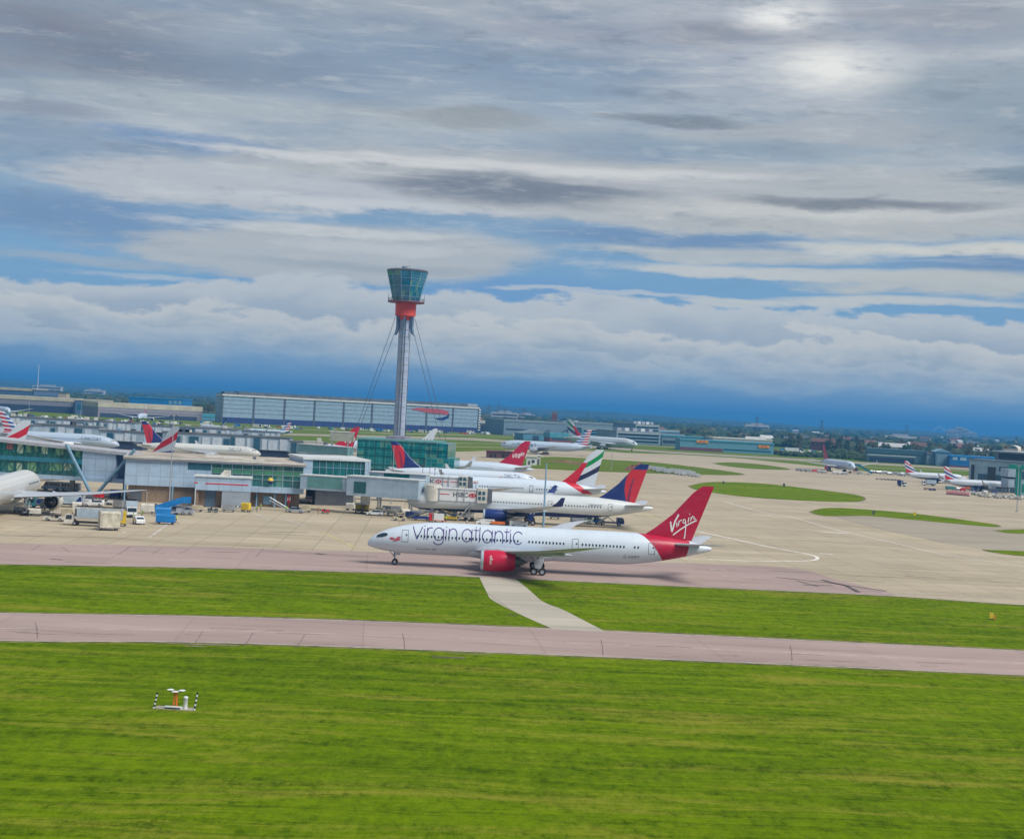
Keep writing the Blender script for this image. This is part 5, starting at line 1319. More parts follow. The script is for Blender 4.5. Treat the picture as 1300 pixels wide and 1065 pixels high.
# telescopic gates, white with red lines
def gate(px0, px1, D0, D1, yt, yb, label, tx, hx):
    f, r_, z0, z1 = tube(px0, px1, D0, D1, yt, yb, M['white'], label, 3.4, name='jet_bridge', legs=())
    L_ = f.len; zz = (z1+z0)/2; hh = z1-z0
    for a, b in (((.16, .36), (.72, .84)) if tx > .3 else ((.50, .62), (.66, .84))):
        mb = MB(); mb.box(L_*a, L_*b, -.05, .05, zz-.05, zz+.14); mb.build('red_stripe', M['red'], r_)
    ps, w0 = textquads('HSBC', hh*.36, 0, True); mb = MB(); x0 = L_*tx
    for p in ps: mb.add([(x0 + x, -.06, zz - hh*.15 + y) for x, y in p], [tuple(range(len(p)))])
    mb.build('bank_lettering', M['dgrey'], r_)
    hx_ = x0 + w0 + .25; s_ = hh*.17
    # the hexagon mark: red triangles left and right, top and bottom
    mb = MB(); c = (hx_ + s_*1.6, zz)
    for T_ in ([(-2,0),(-1,1),(-1,-1)], [(2,0),(1,1),(1,-1)], [(-1,1),(1,1),(0,0)], [(-1,-1),(1,-1),(0,0)]): mb.add([(c[0]+a*s_, -.07, c[1]+b*s_) for a, b in T_], [(0,1,2)])
    mb.build('bank_emblem', M['red'], r_)
    for u in (L_*.18, L_*.5, L_*.62, L_*.84):
        mb = MB(); mb.box(u-.14, u+.14, -.12, 3.5, z0-.06, z1+.08); mb.build('tunnel_rib', M['grey'], r_)
    mb = MB(); mb.box(L_-2.2, L_+.4, -.4, 3.9, z0-.2, z1+.3); hd = mb.build('cabin_head', M['offwhite'], r_)
    for k in range(2):
        for j in range(2):
            mb = MB(); mb.box(L_-1.9+k*1.0, L_-1.2+k*1.0, -.46, -.38, z0+.6+j*1.3, z0+1.5+j*1.3); mb.build('window', M['glassb'], hd)
    mb = MB(); mb.loft([[Vector((L_+.4, a, b)) for a, b in ((-.4, z0-.2), (3.9, z0-.2), (3.9, z1+.3), (-.4, z1+.3))], [Vector((L_+1.6, a, b)) for a, b in ((-.1, z0), (3.6, z0), (3.6, z1+.1), (-.1, z1+.1))]]); mb.build('bellows', M['dgrey'], hd)
    # drive column with wheels
    u = L_*.72
    mb = MB(); mb.cyl((u, .4, 1.0), (u, .4, z0), .22, n=8); mb.cyl((u, 3, 1.0), (u, 3, z0), .22, n=8); mb.box(u-1.2, u+1.2, .2, 3.2, .9, 1.4); mb.cyl((u-.9, .4, 1.2), (u+.9, .4, z0), .08, n=5); dc = mb.build('drive_column', M['steel'], r_)
    for y_ in (.3, 3.1):
        for x_ in (-.8, .8): mb = MB(); mb.cyl((u+x_, y_-.2, .55), (u+x_, y_+.2, .55), .55, n=14); mb.build('wheel', M['black'], dc)
    u = L_*.06; mb = MB(); mb.cyl((u, 1.7, 0), (u, 1.7, z0), .55, n=12); mb.build('rotunda_column', M['steel'], r_)
    mb = MB(); mb.cyl((u, 1.7, z0-.3), (u, 1.7, z1+.5), 2.2, n=16); mb.build('rotunda', M['offwhite'], r_, smooth=40)
    # service stair
    mb = MB(); mb.prism([(L_-3.5, z0), (L_-3.1, z0), (L_-6.9, 0), (L_-7.3, 0)], -1.1, -.95); mb.prism([(L_-3.5, z0), (L_-3.1, z0), (L_-6.9, 0), (L_-7.3, 0)], -.3, -.15)
    for k in range(12): t = k/12; mb.box(L_-7.2+3.9*t, L_-6.9+3.9*t, -1.0, -.2, z0*t+.2, z0*t+.26)
    mb.build('service_stair', M['steel'], r_)
    return f, r_
gate(530, 590, 408, 408, 605, 617.5, 'upper white jet bridge with red lines and bank lettering', .08, 0)
gate(543, 615, 385, 385, 620, 636, 'lower white jet bridge with red lines, its head at the navy bellied airliner', .42, 0)

# --- glass bridge building on the left with the slanted columns
f = Fr(-30, 408, 156, 404); r_ = f.root('glass_bridge_building', 'raised green glass building on slanted blue columns at the left', 'glass building'); L_ = f.len
def zz_(px, py): return f.at(px, py)[1]
zl, zr = zz_(0, 557), zz_(155, 574); ug = f.at(104, 590)[0]; ub = f.at(146.5, 590)[0]; zb = 5.1
k_ = (zr-zl)/(f.at(155,574)[0]-f.at(0,557)[0]); zA = lambda u: zl + k_*(u - f.at(0,557)[0])
mb = MB(); mb.prism([(0, zb), (ug, zb), (ug, zA(ug)-.8), (0, zA(0)-.8)], .4, 11); mb.build('glazing', GLZ, r_)
mb = MB(); mb.prism([(ug, zb), (ub, zb), (ub, zA(ub)-.8), (ug, zA(ug)-.8)], .1, 11.4); mb.build('cladding', CLB, r_)
mb = MB(); mb.prism([(ub, zb), (L_, zb), (L_, zA(L_)-.8), (ub, zA(ub)-.8)], 2, 11); mb.build('shadow_gap_wall', mat('slate_block', (.10,.17,.30), .7), r_)
mb = MB(); mb.prism([(-1, zA(0)-.8), (L_+.5, zA(L_)-.8), (L_+.5, zA(L_)), (-1, zA(0))], -.4, 11.8); mb.build('roof', mat('pale_roof_deck', (.40,.42,.46), .7), r_)
mb = MB(); mb.box(-1, L_, -.3, 11.3, zb-1.1, zb); mb.build('floor_beam', CLB, r_)
mb = MB(); mb.box(-1, ug, .05, .45, zb+3.4, zb+4.6); mb.build('spandrel', mat('teal_spandrel', (.03,.19,.27), .3), r_)
mb = MB(); n = 14
for i in range(n):
    a, b = ug*i/n, ug*(i+1)/n
    for z0, z1 in ((zb+.1, zb+3.3), (zb+4.7, zA(a)-1)):
        mb.cyl((a, .3, z0 if i % 2 else z1), (b, .3, z1 if i % 2 else z0), .12, n=5); 
    mb.box(a-.06, a+.06, .2, .42, zb, zA(a)-.9)
mb.build('truss', M['tealglass'], r_)
painted_glow = mat('painted_lit_green', (.16,.34,.18), .5)  # lit interior is put into the pane colours, without emission
for i, (a, b, y0, y1) in enumerate(((21,30,563,575),(32,40,563,574),(43,48,565,573),(52,60,566,576),(70,80,569,577),(8,16,588,597),(20,28,588,598),(34,46,587,598),(62,78,586,597),(80,90,589,597),(94,101,570,580))):
    mb = MB(); pane_box(mb, f, a, y1, b, y0, .32, .41); mb.build('painted_lit_pane', painted_glow if i % 3 else mat('painted_lit_pale', (.38,.50,.36), .5), r_)
mb = MB(); pane_box(mb, f, 8, 570, 16, 561, .2, .38); mb.build('poster', mat('faded_red_poster', (.30,.10,.10), .6), r_)
CBL = mat('column_blue', (.16,.30,.42), .5)
for (x0, y0, x1, y1) in ((84,564,113,622), (171,571,127,622)):
    (u0, z0), (u1, z1) = f.at(x0, y0, -1.2), f.at(x1, y1, -1.2); z1 = max(z1, 0); mb = MB(); t = (z0)/(z0-z1) if z0 != z1 else 1; t = 1.0
    u1 = u0 + (u1-u0)*(z0/(z0-z1+1e-6)) if z1 > .1 else u1
    mb.cyl((u0, -1.2, z0), (u1, -1.2, 0), .45, .45, 10); mb.build('slanted_column', CBL, r_)
for u in (10, 24, ug*.8, ub): mb = MB(); mb.cyl((u, 8, 0), (u, 8, zb-1), .5, n=8); mb.build('rear_column', M['concrete'], r_)

# --- gate piers farther back
def backpier(px0, px1, D, z1, lab, dep=14, step=3.2, base=4.0, m=None):
    f = Fr(px0, D, px1, D); r_ = f.root('gate_pier', lab, 'gate pier'); L_ = f.len; rr = random.Random(int(px0*7+D))
    mb = MB(); mb.box(0, L_, .4, dep, base, z1-.6); mb.build('wall', m or clad('pier_panels', (.32,.43,.53), 1.6, 30, .5, .5), r_)
    mb = MB(); mb.box(-.3, L_+.3, 0, dep+.4, z1-.6, z1); mb.build('roof', ROOFD, r_)
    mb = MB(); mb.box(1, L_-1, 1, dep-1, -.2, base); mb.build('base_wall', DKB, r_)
    u = 1.0
    while u < L_-3:
        w_ = rr.uniform(1.0, 4.5); pw_ = rr.random() < .6; mb = MB(); mb.box(u, min(u+w_, L_-.5), .0, .38, base+.2, z1-1.0-rr.random()*1.2); mb.build('pale_fin' if pw_ else 'window', mat('pale_panel', (.52,.60,.68), .5) if pw_ else M['glassb'], r_); u += w_ + rr.uniform(.4, 2)
    for k in range(int(L_/9)):
        u = rr.uniform(1, L_-4); mb = MB(); mb.box(u, u+rr.uniform(1, 3.4), 3, 3+rr.uniform(1.5, 6), z1, z1+rr.uniform(.5, 1.9)); mb.build('roof_plant', rr.choice([M['grey'], M['offwhite'], M['dgrey'], M['lblue']]), r_)
    return f, r_
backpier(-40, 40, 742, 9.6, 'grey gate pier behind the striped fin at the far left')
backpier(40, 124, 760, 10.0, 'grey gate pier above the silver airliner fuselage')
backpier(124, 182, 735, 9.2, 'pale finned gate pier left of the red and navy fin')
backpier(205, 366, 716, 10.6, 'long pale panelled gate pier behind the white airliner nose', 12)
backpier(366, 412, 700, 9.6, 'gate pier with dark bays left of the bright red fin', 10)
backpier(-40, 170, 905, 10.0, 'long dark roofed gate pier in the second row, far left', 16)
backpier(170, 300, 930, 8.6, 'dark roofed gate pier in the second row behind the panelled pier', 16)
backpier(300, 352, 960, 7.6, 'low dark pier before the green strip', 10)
tube(376, 440, 655, 640, 565, 576, clad('green_bridge', (.16,.33,.34), 2.2, 30, .3, .4), 'pale green glazed boarding bridge below the bright red fin', 4, legs=(380, 400, 425))
tube(384, 408, 690, 690, 560, 566, M['offwhite'], 'short white bridge box above the green bridge', 3, legs=())
tube(417, 447, 690, 690, 548, 560, mat('sage_box', (.35,.38,.32), .6), 'pale sage box beside the bright red fin', 3, legs=(420, 440))

# ------------------------------------------------------------------ vehicles and people on the apron
def wheels(r_, xs, ys, rad, wd=.22):
    for x in xs:
        for y in ys:
            mb = MB(); mb.lathe([(.01, -wd/2), (rad*.9, -wd/2), (rad, -wd*.3), (rad, wd*.3), (rad*.9, wd/2), (.01, wd/2)], 14, 0, 'y', (x, y, rad)); w_ = mb.build('wheel', M['black'], r_, smooth=40)
            mb = MB(); mb.cyl((x, y-wd*.56, rad), (x, y+wd*.56, rad), rad*.5, n=10); mb.build('hub', M['grey'], w_)
def tap(mb, x0, x1, hw, z0, a, b, tw, z1, mi=0):       # tapered block: base x0..x1, top a..b
    mb.add([(x0,-hw,z0),(x1,-hw,z0),(x1,hw,z0),(x0,hw,z0),(a,-tw,z1),(b,-tw,z1),(b,tw,z1),(a,tw,z1)], [(0,3,2,1),(4,5,6,7),(0,1,5,4),(1,2,6,5),(2,3,7,6),(3,0,4,7)], mi)
def lights(r_, xf, xb, y, z):
    for s_ in (1, -1):
        mb = MB(); mb.box(xf-.02, xf+.04, s_*y-.14, s_*y+.14, z-.08, z+.08); mb.build('headlight', M['white'], r_)
        mb = MB(); mb.box(xb-.04, xb+.02, s_*y-.1, s_*y+.1, z-.08, z+.1); mb.build('tail_light', M['red'], r_)
def car(lab, col, L_=4.4, hgt=1.48, group=None):
    r_ = thing('parked_car', (0,0,0), lab, 'car', group); h_ = L_/2
    mb = MB(); mb.prism([(-h_, .32), (h_, .32), (h_, .62), (h_-.15, .78), (h_*.48, .92), (-h_+.1, .96), (-h_, .7)], -.86, .86); mb.build('body', col, r_, smooth=30)
    mb = MB(); tap(mb, -h_*.82, h_*.48, .82, .93, -h_*.55, h_*.12, .66, hgt-.05); mb.build('window_glass', M['glassd'], r_)
    mb = MB(); tap(mb, -h_*.56, h_*.13, .67, hgt-.06, -h_*.5, h_*.08, .62, hgt); mb.build('roof', col, r_)
    wheels(r_, (-h_*.62, h_*.62), (-.78, .78), .32); lights(r_, h_, -h_, .62, .64); return r_
def van(lab, col, L_=5.2, hh=2.25, stripe=None, group=None):
    r_ = thing('van', (0,0,0), lab, 'van', group); h_ = L_/2
    mb = MB(); mb.prism([(-h_, .35), (h_, .35), (h_, .95), (h_-.5, 1.2), (h_-1.15, hh-.1), (h_-1.4, hh), (-h_+.05, hh), (-h_, 1.6)], -.95, .95); mb.build('body', col, r_, smooth=30)
    mb = MB(); mb.prism([(h_-.62, 1.28), (h_-1.17, hh-.22), (h_-2.0, hh-.22), (h_-2.0, 1.28)], -.965, .965); mb.prism([(-h_+.4, 1.3), (h_-2.2, 1.3), (h_-2.2, hh-.3), (-h_+.4, hh-.3)], -.96, .96)
    tap(mb, h_-.75, h_-.43, .85, 1.2, h_-1.3, h_-1.06, .75, hh-.15); mb.build('window_glass', M['glassd'], r_)
    if stripe: mb = MB(); mb.box(-h_+.1, h_-.3, -.97, .97, .75, .98); mb.build('side_stripe', stripe, r_)
    wheels(r_, (-h_*.6, h_*.62), (-.86, .86), .36); lights(r_, h_, -h_, .7, .75); return r_
def truck(lab, cab, box, bl=5.0, bh=2.5, z0=1.15, beacon=True, group=None, name='box_truck', side=None):
    r_ = thing(name, (0,0,0), lab, 'truck', group); h_ = (bl+2.3)/2; xc = h_-2.0
    mb = MB(); mb.box(-h_, h_-.2, -.5, .5, .55, .95); mb.build('chassis', M['dgrey'], r_)
    mb = MB(); mb.prism([(xc, .5), (h_, .5), (h_, 1.3), (h_-.3, 2.35), (xc, 2.4)], -1.1, 1.1); c_ = mb.build('cab', cab, r_, smooth=30)
    mb = MB(); mb.prism([(h_-.0, 1.35), (h_-.28, 2.25), (h_-.24, 2.25), (h_+.03, 1.35)], -1.0, 1.0); mb.prism([(xc+.4, 1.3), (h_-.25, 1.3), (h_-.42, 2.2), (xc+.4, 2.2)], -1.115, 1.115); mb.build('window_glass', M['glassd'], c_)
    mb = MB(); mb.box(h_, h_+.06, -1.05, 1.05, .5, .8); mb.build('bumper', M['dgrey'], c_)
    mb = MB(); mb.box(-h_, xc-.15, -1.25, 1.25, z0, z0+bh); b_ = mb.build('box_body', box, r_)
    mb = MB()
    for z in (z0, z0+bh-.1): mb.box(-h_-.03, xc-.12, -1.28, 1.28, z, z+.1)
    for x in (-h_, xc-.23): mb.box(x-.03, x+.07, -1.28, 1.28, z0, z0+bh)
    mb.build('box_frame', M['grey'], b_)
    if side: side(r_, -h_, xc-.15, z0, bh)
    if beacon: mb = MB(); mb.cyl((xc+.6, 0, 2.4), (xc+.6, 0, 2.6), .12, n=8); mb.build('beacon', M['orange'], c_)
    wheels(r_, (-h_*.6, h_*.62), (-.95, .95), .48, .3); lights(r_, h_+.06, -h_, .85, .75); return r_
def tug(lab, col, group=None, canopy=True, L_=3.2):
    r_ = thing('baggage_tug', (0,0,0), lab, 'tug', group); h_ = L_/2
    mb = MB(); mb.prism([(-h_, .35), (h_, .35), (h_, .95), (h_*.35, 1.05), (h_*.25, .7), (-h_*.4, .7), (-h_*.45, 1.0), (-h_, .95)], -.75, .75); mb.build('body', col, r_, smooth=30)
    mb = MB(); mb.box(-h_*.38, -h_*.1, -.6, .6, .7, 1.2); mb.build('seat', M['black'], r_)
    if canopy:
        mb = MB(); mb.box(-h_*.5, h_*.4, -.75, .75, 1.85, 1.93); mb.build('canopy', col, r_)
        mb = MB()
        for x, y in ((-h_*.46,-.7),(-h_*.46,.7),(h_*.36,-.7),(h_*.36,.7)): mb.cyl((x,y,.9),(x,y,1.86),.045,n=5)
        mb.build('canopy_post', M['dgrey'], r_)
        mb = MB(); mb.box(h_*.33, h_*.37, -.66, .66, 1.05, 1.8); mb.build('windscreen', M['glassb'], r_)
    wheels(r_, (-h_*.6, h_*.6), (-.68, .68), .34); return r_
def dolly(lab, cov, base=None, L_=3.0, W_=1.7, H_=1.9, group=None, rounded=True, name='baggage_cart', cat='baggage cart'):
    r_ = thing(name, (0,0,0), lab, cat, group); h_ = L_/2
    mb = MB(); mb.box(-h_, h_, -W_/2, W_/2, .42, .56); mb.cyl((h_, 0, .45), (h_+.9, 0, .4), .05, n=5); mb.build('deck', base or M['dgrey'], r_)
    mb = MB(); a = h_-.06; w_ = W_/2-.03
    sec = [(-w_, .56), (w_, .56), (w_, H_-.35), (w_*.82, H_-.08), (w_*.4, H_), (-w_*.4, H_), (-w_*.82, H_-.08), (-w_, H_-.35)] if rounded else [(-w_, .56), (w_, .56), (w_, H_), (-w_, H_)]
    mb.loft([[Vector((x, y, z)) for y, z in sec] for x in (-a, a)]); mb.build('cover', cov, r_)
    wheels(r_, (-h_*.7, h_*.7), (-W_*.4, W_*.4), .21, .14); return r_
def belt(lab, col, group=None, L_=7.5, top=3.0):
    r_ = thing('belt_loader', (0,0,0), lab, 'belt loader', group)
    mb = MB(); mb.prism([(-2.2, .4), (2.2, .4), (2.2, .9), (.6, 1.05), (-2.2, 1.0)], -.95, .95); mb.build('chassis', col, r_, smooth=30)
    mb = MB(); mb.box(-2.0, -.8, .3, .95, 1.0, 1.9); mb.build('driver_seat_box', M['dgrey'], r_)
    mb = MB(); a = Vector((-L_*.5, 0, .8)); b = Vector((L_*.5, 0, top)); d = (b-a).normalized(); n = Vector((-d.z, 0, d.x))
    vs = [a-n*.14, b-n*.14, b+n*.14, a+n*.14]; mb.add([(v.x, y, v.z) for y in (-.42, .42) for v in vs], [(0,1,2,3),(7,6,5,4),(0,4,5,1),(1,5,6,2),(2,6,7,3),(3,7,4,0)]); mb.build('conveyor', M['dgrey'], r_)
    mb = MB()
    for y in (-.45, .45): mb.cyl((a.x, y, a.z+.45), (b.x, y, b.z+.45), .035, n=5); 
    mb.build('side_rail', col, r_)
    mb = MB(); mb.cyl((.9,.3,1.0),(2.2,.3,a.z+(top-.8)*.72),.07,n=5); mb.cyl((.9,-.3,1.0),(2.2,-.3,a.z+(top-.8)*.72),.07,n=5); mb.build('lift_arm', M['steel'], r_)
    wheels(r_, (-1.5, 1.5), (-.8, .8), .36); return r_
def stairs(lab, col, rise=4.4, L_=7.5, group=None):
    r_ = thing('passenger_stairs', (0,0,0), lab, 'passenger stairs', group); n = 16
    mb = MB(); mb.prism([(-L_/2, .5), (L_*.30, rise-.45), (L_/2, rise-.45), (L_/2, rise-.15), (L_*.28, rise-.15), (-L_/2, .85)], -1.0, 1.0); mb.build('ramp', col, r_)
    mb = MB()
    for k in range(n): t = k/n; x = -L_/2 + L_*.79*t; mb.box(x, x+.3, -.9, .9, .75+(rise-.9)*t, .85+(rise-.9)*t)
    mb.build('step_tread', M['grey'], r_)
    for s_ in (1, -1):
        mb = MB(); mb.prism([(-L_/2, .85), (L_*.28, rise-.15), (L_/2, rise-.15), (L_/2, rise+.95), (L_*.28, rise+.95), (-L_/2, 1.9)], s_*1.0-.04, s_*1.0+.04); mb.build('side_panel', col, r_)
    mb = MB(); mb.box(-L_*.4, L_*.42, -.9, .9, .45, .75); mb.box(L_*.1, L_*.3, -.7, .7, .75, 1.6); mb.build('chassis', M['grey'], r_)
    mb = MB(); mb.cyl((L_*.25, .7, .7), (L_*.4, .7, rise-.5), .09, n=6); mb.cyl((L_*.25, -.7, .7), (L_*.4, -.7, rise-.5), .09, n=6); mb.build('lift_strut', M['steel'], r_)
    wheels(r_, (-L_*.28, L_*.3), (-.85, .85), .38); return r_
def scissor(lab, col, box, up=2.4, bl=6.0, group=None):
    r_ = thing('high_loader', (0,0,0), lab, 'high loader', group); h_ = (bl+2)/2
    mb = MB(); mb.box(-h_, h_, -1.0, 1.0, .55, .95); mb.build('chassis', M['dgrey'], r_)
    mb = MB(); mb.prism([(h_-1.9, .5), (h_, .5), (h_, 1.3), (h_-.3, 2.1), (h_-1.9, 2.15)], -1.1, 1.1); c_ = mb.build('cab', col, r_, smooth=30)
    mb = MB(); mb.prism([(h_-1.4, 1.25), (h_-.25, 1.25), (h_-.42, 2.0), (h_-1.4, 2.0)], -1.115, 1.115); mb.box(h_-.2, h_+.02, -.95, .95, 1.3, 1.55); mb.build('window_glass', M['glassd'], c_)
    mb = MB()
    for y in (-.8, .8):
        mb.cyl((-h_+.6, y, .95), (h_-2.4, y, up), .1, n=5); mb.cyl((h_-2.4, y, .95), (-h_+.6, y, up), .1, n=5)
    mb.build('scissor_arm', M['steel'], r_)
    if box:
        mb = MB(); mb.box(-h_, h_-1.0 if up > 1.9 else h_-2.0, -1.25, 1.25, up, up+2.3); mb.build('box_body', box, r_)
    else:
        mb = MB(); mb.box(-h_, h_-.8, -1.25, 1.25, up, up+.2); mb.build('platform', M['grey'], r_)
        mb = MB()
        for y in (-1.2, 1.2): mb.cyl((-h_, y, up+1.1), (h_-.8, y, up+1.1), .04, n=4); [mb.cyl((x, y, up), (x, y, up+1.1), .035, n=4) for x in (-h_, -h_*.3, h_*.3, h_-.8)]
        mb.build('guard_rail', M['steel'], r_)
    wheels(r_, (-h_*.62, h_*.62), (-.95, .95), .46, .3); return r_
def putv(o, px, py, ang):
    g = G(px, py); o.location = (g.x, g.y, .045); o.rotation_euler = (0, 0, R(ang)); return o
SILV = mat('silver_car_paint', (.42,.45,.50), .3, .4)
PALEB = mat('pale_blue_box', (.40,.50,.60), .5)
CANV = mat('cream_canvas', (.52,.49,.40), .8, var=.25, sc=.8)
BUFF = mat('buff_panel', (.55,.48,.34), .7, var=.2)
# left stand, under the plain white airliner's wing
putv(tug('small white tug with canopy, leftmost vehicle below the white airliner wing', M['offwhite'], L_=4.6), 69, 661.5, 182)
putv(dolly('cream box trailer hooked between the small tug and the long truck', BUFF, L_=2.6, H_=2.6, rounded=False, name='box_trailer', cat='trailer'), 86, 661, 180)
def bluside(r_, x0, x1, z0, bh):
    mb = MB(); mb.box(x0+.5, x1-.6, -1.29, 1.29, z0+.35, z0+bh-.4); mb.build('side_panel', PALEB, r_)
    mb = MB(); mb.box(x1-.45, x1-.15, -1.3, 1.3, z0+.5, z0+bh-.5); mb.build('narrow_window', M['glassd'], r_)
putv(truck('long white catering truck with pale blue side panel, cab at its left', M['offwhite'], M['offwhite'], 9.4, 2.6, 1.5, name='catering_truck', side=bluside), 118, 668, 181)
putv(dolly('tall loader under creased cream canvas at the right end of the long truck', CANV, L_=4.2, W_=2.8, H_=3.9, name='canvas_covered_loader', cat='loader'), 138, 673, 205)
putv(dolly('yellow and cream tall cart behind the canvas covered loader', M['yellow'], L_=1.6, W_=1.6, H_=3.2, rounded=False, name='service_cart', cat='cart'), 155, 668, 190)
putv(van('white van parked behind the wing beyond the long truck', M['white'], 4.6, 1.7), 103, 642.5, 185)
putv(car('white car beyond the long truck, behind its middle', M['white']), 120, 642, 180)
putv(tug('white open tug beyond the canvas covered loader', M['white'], canopy=False), 133, 640.5, 175)
putv(dolly('flat trailer behind the white open tug', M['offwhite'], L_=3.4, H_=.95, rounded=False, name='flat_trailer', cat='trailer'), 146, 641.5, 180)
putv(truck('white and pale blue box truck facing the camera left of the pier', M['white'], PALEB, 4.6, 2.9, .9), 166, 656, -72)
putv(van('small white pick-up at the front of the box truck', M['white'], 3.6, 1.7, stripe=M['yellow']), 176, 665.5, -62)
def bwing(r_, x0, x1, z0, bh):
    mb = MB(); mb.prism([(x0+.2, z0+.15), (x0+2.0, z0+.15), (x0+.4, z0+2.2)], -1.29, 1.29); mb.build('blue_wedge', M['navy'], r_)
putv(truck('white container truck with navy wedge on its side, under the wing tip engine', M['white'], PALEB, 6.4, 2.7, .9, side=bwing), 83, 643.5, 182)
putv(truck('teal tractor unit standing behind the white airliner engine', mat('teal_paint', (.03,.25,.30), .4), M['navy'], 3.0, 1.3, .9, beacon=False), 50, 645, 178)
for i, (px, py, c_, lb) in enumerate(((66, 622.5, 'white', 'white minibus row under the glass building, leftmost'), (78, 623, 'white', 'red and white minibus under the glass building'), (89, 624, 'white', 'white minibus under the glass building beside the slanted column'))):
    putv(van(lb, M[c_], 5.6, 2.5, stripe=M['red'] if i == 1 else M['blue']), px, py, 178)
for i, (px, py, kind, lb) in enumerate(((24, 651, 'steel', 'steel cart below the fuselage of the cut off airliner'), (44, 655, 'offwhite', 'pale cart beside the main wheels of the cut off airliner'), (60, 648, 'dgrey', 'dark cart in front of the airliner engine'),
    (97, 650, 'offwhite', 'pale cart between the white van and the long truck'), (112, 636, 'dgrey', 'dark cart at the foot of the slanted columns'), (124, 634, 'red', 'red cart near the foot of the slanted columns'), (136, 632, 'steel', 'steel cart right of the slanted columns'), (146, 633, 'navy', 'navy cart right of the slanted columns'),
    (100, 631, 'steel', 'steel cart under the glass building, left of the columns'), (90, 633, 'dgrey', 'dark cart under the glass building, behind the wing'), (151, 646, 'steel', 'steel cart beside the box truck'), (187, 652, 'offwhite', 'pale cart right of the box truck'),
    (193, 646, 'dgrey', 'dark cart against the pier left of the blue stairs'), (160, 644, 'dgrey', 'dark cart behind the box truck'), (290, 650, 'steel', 'steel cart before the roller door'), (312, 650, 'yellow', 'yellow cart right of the roller door'))):
    putv(dolly(lb, M[kind], L_=2.2+.5*(i % 3), W_=1.5, H_=1.3+.35*(i % 4), rounded=bool(i % 2)), px, py, (37*i) % 60 - 30)
person('worker in yellow jacket beside the long white truck cab', 84, 667, 40, M['hivis']) if False else None
# blue stairs and carts
putv(stairs('bright blue passenger stairs rising to the right beside the pier', M['blue'], 3.3, 8.2), 219, 653, 8)
putv(van('silver cab vehicle in front of the bright blue stairs', SILV, 5.4, 2.0), 232, 653.2, 2)
putv(dolly('bright blue covered cart in front of the stairs', M['blue'], M['navy'], 4.2, 2.0, 2.2), 210, 665.5, 5)
putv(dolly('second bright blue covered cart directly behind the front one', M['blue'], M['navy'], 3.6, 1.8, 2.0), 207, 655, 15)
putv(dolly('cream box cart against the pier left of the loading annex', BUFF, L_=2.6, H_=1.5, rounded=False), 250, 649.5, 0)
putv(tug('dark tug at the mouth of the loading annex', M['dgrey'], canopy=False, L_=2.6), 270, 650.5, 10)
putv(van('silver van parked under the boarding bridge', SILV, 5.4, 2.0), 400, 639.5, -5)
putv(car('silver car by the red sign post', SILV), 375, 651, 0)
putv(dolly('beige generator cart right of the silver car', BUFF, L_=2.4, H_=1.9, rounded=False, name='generator_cart', cat='generator'), 388, 650.5, 0)
putv(tug('small red tug beside the orange suited worker', M['red'], canopy=False, L_=1.9), 413, 652, 5)
putv(truck('white rigid truck in shade below the boarding bridge', M['white'], M['offwhite'], 4.2, 2.0, 1.0), 404, 633, 180)
putv(truck('dark box truck below the boarding bridge', M['dgrey'], M['dgrey'], 2.4, 2.6, .8, beacon=False), 419, 634, 90)
putv(car('red car far behind the boarding bridge', M['red']), 433, 627, 10)
for i, (px, lb) in enumerate(((456, 'yellow and white lift truck under the long grey bridge, left one'), (463, 'yellow and white lift truck under the long grey bridge, right one'))):
    putv(scissor(lb, M['yellow'], M['offwhite'] if i else None, 2.4, 3.0), px, 651.5, 95)
putv(car('white car under the long grey bridge', M['white'], 4.3), 476, 654.5, 178)
putv(tug('buff and white pick-up tug in front of the bridge legs', BUFF, L_=3.3), 507, 661, 195)
putv(dolly('cream cart beside the bridge leg right of the white car', CANV, L_=2.6, H_=1.5), 497, 654, 0)
putv(belt('navy and grey belt loader below the lower white jet bridge', M['navy'], L_=6.5, top=2.6), 535, 660.5, 10)
putv(dolly('red and white box cart in front of the lower jet bridge', M['white'], M['red'], 2.6, 1.7, 2.1, rounded=False), 557, 663, 0)
putv(dolly('narrow red cabinet cart at the left end of the white box cart', M['red'], M['red'], .9, 1.5, 2.1, rounded=False), 546.5, 662.5, 0)
putv(scissor('tall white lift truck behind the red and white box cart', M['white'], M['white'], 2.2, 2.6), 561, 655, 90)
putv(belt('yellow belt loader right of the tall white lift truck', M['yellow'], L_=5.0, top=2.2), 571, 660.5, 160)
putv(tug('dark heavy tow tug with large wheels, left of the bridge mast', M['dgrey'], canopy=False, L_=4.0), 582, 656, 180)
putv(van('white flat pick-up just behind the foreground airliner roof', M['white'], 4.6, 1.5), 616, 667, 180)
putv(dolly('orange flat trailer behind the foreground airliner roof', M['orange'], L_=3.6, H_=1.1, rounded=False, name='flat_trailer', cat='trailer'), 632, 668, 0)
putv(van('white pick-up right of the orange trailer', M['white'], 4.6, 1.6), 658, 669.5, 5)
putv(dolly('steel baggage cart under the belly of the navy bellied airliner', M['steel'], L_=2.8, H_=1.7, rounded=False), 704, 659, 0)
putv(dolly('steel baggage cart just left of the belt loader at the tail', M['steel'], L_=3.2, H_=1.7), 731, 664.5, 0)
putv(belt('blue belt loader under the tail of the navy bellied airliner', M['blue'], L_=7.0, top=3.2), 752, 664.5, 150)
putv(truck('pale green and grey service truck under the airliner tail', mat('sage_paint', (.30,.40,.34), .5), M['grey'], 3.2, 1.5, .8), 739, 665, 2)
putv(scissor('dark high loader on scissor legs behind the airliner tail', M['navy'], None, 3.4, 5.0), 775, 667, 4)
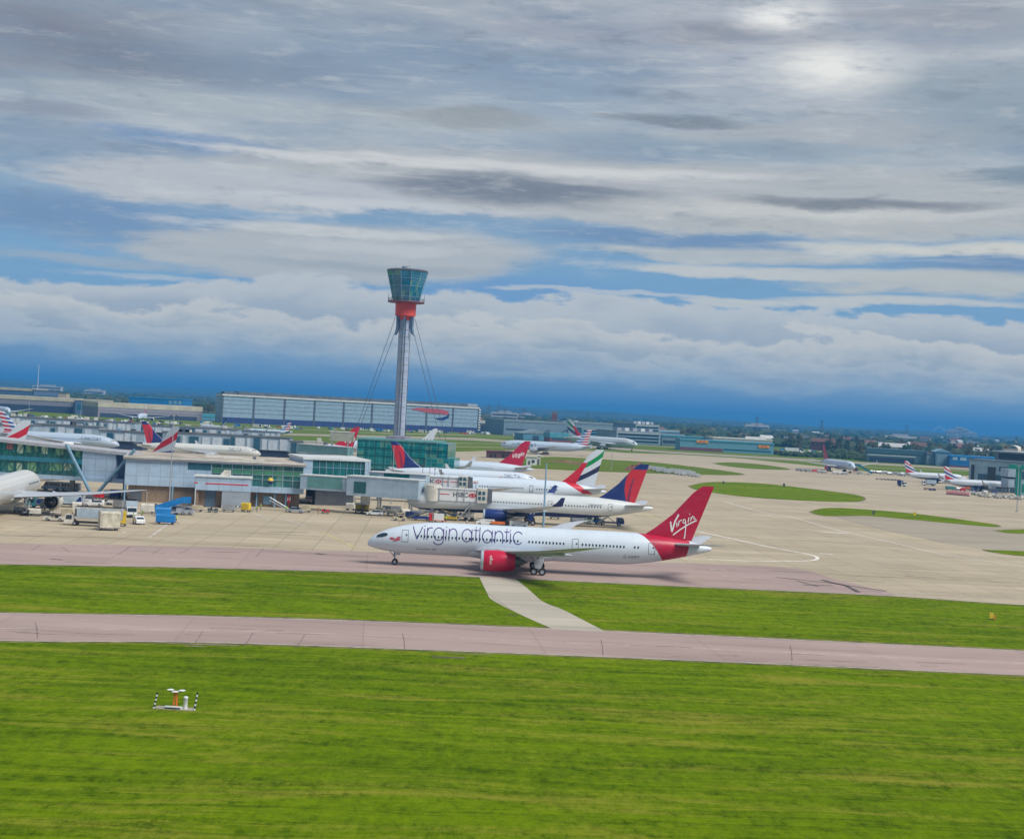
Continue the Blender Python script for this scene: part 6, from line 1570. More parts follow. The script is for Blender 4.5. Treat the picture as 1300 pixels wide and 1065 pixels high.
for i, (px, py, c_, lb) in enumerate(((483, 651, 'steel', 'steel cage cart between the bridge legs, left one'), (491, 650, 'dgrey', 'dark generator between the bridge legs'), (503, 652, 'steel', 'steel cage cart between the bridge legs, right one'), (514, 653, 'offwhite', 'pale cabinet cart at the last leg of the grey bridge'),
     (521, 658, 'navy', 'navy crate cart in front of the last bridge leg'), (445, 648, 'offwhite', 'pale cabinet cart left of the yellow lift trucks'), (528, 655, 'grey', 'grey cart behind the navy belt loader'), (596, 653, 'steel', 'steel cart right of the dark tow tug'), (574, 652, 'offwhite', 'pale cart behind the yellow belt loader'))):
    putv(dolly(lb, M[c_], L_=2.4, W_=1.5, H_=1.4+.3*(i % 3), rounded=bool(i % 2)), px, py, 20*(i % 4)-30)
# signs, posts
def redpost(px, py):
    r_ = thing('hydrant_sign', G(px, py), 'tall red sign post with white letter beside the pier', 'sign')
    mb = MB(); mb.cyl((0,0,0), (0,0,1.6), .12, n=6); mb.build('post', M['red'], r_)
    mb = MB(); mb.box(-.5, .5, -.08, .08, 1.6, 3.4); mb.build('sign_board', M['red'], r_)
    ps, w0 = textquads('H', 1.0, 0, True); mb = MB()
    for p in ps: mb.add([(x-w0/2, -.09, 2.0+y) for x, y in p], [tuple(range(len(p)))])
    mb.build('sign_letter', WL, r_)
redpost(366, 645)
r_ = thing('tank', G(373.5, 642), 'upright cream tank with rounded top right of the red sign', 'tank')
mb = MB(); mb.lathe([(.55,.2),(.6,.5),(.6,2.4),(.4,2.85),(.01,3.0)], 14); mb.build('shell', M['offwhite'], r_, smooth=50); mb = MB(); mb.box(-.8,.8,-.6,.6,0,.25); mb.build('base', M['concrete'], r_)
r_ = thing('gangway', G(354, 648), 'grey steel gangway leaning on the pier below the yellow sign', 'gangway', rz=R(0))
mb = MB(); mb.cyl((-2.6,0,3.3),(2.4,0,.6),.09,n=6); mb.cyl((-2.6,1,3.3),(2.4,1,.6),.09,n=6); mb.build('rail', M['steel'], r_); mb = MB(); mb.prism([(-2.6,2.4),(2.4,.0),(2.4,.15),(-2.6,2.6)], 0, 1); mb.build('steps', M['grey'], r_)

# people
def person_mesh():
    P = {'pel': (0,0,.95), 'bel': (0,0,1.12), 'che': (.01,0,1.36), 'nec': (0,0,1.50), 'hed': (.02,0,1.62), 'top': (.02,0,1.72)}
    me = bpy.data.meshes.new('person'); names = list(P); vs = [P[k] for k in names]; rad = [.15,.13,.16,.065,.095,.07]; ed = [(i, i+1) for i in range(5)]
    def chain(root, pts):
        i = root
        for p, r_ in pts: vs.append(p); rad.append(r_); ed.append((i, len(vs)-1)); i = len(vs)-1
    for s_ in (1, -1):
        chain(0, [((0,s_*.10,.86),.10), ((.05*s_,s_*.11,.48),.068), ((-.04*s_,s_*.12,.09),.048), ((.12-.04*s_,s_*.13,.04),.04)])
        chain(2, [((0,s_*.19,1.42),.065), ((-.02,s_*.25,1.14),.045), ((.14,s_*.23,.92),.034), ((.20,s_*.22,.84),.028)])
    me.from_pydata(vs, ed, []); o = bpy.data.objects.new('person', me); COL.objects.link(o)
    m_ = o.modifiers.new('skin', 'SKIN'); m_.use_smooth_shade = True
    for i, v in enumerate(me.skin_vertices[0].data): v.radius = (rad[i], rad[i]); v.use_root = (i == 0)
    sb = o.modifiers.new('sub', 'SUBSURF'); sb.levels = 1
    dg = bpy.context.evaluated_depsgraph_get(); out_ = bpy.data.meshes.new_from_object(o.evaluated_get(dg)); bpy.data.objects.remove(o)
    for m_ in (M['trousers'], M['skin'], M['trousers']): out_.materials.append(m_)
    for p in out_.polygons:
        c = p.center; p.material_index = 1 if (c.z > 1.5 or (c.z < .93 and abs(c.y) > .17 and c.z > .7)) else 0
    return out_
PME = person_mesh()
def person(lab, px, py, ang, vest):
    r_ = thing('person', G(px, py), lab, 'person', rz=R(ang)); r_.location.z = .04
    b_ = link('body', PME, r_)
    mb = MB(); secs = []
    for z, a, b in ((.86,.17,.21), (1.0,.165,.20), (1.2,.165,.20), (1.38,.18,.24), (1.46,.12,.17)):
        secs.append([Vector((a*math.cos(2*math.pi*i/12), b*math.sin(2*math.pi*i/12), z)) for i in range(12)])
    mb.loft(secs); mb.build('jacket', vest, r_, smooth=60)
    mb = MB(); mb.lathe([(.118,1.63),(.112,1.70),(.07,1.765),(.01,1.78)], 12, 0, 'z', (.015,0,0)); mb.build('cap', M['navy'], r_, smooth=60)
for lb, px, py, an, v in (('worker in yellow jacket walking right of the loading annex', 326, 650, 20, 'hivis'), ('worker in yellow jacket behind the walking one, right of the annex', 331, 647.5, 200, 'hivis'),
    ('worker in yellow jacket at the foot of the red sign post', 363.5, 650.5, 90, 'hivis'), ('worker in orange overalls standing left of the small red tug', 403.5, 653, 10, 'orange'),
    ('worker in yellow jacket beside the white box truck', 180, 657, 230, 'hivis'), ('worker in yellow jacket at the end of the blue carts', 223.5, 663, 180, 'hivis'), ('worker in yellow jacket left of the white pick-up', 169, 661, 0, 'hivis'),
    ('worker in pale jacket alone between two airliners', 592.5, 668.5, 80, 'offwhite'), ('worker in yellow jacket under the lower jet bridge', 566, 663, 160, 'hivis')): person(lb, px, py, an, M[v])

# masts
def mast(px, py, hgt, lab, r0_=.22, heads=2, col='grey'):
    r_ = thing('light_mast', G(px, py), lab, 'light mast')
    mb = MB(); mb.cyl((0,0,0), (0,0,hgt), r0_, r0_*.55, 10); mb.build('pole', M[col], r_)
    mb = MB(); mb.box(-r0_*2, r0_*2, -r0_*2, r0_*2, 0, .8); mb.build('base', M['concrete'], r_)
    if heads:
        mb = MB(); mb.box(-.9, .9, -.08, .08, hgt-.1, hgt+.06); a_ = mb.build('cross_arm', M[col], r_)
        for k in range(heads): x = -.7 + 1.4*k/max(1, heads-1); mb = MB(); mb.box(x-.22, x+.22, -.35, .1, hgt-.4, hgt-.1); mb.build('lamp_head', M['dgrey'], a_)
mast(689.5, 672, 16.4, 'thick pale grey mast rising just behind the foreground airliner', .30, 0, 'lblue')
mast(214.5, 642.5, 23.5, 'tall thin mast in front of the grey clad pier', .16)
mast(449.5, 637, 19, 'thin mast behind the glazed hall, left of the tower', .12, 0)
mast(496.5, 640, 17, 'thin mast in front of the navy and red fin', .14, 0)
mast(776, 596, 14, 'thin mast on the grass below the double deck airliner', .18)
mast(1240.5, 615, 17, 'thin mast left of the right terminal', .18)
mast(1291, 650, 18, 'mast at the right edge in front of the green stair block', .2)
mast(102, 536, 17, 'far mast before the cream roofed shed, right one', .25); mast(36, 534, 19, 'far mast before the cream roofed shed, left one', .25)
r1 = None
for i, (px, py, hg) in enumerate(((534.5, 640, 11.5), (543.5, 640, 11), (550, 640, 10.2), (558, 640, 10), (580, 655, 9.8), (589.5, 655, 9.6))):
    r_ = thing('lamp_pole', G(px, py), ['first', 'second', 'third', 'fourth', 'fifth', 'sixth'][i] + ' from the left of the thin dark poles over the white jet bridges', 'lamp pole', 'thin poles over the jet bridges')
    mb = MB(); mb.cyl((0,0,0), (0,0,hg), .11, .08, 6); mb.build('pole', M['dgrey'], r_); mb = MB(); mb.cyl((0,0,hg), (0,0,hg+.35), .26, .2, 8); mb.build('lamp_head', M['dgrey'], r_)

# right hand apron
putv(stairs('teal blue passenger stairs standing right of the nose on airliner', mat('teal_stairs', (.02,.16,.24), .5), 5.6, 11.0), 1096, 602.5, 175)
putv(truck('white and navy truck alone on the right hand apron', M['white'], M['navy'], 2.0, 2.2, .9), 1145, 617.5, -40)
putv(truck('white box lorry behind the nearest right hand airliner fin', M['white'], PALEB, 5.2, 2.3, 1.0), 1179, 616.5, 182)
putv(tug('dark tug pulling brown cart left of the barriers', M['navy'], canopy=False, L_=3.0), 1184, 623, 180)
putv(dolly('brown flat cart left of the dark tug by the barriers', mat('brown_crates', (.22,.10,.07), .7), L_=3.0, H_=1.0, rounded=False), 1177, 622, 180)
putv(dolly('teal baggage cart under the nearest right hand airliner', mat('teal_cart', (.05,.20,.22), .6), L_=4.5, W_=2, H_=2.0), 1206, 622, 0)
GC = 'baggage carts on the right hand apron'
c0 = putv(dolly('grey baggage cart in the row right of the nose on airliner', M['steel'], L_=3.0, H_=1.8, group=GC), 1107, 600.5, 5)
rr = random.Random(5)
for k in range(13):
    o = copy_tree(c0); putv(o, 1111 + k*3.0 + rr.uniform(-.5,.5), 600.6 + k*.26 + rr.uniform(-.6,.9), rr.uniform(-12, 12))
c1 = putv(dolly('low dark flat cart on the apron left of the white and navy truck', M['dgrey'], L_=3.6, H_=.7, rounded=False, group='flat carts beyond the right apron'), 1116, 609, 0)
for k in range(5): putv(copy_tree(c1), 1122+k*4.2, 609.3+k*.25, rr.uniform(-8, 8))
def barrier(lab, group):
    r_ = thing('barrier', (0,0,0), lab, 'barrier', group)
    mb = MB(); mb.prism([(-.5,0),(.5,0),(.45,.3),(-.45,.3)], -.3, .3); mb.build('foot', M['dgrey'], r_)
    mb = MB(); mb.prism([(-.55,.3),(.35,.3),(.75,1.9),(-.15,1.9)], -.1, .1); mb.build('striped_board', WL, r_)
    mb = MB(); mb.prism([(-.55,.3),(-.1,.3),(.3,1.9),(-.15,1.9)], -.12, .12); mb.build('red_stripe', M['red'], r_); return r_
b0 = barrier('red and white slanted board barrier in the row before the right terminal', 'red and white barriers before the right terminal')
for k in range(13):
    o = b0 if k == 0 else copy_tree(b0); putv(o, 1202.5 + k*2.3, 627.5 + k*.20, 0)
GU = 'crates and carts along the right terminal'
cr = None
for k in range(26):
    if cr is None: cr = dolly('small mixed service cart in the line before the right terminal', M['offwhite'], L_=1.8, W_=1.3, H_=1.5, rounded=False, group=GU); o = cr
    else: o = copy_tree(cr)
    putv(o, 1232 + k*2.6 + rr.uniform(-1,1), 629.6 + k*.22 + rr.uniform(-2.4, .6), rr.uniform(-40, 40))
for k, (px, py, m_) in enumerate(((1222, 624, 'red'), (1228, 622, 'orange'), (1236, 626, 'navy'), (1216, 623, 'steel'), (1250, 627, 'white'), (1262, 628, 'navy'))):
    putv(dolly(['red', 'orange', 'navy', 'grey', 'white', 'blue black'][k] + ' baggage cart under the nearest right hand airliner ' + ['belly', 'engine', 'wing', 'tail end', 'front door', 'nose'][k], M[m_], L_=2.8, H_=1.7), px, py, rr.uniform(-30, 30))
for k, (px, py) in enumerate(((1014, 598), (1020, 598.6), (1026, 599))):
    putv(dolly(['left', 'middle', 'right'][k] + ' pale loaded trailer of three left of the nose on airliner', M['steel'], L_=3.6, W_=2.4, H_=1.6, rounded=False), px, py, 0)
for k, (px, py, m_) in enumerate(((1034, 599.5, 'red'), (1041, 600.5, 'steel'), (1046, 600.8, 'steel'), (1060, 601.5, 'white'), (1066, 602, 'white'), (1072, 602.5, 'steel'))):
    putv(dolly(['red cart left of the crimson engine', 'grey cart in front of the left crimson engine', 'second grey cart before the left crimson engine', 'white cart under the nose on airliner', 'second white cart under the nose on airliner', 'grey cart under the airliner nose wheel'][k], M[m_], L_=3.0, H_=1.7), px, py, 0)
# works area in the middle
SPO = mat('spoil_heap_earth', (.22,.10,.06), .95, var=.4)
def heap(px, py, L_, W_, h_, lab):
    r_ = thing('spoil_heap', G(px, py), lab, 'spoil heap'); mb = MB(); n = 14; secs = []
    for k in range(7):
        t = k/6; rr_ = (1-t)**.8; secs.append([Vector((L_/2*rr_*math.cos(2*math.pi*i/n)*(1+.3*mnoise.noise(Vector((i,k,px)))), W_/2*rr_*math.sin(2*math.pi*i/n), h_*t*(1+.4*mnoise.noise(Vector((i*.7,k,px)))))) for i in range(n)])
    mb.loft(secs); mb.build('earth', SPO, r_, smooth=30)
heap(803, 597, 10, 6, 3.2, 'brown spoil heap among the white works cabins'); heap(812, 596, 12, 6, 4.0, 'brown spoil heap topped with rubble, right of the smaller heap')
heap(716, 586.5, 26, 10, 1.0, 'low reddish spoil bank on the middle grass'); heap(738, 590, 20, 8, .8, 'second low reddish spoil bank on the middle grass')
for i, (a, b, py) in enumerate(((617, 634, 581), (633, 650, 581.5))):
    g0 = G(a, py); D_ = g0.y
    shed(a, b, D_, D_, 4.0, 8, mat('brown_hut_wall', (.12,.06,.06), .8), mat('rust_roof', (.20,.09,.08), .8), ['dark brown hut on the middle grass, left of two', 'rusty roofed hut on the middle grass, right of two'][i], 'hut', 'hut', roofh=.5, bands=[('door', M['black'], .3, .45, 0, 2.4), ('door', M['black'], .6, .75, 0, 2.4)])
shed(668, 681, 815, 815, 4.4, 6, M['white'], M['offwhite'], 'white cabin beyond the crimson fin', 'cabin', 'cabin', roofh=.4, bands=[('door', M['dgrey'], .2, .36, 0, 2.3), ('window', M['glassd'], .55, .8, 1.4, 2.8)])
shed(681, 686, 822, 822, 5.0, 5, M['offwhite'], M['white'], 'small white arched cabin right of the white cabin', 'cabin', 'cabin', roofh=.9, gable=True, bands=[('door', M['dgrey'], .3, .7, 0, 3.2)])
GW = 'pale containers in the works yard'
cn = None
for row in range(4):
    for k in range(13):
        px, py = 820 + k*4.6 + row*5, 594.8 + k*.55 + row*1.7
        if rr.random() < .12: continue
        if cn is None: cn = dolly('pale unit load container in the works yard rows', mat('pale_container', (.50,.53,.56), .5), L_=2.0, W_=1.6, H_=1.9, rounded=False, group=GW, name='cargo_container', cat='container'); o = cn
        else: o = copy_tree(cn)
        putv(o, px, py, rr.uniform(-6, 6))

# parked vehicles along the far perimeter road, many small
protos = []
COLS = [('white', M['white']), ('silver', SILV), ('dark', M['dgrey']), ('red', M['red']), ('blue', M['blue']), ('black', M['black'])]
GP_ = 'vehicles parked along the far perimeter'
def simple_car(nm, m_, L_=4.6, h_=1.6, w_=1.8):
    r_ = thing('parked_car' if h_ < 2 else 'parked_van', (0,0,0), nm + ' parked on the far side of the airfield', 'car' if h_ < 2 else 'van', nm + ' ' + GP_)
    mb = MB(); a = L_/2
    if h_ < 2: mb.prism([(-a,.3),(a,.3),(a,.8),(a*.5,.95),(a*.15,h_),(-a*.55,h_),(-a*.9,.95),(-a,.8)], -w_/2, w_/2)
    else: mb.prism([(-a,.35),(a,.35),(a,1.1),(a*.75,h_),(-a,h_)], -w_/2, w_/2)
    mb.build('body', m_, r_)
    mb = MB()
    if h_ < 2: mb.prism([(a*.45,.97),(a*.14,h_-.08),(-a*.52,h_-.08),(-a*.84,.97)], -w_/2-.02, w_/2+.02)
    else: mb.prism([(a*.92,1.2),(a*.72,h_-.15),(a*.4,h_-.15),(a*.4,1.2)], -w_/2-.02, w_/2+.02)
    mb.build('window_glass', M['glassd'], r_)
    for x in (-a*.62, a*.62):
        mb = MB(); mb.cyl((x,-w_/2-.02,.35),(x,w_/2+.02,.35),.35,n=10); mb.build('wheel', M['black'], r_)
    return r_
for nm, m_ in COLS: protos.append(simple_car(nm + ' car', m_)); 
protos.append(simple_car('white van', M['white'], 6.0, 2.6, 2.1)); protos.append(simple_car('blue van', M['blue'], 6.0, 2.6, 2.1)); protos.append(simple_car('white lorry', M['offwhite'], 9.0, 3.4, 2.5))
spots = []
for k in range(70): t = rr.random(); spots.append((290 + 315*t, 541.6 + 9.5*t + rr.uniform(-.8, .9), rr.uniform(-10, 10) + (90 if rr.random() < .3 else 0)))
for k in range(40): t = rr.random(); spots.append((606 + 130*t, 550.6 + 8.5*t + rr.uniform(-1.5, .8), rr.uniform(-10, 100)))
for k in range(50): t = rr.random(); spots.append((988 + 145*t, 573.0 + 9.0*t + rr.uniform(-1.6, 1.2), rr.uniform(-10, 100)))
for k in range(26): t = rr.random(); spots.append((1100 + 80*t, 581.8 + 5.6*t + rr.uniform(-.5, .6), rr.uniform(-10, 20)))
for k in range(36): t = rr.random(); spots.append((90 + 180*t, 532.5 + 8*t + rr.uniform(-1.5, 2.0), rr.uniform(-10, 100)))
for k in range(16): t = rr.random(); spots.append((2 + 90*t, 529.0 + 4*t + rr.uniform(-1.5, 1.5), rr.uniform(-10, 100)))
used = set()
for (px, py, an) in spots:
    i = rr.choice([0,0,0,1,1,2,2,3,4,5,6,6,6,7,8]); o = protos[i] if i not in used else copy_tree(protos[i]); used.add(i); putv(o, px, py, an)
for i in range(len(protos)):
    if i not in used: putv(protos[i], 320 + i*20, 543, 0)
r_ = putv(simple_car('long white coach', M['white'], 22, 4.2, 3), 1009, 573.5, -3); r_['group'] = ''; del r_['group']; r_['label'] = 'long white coach beyond the grass, right of the orange sign depot'; r_['category'] = 'coach'

# grass-side navigation aid
g = G(222, 899.5); r_ = thing('navigation_aid', g, 'small navigation aid with white discs on an orange stand, alone in the near grass', 'navigation aid', rz=R(-3))
mb = MB(); mb.box(-1.75, 1.75, -.55, .55, 0, .10); mb.build('slab', PALE, r_)
mb = MB()
for x in (-.16, .16): mb.cyl((x,-.1,.1),(x*.6,-.05,1.62),.045,n=6); mb.cyl((x,.2,.1),(x*.6,.1,1.62),.045,n=6)
for z in (.5, .9, 1.3): mb.box(-.15,.15,-.1,-.06,z,z+.05); mb.box(-.15,.15,.14,.18,z,z+.05)
mb.build('stand', M['orange'], r_)
for (x, y, z) in ((-.52,.1,1.72),(.0,-.2,1.62),(.55,.12,1.70)):
    mb = MB(); mb.lathe([(.01,.07),(.2,.05),(.34,0),(.2,-.03),(.01,-.04)], 16, 0, 'z', (x,y,z)); mb.build('disc', M['white'], r_, smooth=60)
mb = MB(); mb.box(-.6,.6,-.06,.06,1.55,1.62); mb.build('cross_arm', M['dgrey'], r_)
mb = MB(); mb.box(-.85,.75,-.5,-.2,.10,.3); mb.build('cable_tray', M['white'], r_); mb = MB(); mb.box(-.8,.6,-.56,-.5,.10,.2); mb.build('cable', M['black'], r_)
k_ = thing('equipment_cylinder', g + Vector((.98, -.1, .1)), 'white upright cylinder beside the orange stand in the near grass', 'cylinder')
mb = MB(); mb.lathe([(.19,0),(.19,.85),(.21,.87),(.21,1.05),(.12,1.12),(.01,1.14)], 16); mb.build('casing', M['white'], k_, smooth=50); mb = MB(); mb.lathe([(.195,.8),(.195,.86)], 16); mb.build('band', M['grey'], k_)
for i, (x, hg, tl) in enumerate(((-1.88, 1.5, .28), (1.86, 1.7, .22))):
    q = thing('striped_post', g + Vector((x, -.35, 0)), ['left', 'right'][i] + ' black and white striped post at the end of the slab in the near grass', 'marker post')
    for s_ in range(8):
        mb = MB(); a, b = s_/8, (s_+1)/8; mb.cyl((tl*a, 0, hg*a), (tl*b, 0, hg*b), .085, n=8); mb.build('stripe', M['black'] if s_ % 2 else M['white'], q)
def marker(px, py, lab, m_, s_=1.0, two=True):
    r_ = thing('marker_board', G(px, py), lab, 'marker board')
    mb = MB(); mb.box(-.45*s_, .1*s_, -.12, .12, .25*s_, 1.0*s_); mb.build('board', m_, r_)
    mb = MB(); mb.box(-.35*s_, -.28*s_, -.05, .05, 0, .25*s_); mb.box(-.05*s_, .02*s_, -.05, .05, 0, .25*s_); mb.build('leg', M['dgrey'], r_)
    if two: mb = MB(); mb.box(.2*s_, .55*s_, .1, .3, .05, .7*s_); mb.build('small_box', mat('amber', (.5,.25,.02), .5), r_)
marker(1260, 787, 'yellow marker board standing in the right hand grass', M['yellow'], 1.15)
marker(919, 615, 'small dark sign at the left of the big grass island', M['dgrey'], 1.5, False); marker(996, 618.5, 'small dark sign in the middle of the big grass island', M['dgrey'], 1.8, False)
marker(1110, 654, 'small dark sign on the second grass island', M['dgrey'], 1.5, False); marker(1162, 656, 'small yellow sign on the second grass island', M['yellow'], 1.6, False)
marker(979, 711, 'tiny dark marker on the apron right of the foreground tail', M['dgrey'], .6, False) if False else None

# ------------------------------------------------------------------ trees, houses, far country
def leafmat(name, a, b, sc=.35):
    m, nt, bs = newmat(name); v, x, y, z = xyz(nt)
    oi = nt.nodes.new('ShaderNodeObjectInfo'); rnd_ = E(nt, oi.outputs['Random'])
    n = noi(nt, comb(nt, x*sc, y*sc, z*sc), 1, 3, .6)
    c = mixc(nt, n.ss(.3,.7), a, b); c = mixc(nt, rnd_ * .5, c, (.12,.12,.02)); nt.links.new(c, bs.inputs['Base Color']); bs.inputs['Roughness'].default_value = .9; return m
LF = [leafmat('foliage_dark', (.018,.045,.014), (.045,.085,.02)), leafmat('foliage_mid', (.03,.065,.015), (.07,.11,.025)), leafmat('foliage_autumn', (.10,.09,.02), (.17,.13,.03))]
BARK = mat('bark', (.06,.045,.035), .9)
rt_ = random.Random(11)
def crown_mesh(kind, seed, leaves=420):
    rg = random.Random(seed); mb = MB(); lob = []
    hgt, rad = {0: (11, 5.0), 1: (14, 5.6), 2: (16, 2.0), 3: (9, 6.0)}[kind]
    for k in range(13):
        t = rg.random(); a = rg.uniform(0, 6.28); rr_ = rad*rg.uniform(.1, .75)*(1-abs(t-.42)*.9)
        lob.append((Vector((rr_*math.cos(a), rr_*math.sin(a), hgt*(.24+.66*t))), rad*rg.uniform(.28, .52)))
    for i in range(leaves):
        c, r_ = rg.choice(lob); d = Vector((rg.gauss(0,1), rg.gauss(0,1), rg.gauss(0,1))).normalized(); p = c + d*r_*rg.uniform(.7, 1.12)
        u = Vector((rg.gauss(0,1), rg.gauss(0,1), rg.gauss(0,1))).normalized(); v = u.cross(d + Vector((.01,.02,.03))).normalized(); s_ = rg.uniform(.35, .95)
        mb.add([p + u*s_, p + v*s_*.7, p - u*s_, p - v*s_*.7], [(0,1,2,3)])
    return mb.mesh('crown', LF[seed % 3 if kind != 2 else 0]), hgt
def trunk_mesh(hgt):
    mb = MB(); mb.cyl((0,0,-.3), (.2,.1,hgt*.5), .38, .2, 7)
    for k in range(4):
        a = k*1.7; mb.cyl((.1,.05,hgt*.28+k*.5), (math.cos(a)*2.4, math.sin(a)*2.4, hgt*.55+k*.4), .15, .05, 5)
    return mb.mesh('trunk', BARK)
VAR = []
for i, (kd, nm) in enumerate(((0, 'dark round crowned tree'), (1, 'tall green broadleaf tree'), (3, 'wide golden green tree'), (0, 'dark bushy tree'), (2, 'slim upright poplar'), (1, 'tall pale green tree'))):
    cm, hg = crown_mesh(kd, i + 30*0 + (0 if i != 2 else 0)); VAR.append((cm, trunk_mesh(hg), nm, hg))
cnt = 0
def tree(px, D, sc, vi, where):
    cm, tm, nm, hg = VAR[vi]
    r_ = thing('tree', W(px, D), nm + ' ' + where, 'tree', nm + 's ' + where, rz=rt_.uniform(0, 6.28)); r_.scale = (sc, sc, sc*rt_.uniform(.85, 1.15))
    link('trunk', tm, r_); link('crown', cm, r_)
for k in range(34): tree(rt_.uniform(228, 284), rt_.uniform(1900, 2300), rt_.uniform(.8, 1.3), rt_.choice([0,1,2,3,5]), 'in the wood left of the big hangar')
for k in range(26): tree(rt_.uniform(84, 165), rt_.uniform(1950, 2400), rt_.uniform(.8, 1.2), rt_.choice([0,1,2,2,3]), 'behind the cream roofed sheds')
for k in range(50): tree(rt_.uniform(612, 870), rt_.uniform(2150, 2900), rt_.uniform(.8, 1.3), rt_.choice([0,1,2,3,4,5]), 'beyond the grey sheds')
for k in range(70): tree(rt_.uniform(860, 1110), rt_.uniform(1750, 2500), rt_.uniform(.8, 1.35), rt_.choice([0,1,2,3,4,5]), 'behind the orange sign depot')
for k in range(100): tree(rt_.uniform(1060, 1330), rt_.uniform(1480, 2300), rt_.uniform(.8, 1.3), rt_.choice([0,1,2,3,3,5]), 'beyond the right hand sheds')
# far woods as one mass
def blob(seed):
    rg = random.Random(seed); bm = bmesh.new(); bmesh.ops.create_icosphere(bm, subdivisions=2, radius=1)
    vs = []
    for v in bm.verts:
        n = mnoise.noise(v.co*1.7 + Vector((seed*3.1, 0, 0)))*.45 + mnoise.noise(v.co*4.1 + Vector((seed, 7, 0)))*.3
        vs.append(v.co*(1+n))
    fs = [tuple(v.index for v in f.verts) for f in bm.faces]; bm.free(); return vs, fs
BL = [blob(i) for i in range(6)]
def woods(name, n, x0, x1, D0, D1, s0, s1, m):
    V_ = []; F_ = []
    for k in range(n):
        D = D0 * (D1/D0)**rt_.random(); px = rt_.uniform(x0, x1); p = W(px, D)
        if mnoise.noise(Vector((p.x*.0016, p.y*.0011, 0))) < -.12 and D > D0*1.15: continue
        vs, fs = BL[k % 6]; s_ = rt_.uniform(s0, s1)*(1 + D/9000); a = rt_.uniform(0, 6.28); ca, sa = math.cos(a)*s_, math.sin(a)*s_; o = len(V_); w_ = rt_.uniform(1, 1.9)
        V_ += [(p.x + (v.x*ca - v.y*sa)*w_, p.y + v.x*sa + v.y*ca, s_*.55 + v.z*s_*.78) for v in vs]; F_ += [(a_+o, b_+o, c_+o) for a_, b_, c_ in fs]
    me = bpy.data.meshes.new(name); me.from_pydata(V_, [], F_); me.materials.append(m); o = link(name, me); o['kind'] = 'stuff'; return o
WM, wnt, wb = newmat('far_woodland'); v_, x_, y_, z_ = xyz(wnt)
n1 = noi(wnt, comb(wnt, x_*.02, y_*.02, z_*.05), 1, 2, .5); n2 = noi(wnt, comb(wnt, x_*.3, y_*.3, z_*.3), 1, 3, .7)
cw = mixc(wnt, n2.ss(.35,.65), (.012,.028,.010), (.05,.085,.022)); cw = mixc(wnt, n1.ss(.55,.72)*.7, cw, (.13,.115,.03)); wnt.links.new(cw, wb.inputs['Base Color']); wb.inputs['Roughness'].default_value = .95
woods('far_woodland', 2600, -60, 1400, 2300, 9000, 5, 10, WM)
woods('far_woodland', 900, 600, 1400, 1900, 3200, 4, 7, WM)
woods('far_woodland', 500, 1050, 1400, 1420, 1900, 3, 5, WM)
woods('hedgerow', 260, 985, 1310, 1395, 1440, 1.6, 3.2, WM)
woods('hedgerow', 160, 226, 282, 1840, 1960, 3, 5, WM)
# houses on the suburb edge
HW = [mat('white_render', (.62,.60,.55), .8), mat('cream_render2', (.50,.44,.34), .8), M['brickred'], mat('grey_render', (.35,.37,.40), .8)]
HRF = [mat('brown_tiles', (.16,.08,.06), .8), mat('slate_tiles', (.10,.12,.15), .8), mat('pale_sheet', (.55,.56,.55), .6)]
def house(px, D, L_, dp, hh, m, rm, lab, grp, ang=0):
    r_ = thing('house', W(px, D), lab, 'house', grp, rz=R(ang)); mb = MB(); mb.box(-L_/2, L_/2, -dp/2, dp/2, -.2, hh); mb.build('wall', m, r_)
    mb = MB(); mb.add([(-L_/2-.4,-dp/2-.4,hh),(L_/2+.4,-dp/2-.4,hh),(L_/2+.4,dp/2+.4,hh),(-L_/2-.4,dp/2+.4,hh),(-L_/2-.2,0,hh+dp*.36),(L_/2+.2,0,hh+dp*.36)], [(0,1,5,4),(1,2,5),(2,3,4,5),(3,0,4),(3,2,1,0)]); mb.build('roof', rm, r_)
    for k in range(max(2, int(L_/5))):
        x = -L_/2 + (k+.5)*L_/max(2, int(L_/5)); mb = MB(); mb.box(x-.7, x+.7, -dp/2-.06, -dp/2+.05, hh*.55, hh*.82); mb.build('window', M['glassd'], r_)
kinds = ['white rendered', 'cream rendered', 'red brick', 'grey rendered']
for k in range(95):
    i = rt_.choice([0,0,1,2,3]); j = rt_.choice([0,1,2]); D = 1700*(3.4**rt_.random()); px = rt_.uniform(880, 1330) if k < 60 else rt_.uniform(100, 900)
    if k >= 60: D = max(D, 2500)
    house(px, D, rt_.uniform(12, 34), rt_.uniform(9, 14), rt_.uniform(5.5, 9)*(1+D/9000), HW[i], HRF[j], kinds[i] + ' house half hidden among the trees beyond the airfield', kinds[i] + ' houses among the far trees', rt_.uniform(-40, 40))
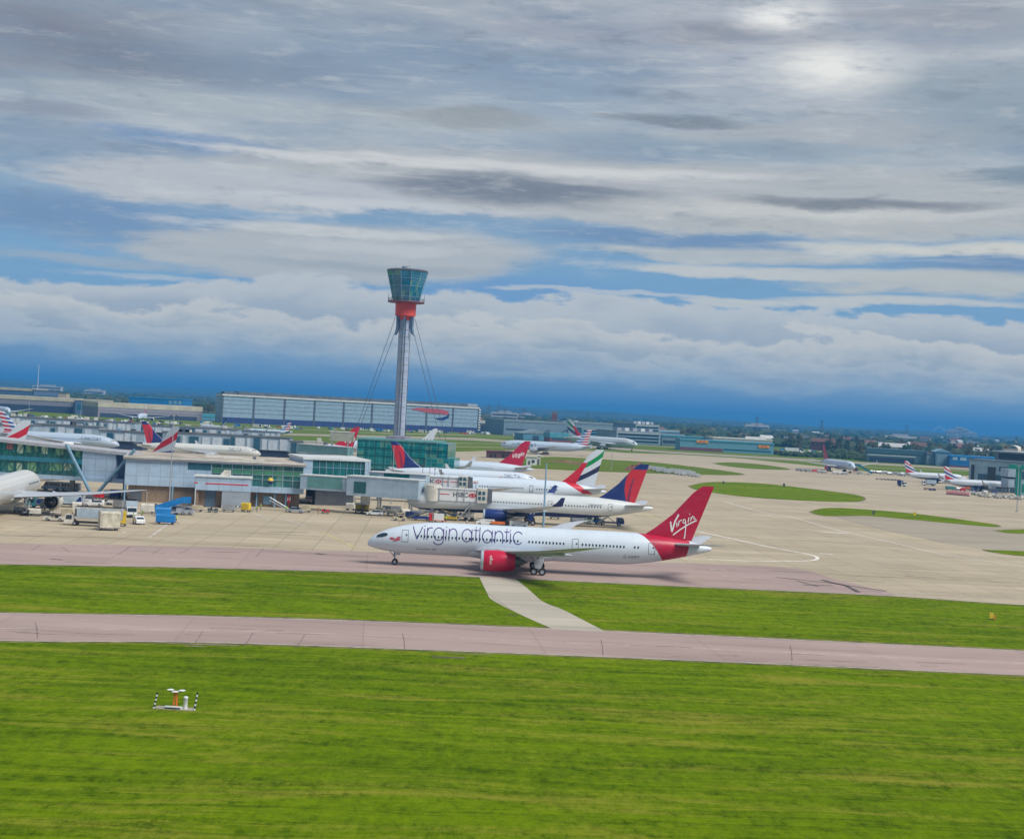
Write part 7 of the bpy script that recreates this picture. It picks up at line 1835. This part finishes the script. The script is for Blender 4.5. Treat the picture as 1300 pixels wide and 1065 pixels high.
for k, (px, D, L_, hg) in enumerate(((1208, 7000, 50, 46), (1216, 7200, 40, 60), (1224, 7000, 36, 52), (1231, 7400, 60, 40), (640, 3400, 60, 24), (668, 3600, 40, 22), (60, 4200, 80, 30), (120, 4600, 60, 26), (1142, 3300, 70, 18), (960, 3800, 60, 26))):
    r_ = thing('far_block', W(px, D), ['first', 'second', 'third', 'fourth'][k] + ' pale tower from the left in the far cluster at right' if k < 4 else ['pale block seen over the trees right of the big hangar', 'second pale block left of the brick chimney', 'pale block on the horizon at far left', 'pale block above the cream roofs at left', 'pale block beyond the trees above the right apron', 'pale block in the woods above the depot'][k-4], 'tower block')
    mb = MB(); mb.box(-L_/2, L_/2, -10, 10, -.2, hg); mb.build('wall', mat('pale_far_wall', (.50,.50,.50), .8), r_); mb = MB(); mb.box(-L_/4, L_/4, -6, 6, hg, hg+4); mb.build('roof_plant', M['grey'], r_)
    for q in range(int(hg/7)): mb = MB(); mb.box(-L_/2+2, L_/2-2, -10.3, -9.9, 3+q*7, 6+q*7); mb.build('window_band', M['glassd'], r_)
r_ = thing('stadium_arch', W(1192, 11500), 'thin white arch on the far skyline at right', 'arch')
mb = MB(); P = [Vector((60*math.cos(a)*-1, 0, 72*math.sin(a))) for a in [math.pi*i/16 for i in range(17)]]
for i in range(16): mb.cyl(P[i], P[i+1], 3.0, n=6)
mb.build('arch_tube', M['white'], r_); mb = MB(); mb.lathe([(95,0),(100,16),(80,20),(60,14)], 24); mb.build('bowl', M['grey'], r_)
def pylon(px, D, hg, lab):
    r_ = thing('lattice_tower', W(px, D), lab, 'lattice tower'); mb = MB(); b = hg*.1
    for sx in (1,-1):
        for sy in (1,-1): mb.cyl((sx*b, sy*b, 0), (sx*b*.15, sy*b*.15, hg), .28, .16, 4)
    for k in range(7):
        z0, z1 = hg*k/7, hg*(k+1)/7; a0, a1 = b*(1-.85*k/7), b*(1-.85*(k+1)/7); mb.cyl((-a0,-a0,z0),(a1,-a1,z1),.14,n=4); mb.cyl((a0,-a0,z0),(-a1,-a1,z1),.14,n=4)
    for z in (.68, .8, .92): mb.cyl((-b*1.3, 0, hg*z), (b*1.3, 0, hg*z), .2, n=4)
    mb.build('frame', M['dgrey'], r_)
for i, (px, D, hg) in enumerate(((619, 2700, 38), (632, 2900, 42), (640, 2600, 34), (664, 3000, 36), (745, 3200, 36), (960, 3000, 44), (1042, 2400, 40), (1150, 3300, 44), (1289, 2000, 30))):
    pylon(px, D, hg, ['leftmost lattice tower right of the big hangar', 'tallest lattice tower right of the big hangar', 'third lattice tower right of the big hangar', 'lattice tower left of the brick chimney', 'lattice tower over the striped fin', 'lattice tower over the white roofed office', 'lattice tower over the nose on airliner fin', 'faint lattice tower above the goods shed', 'lattice tower near the right edge'][i])
# low far fields, paler
for k in range(16):
    D = rt_.uniform(2300, 6000); px = rt_.uniform(-20, 1320); p = W(px, D); a = rt_.uniform(150, 420); b = rt_.uniform(60, 260)
    sheet('field', [(p.x-a, p.y-b, 0), (p.x+a, p.y-b*.7, 0), (p.x+a*.9, p.y+b, 0), (p.x-a*.8, p.y+b*1.1, 0)], mat('pale_field', (.16,.15,.06), .95, var=.2, sc=.01) if k % 2 else mat('green_field', (.07,.12,.025), .95, var=.2, sc=.01), .08, world=True)

# ------------------------------------------------------------------ the air
hz = MB(); hz.box(-15500, 15500, -250, 19500, -1.5, 135)
hm, hnt, hb = newmat('blue_haze'); hnt.nodes.remove(hb)
pv = hnt.nodes.new('ShaderNodeVolumePrincipled'); hnt.links.new(pv.outputs[0], hnt.nodes['Material Output'].inputs['Volume'])
pv.inputs['Color'].default_value = (.10, .46, .98, 1); pv.inputs['Density'].default_value = 1.4e-4; pv.inputs['Anisotropy'].default_value = .1
hz.build('haze', hm)['kind'] = 'stuff'
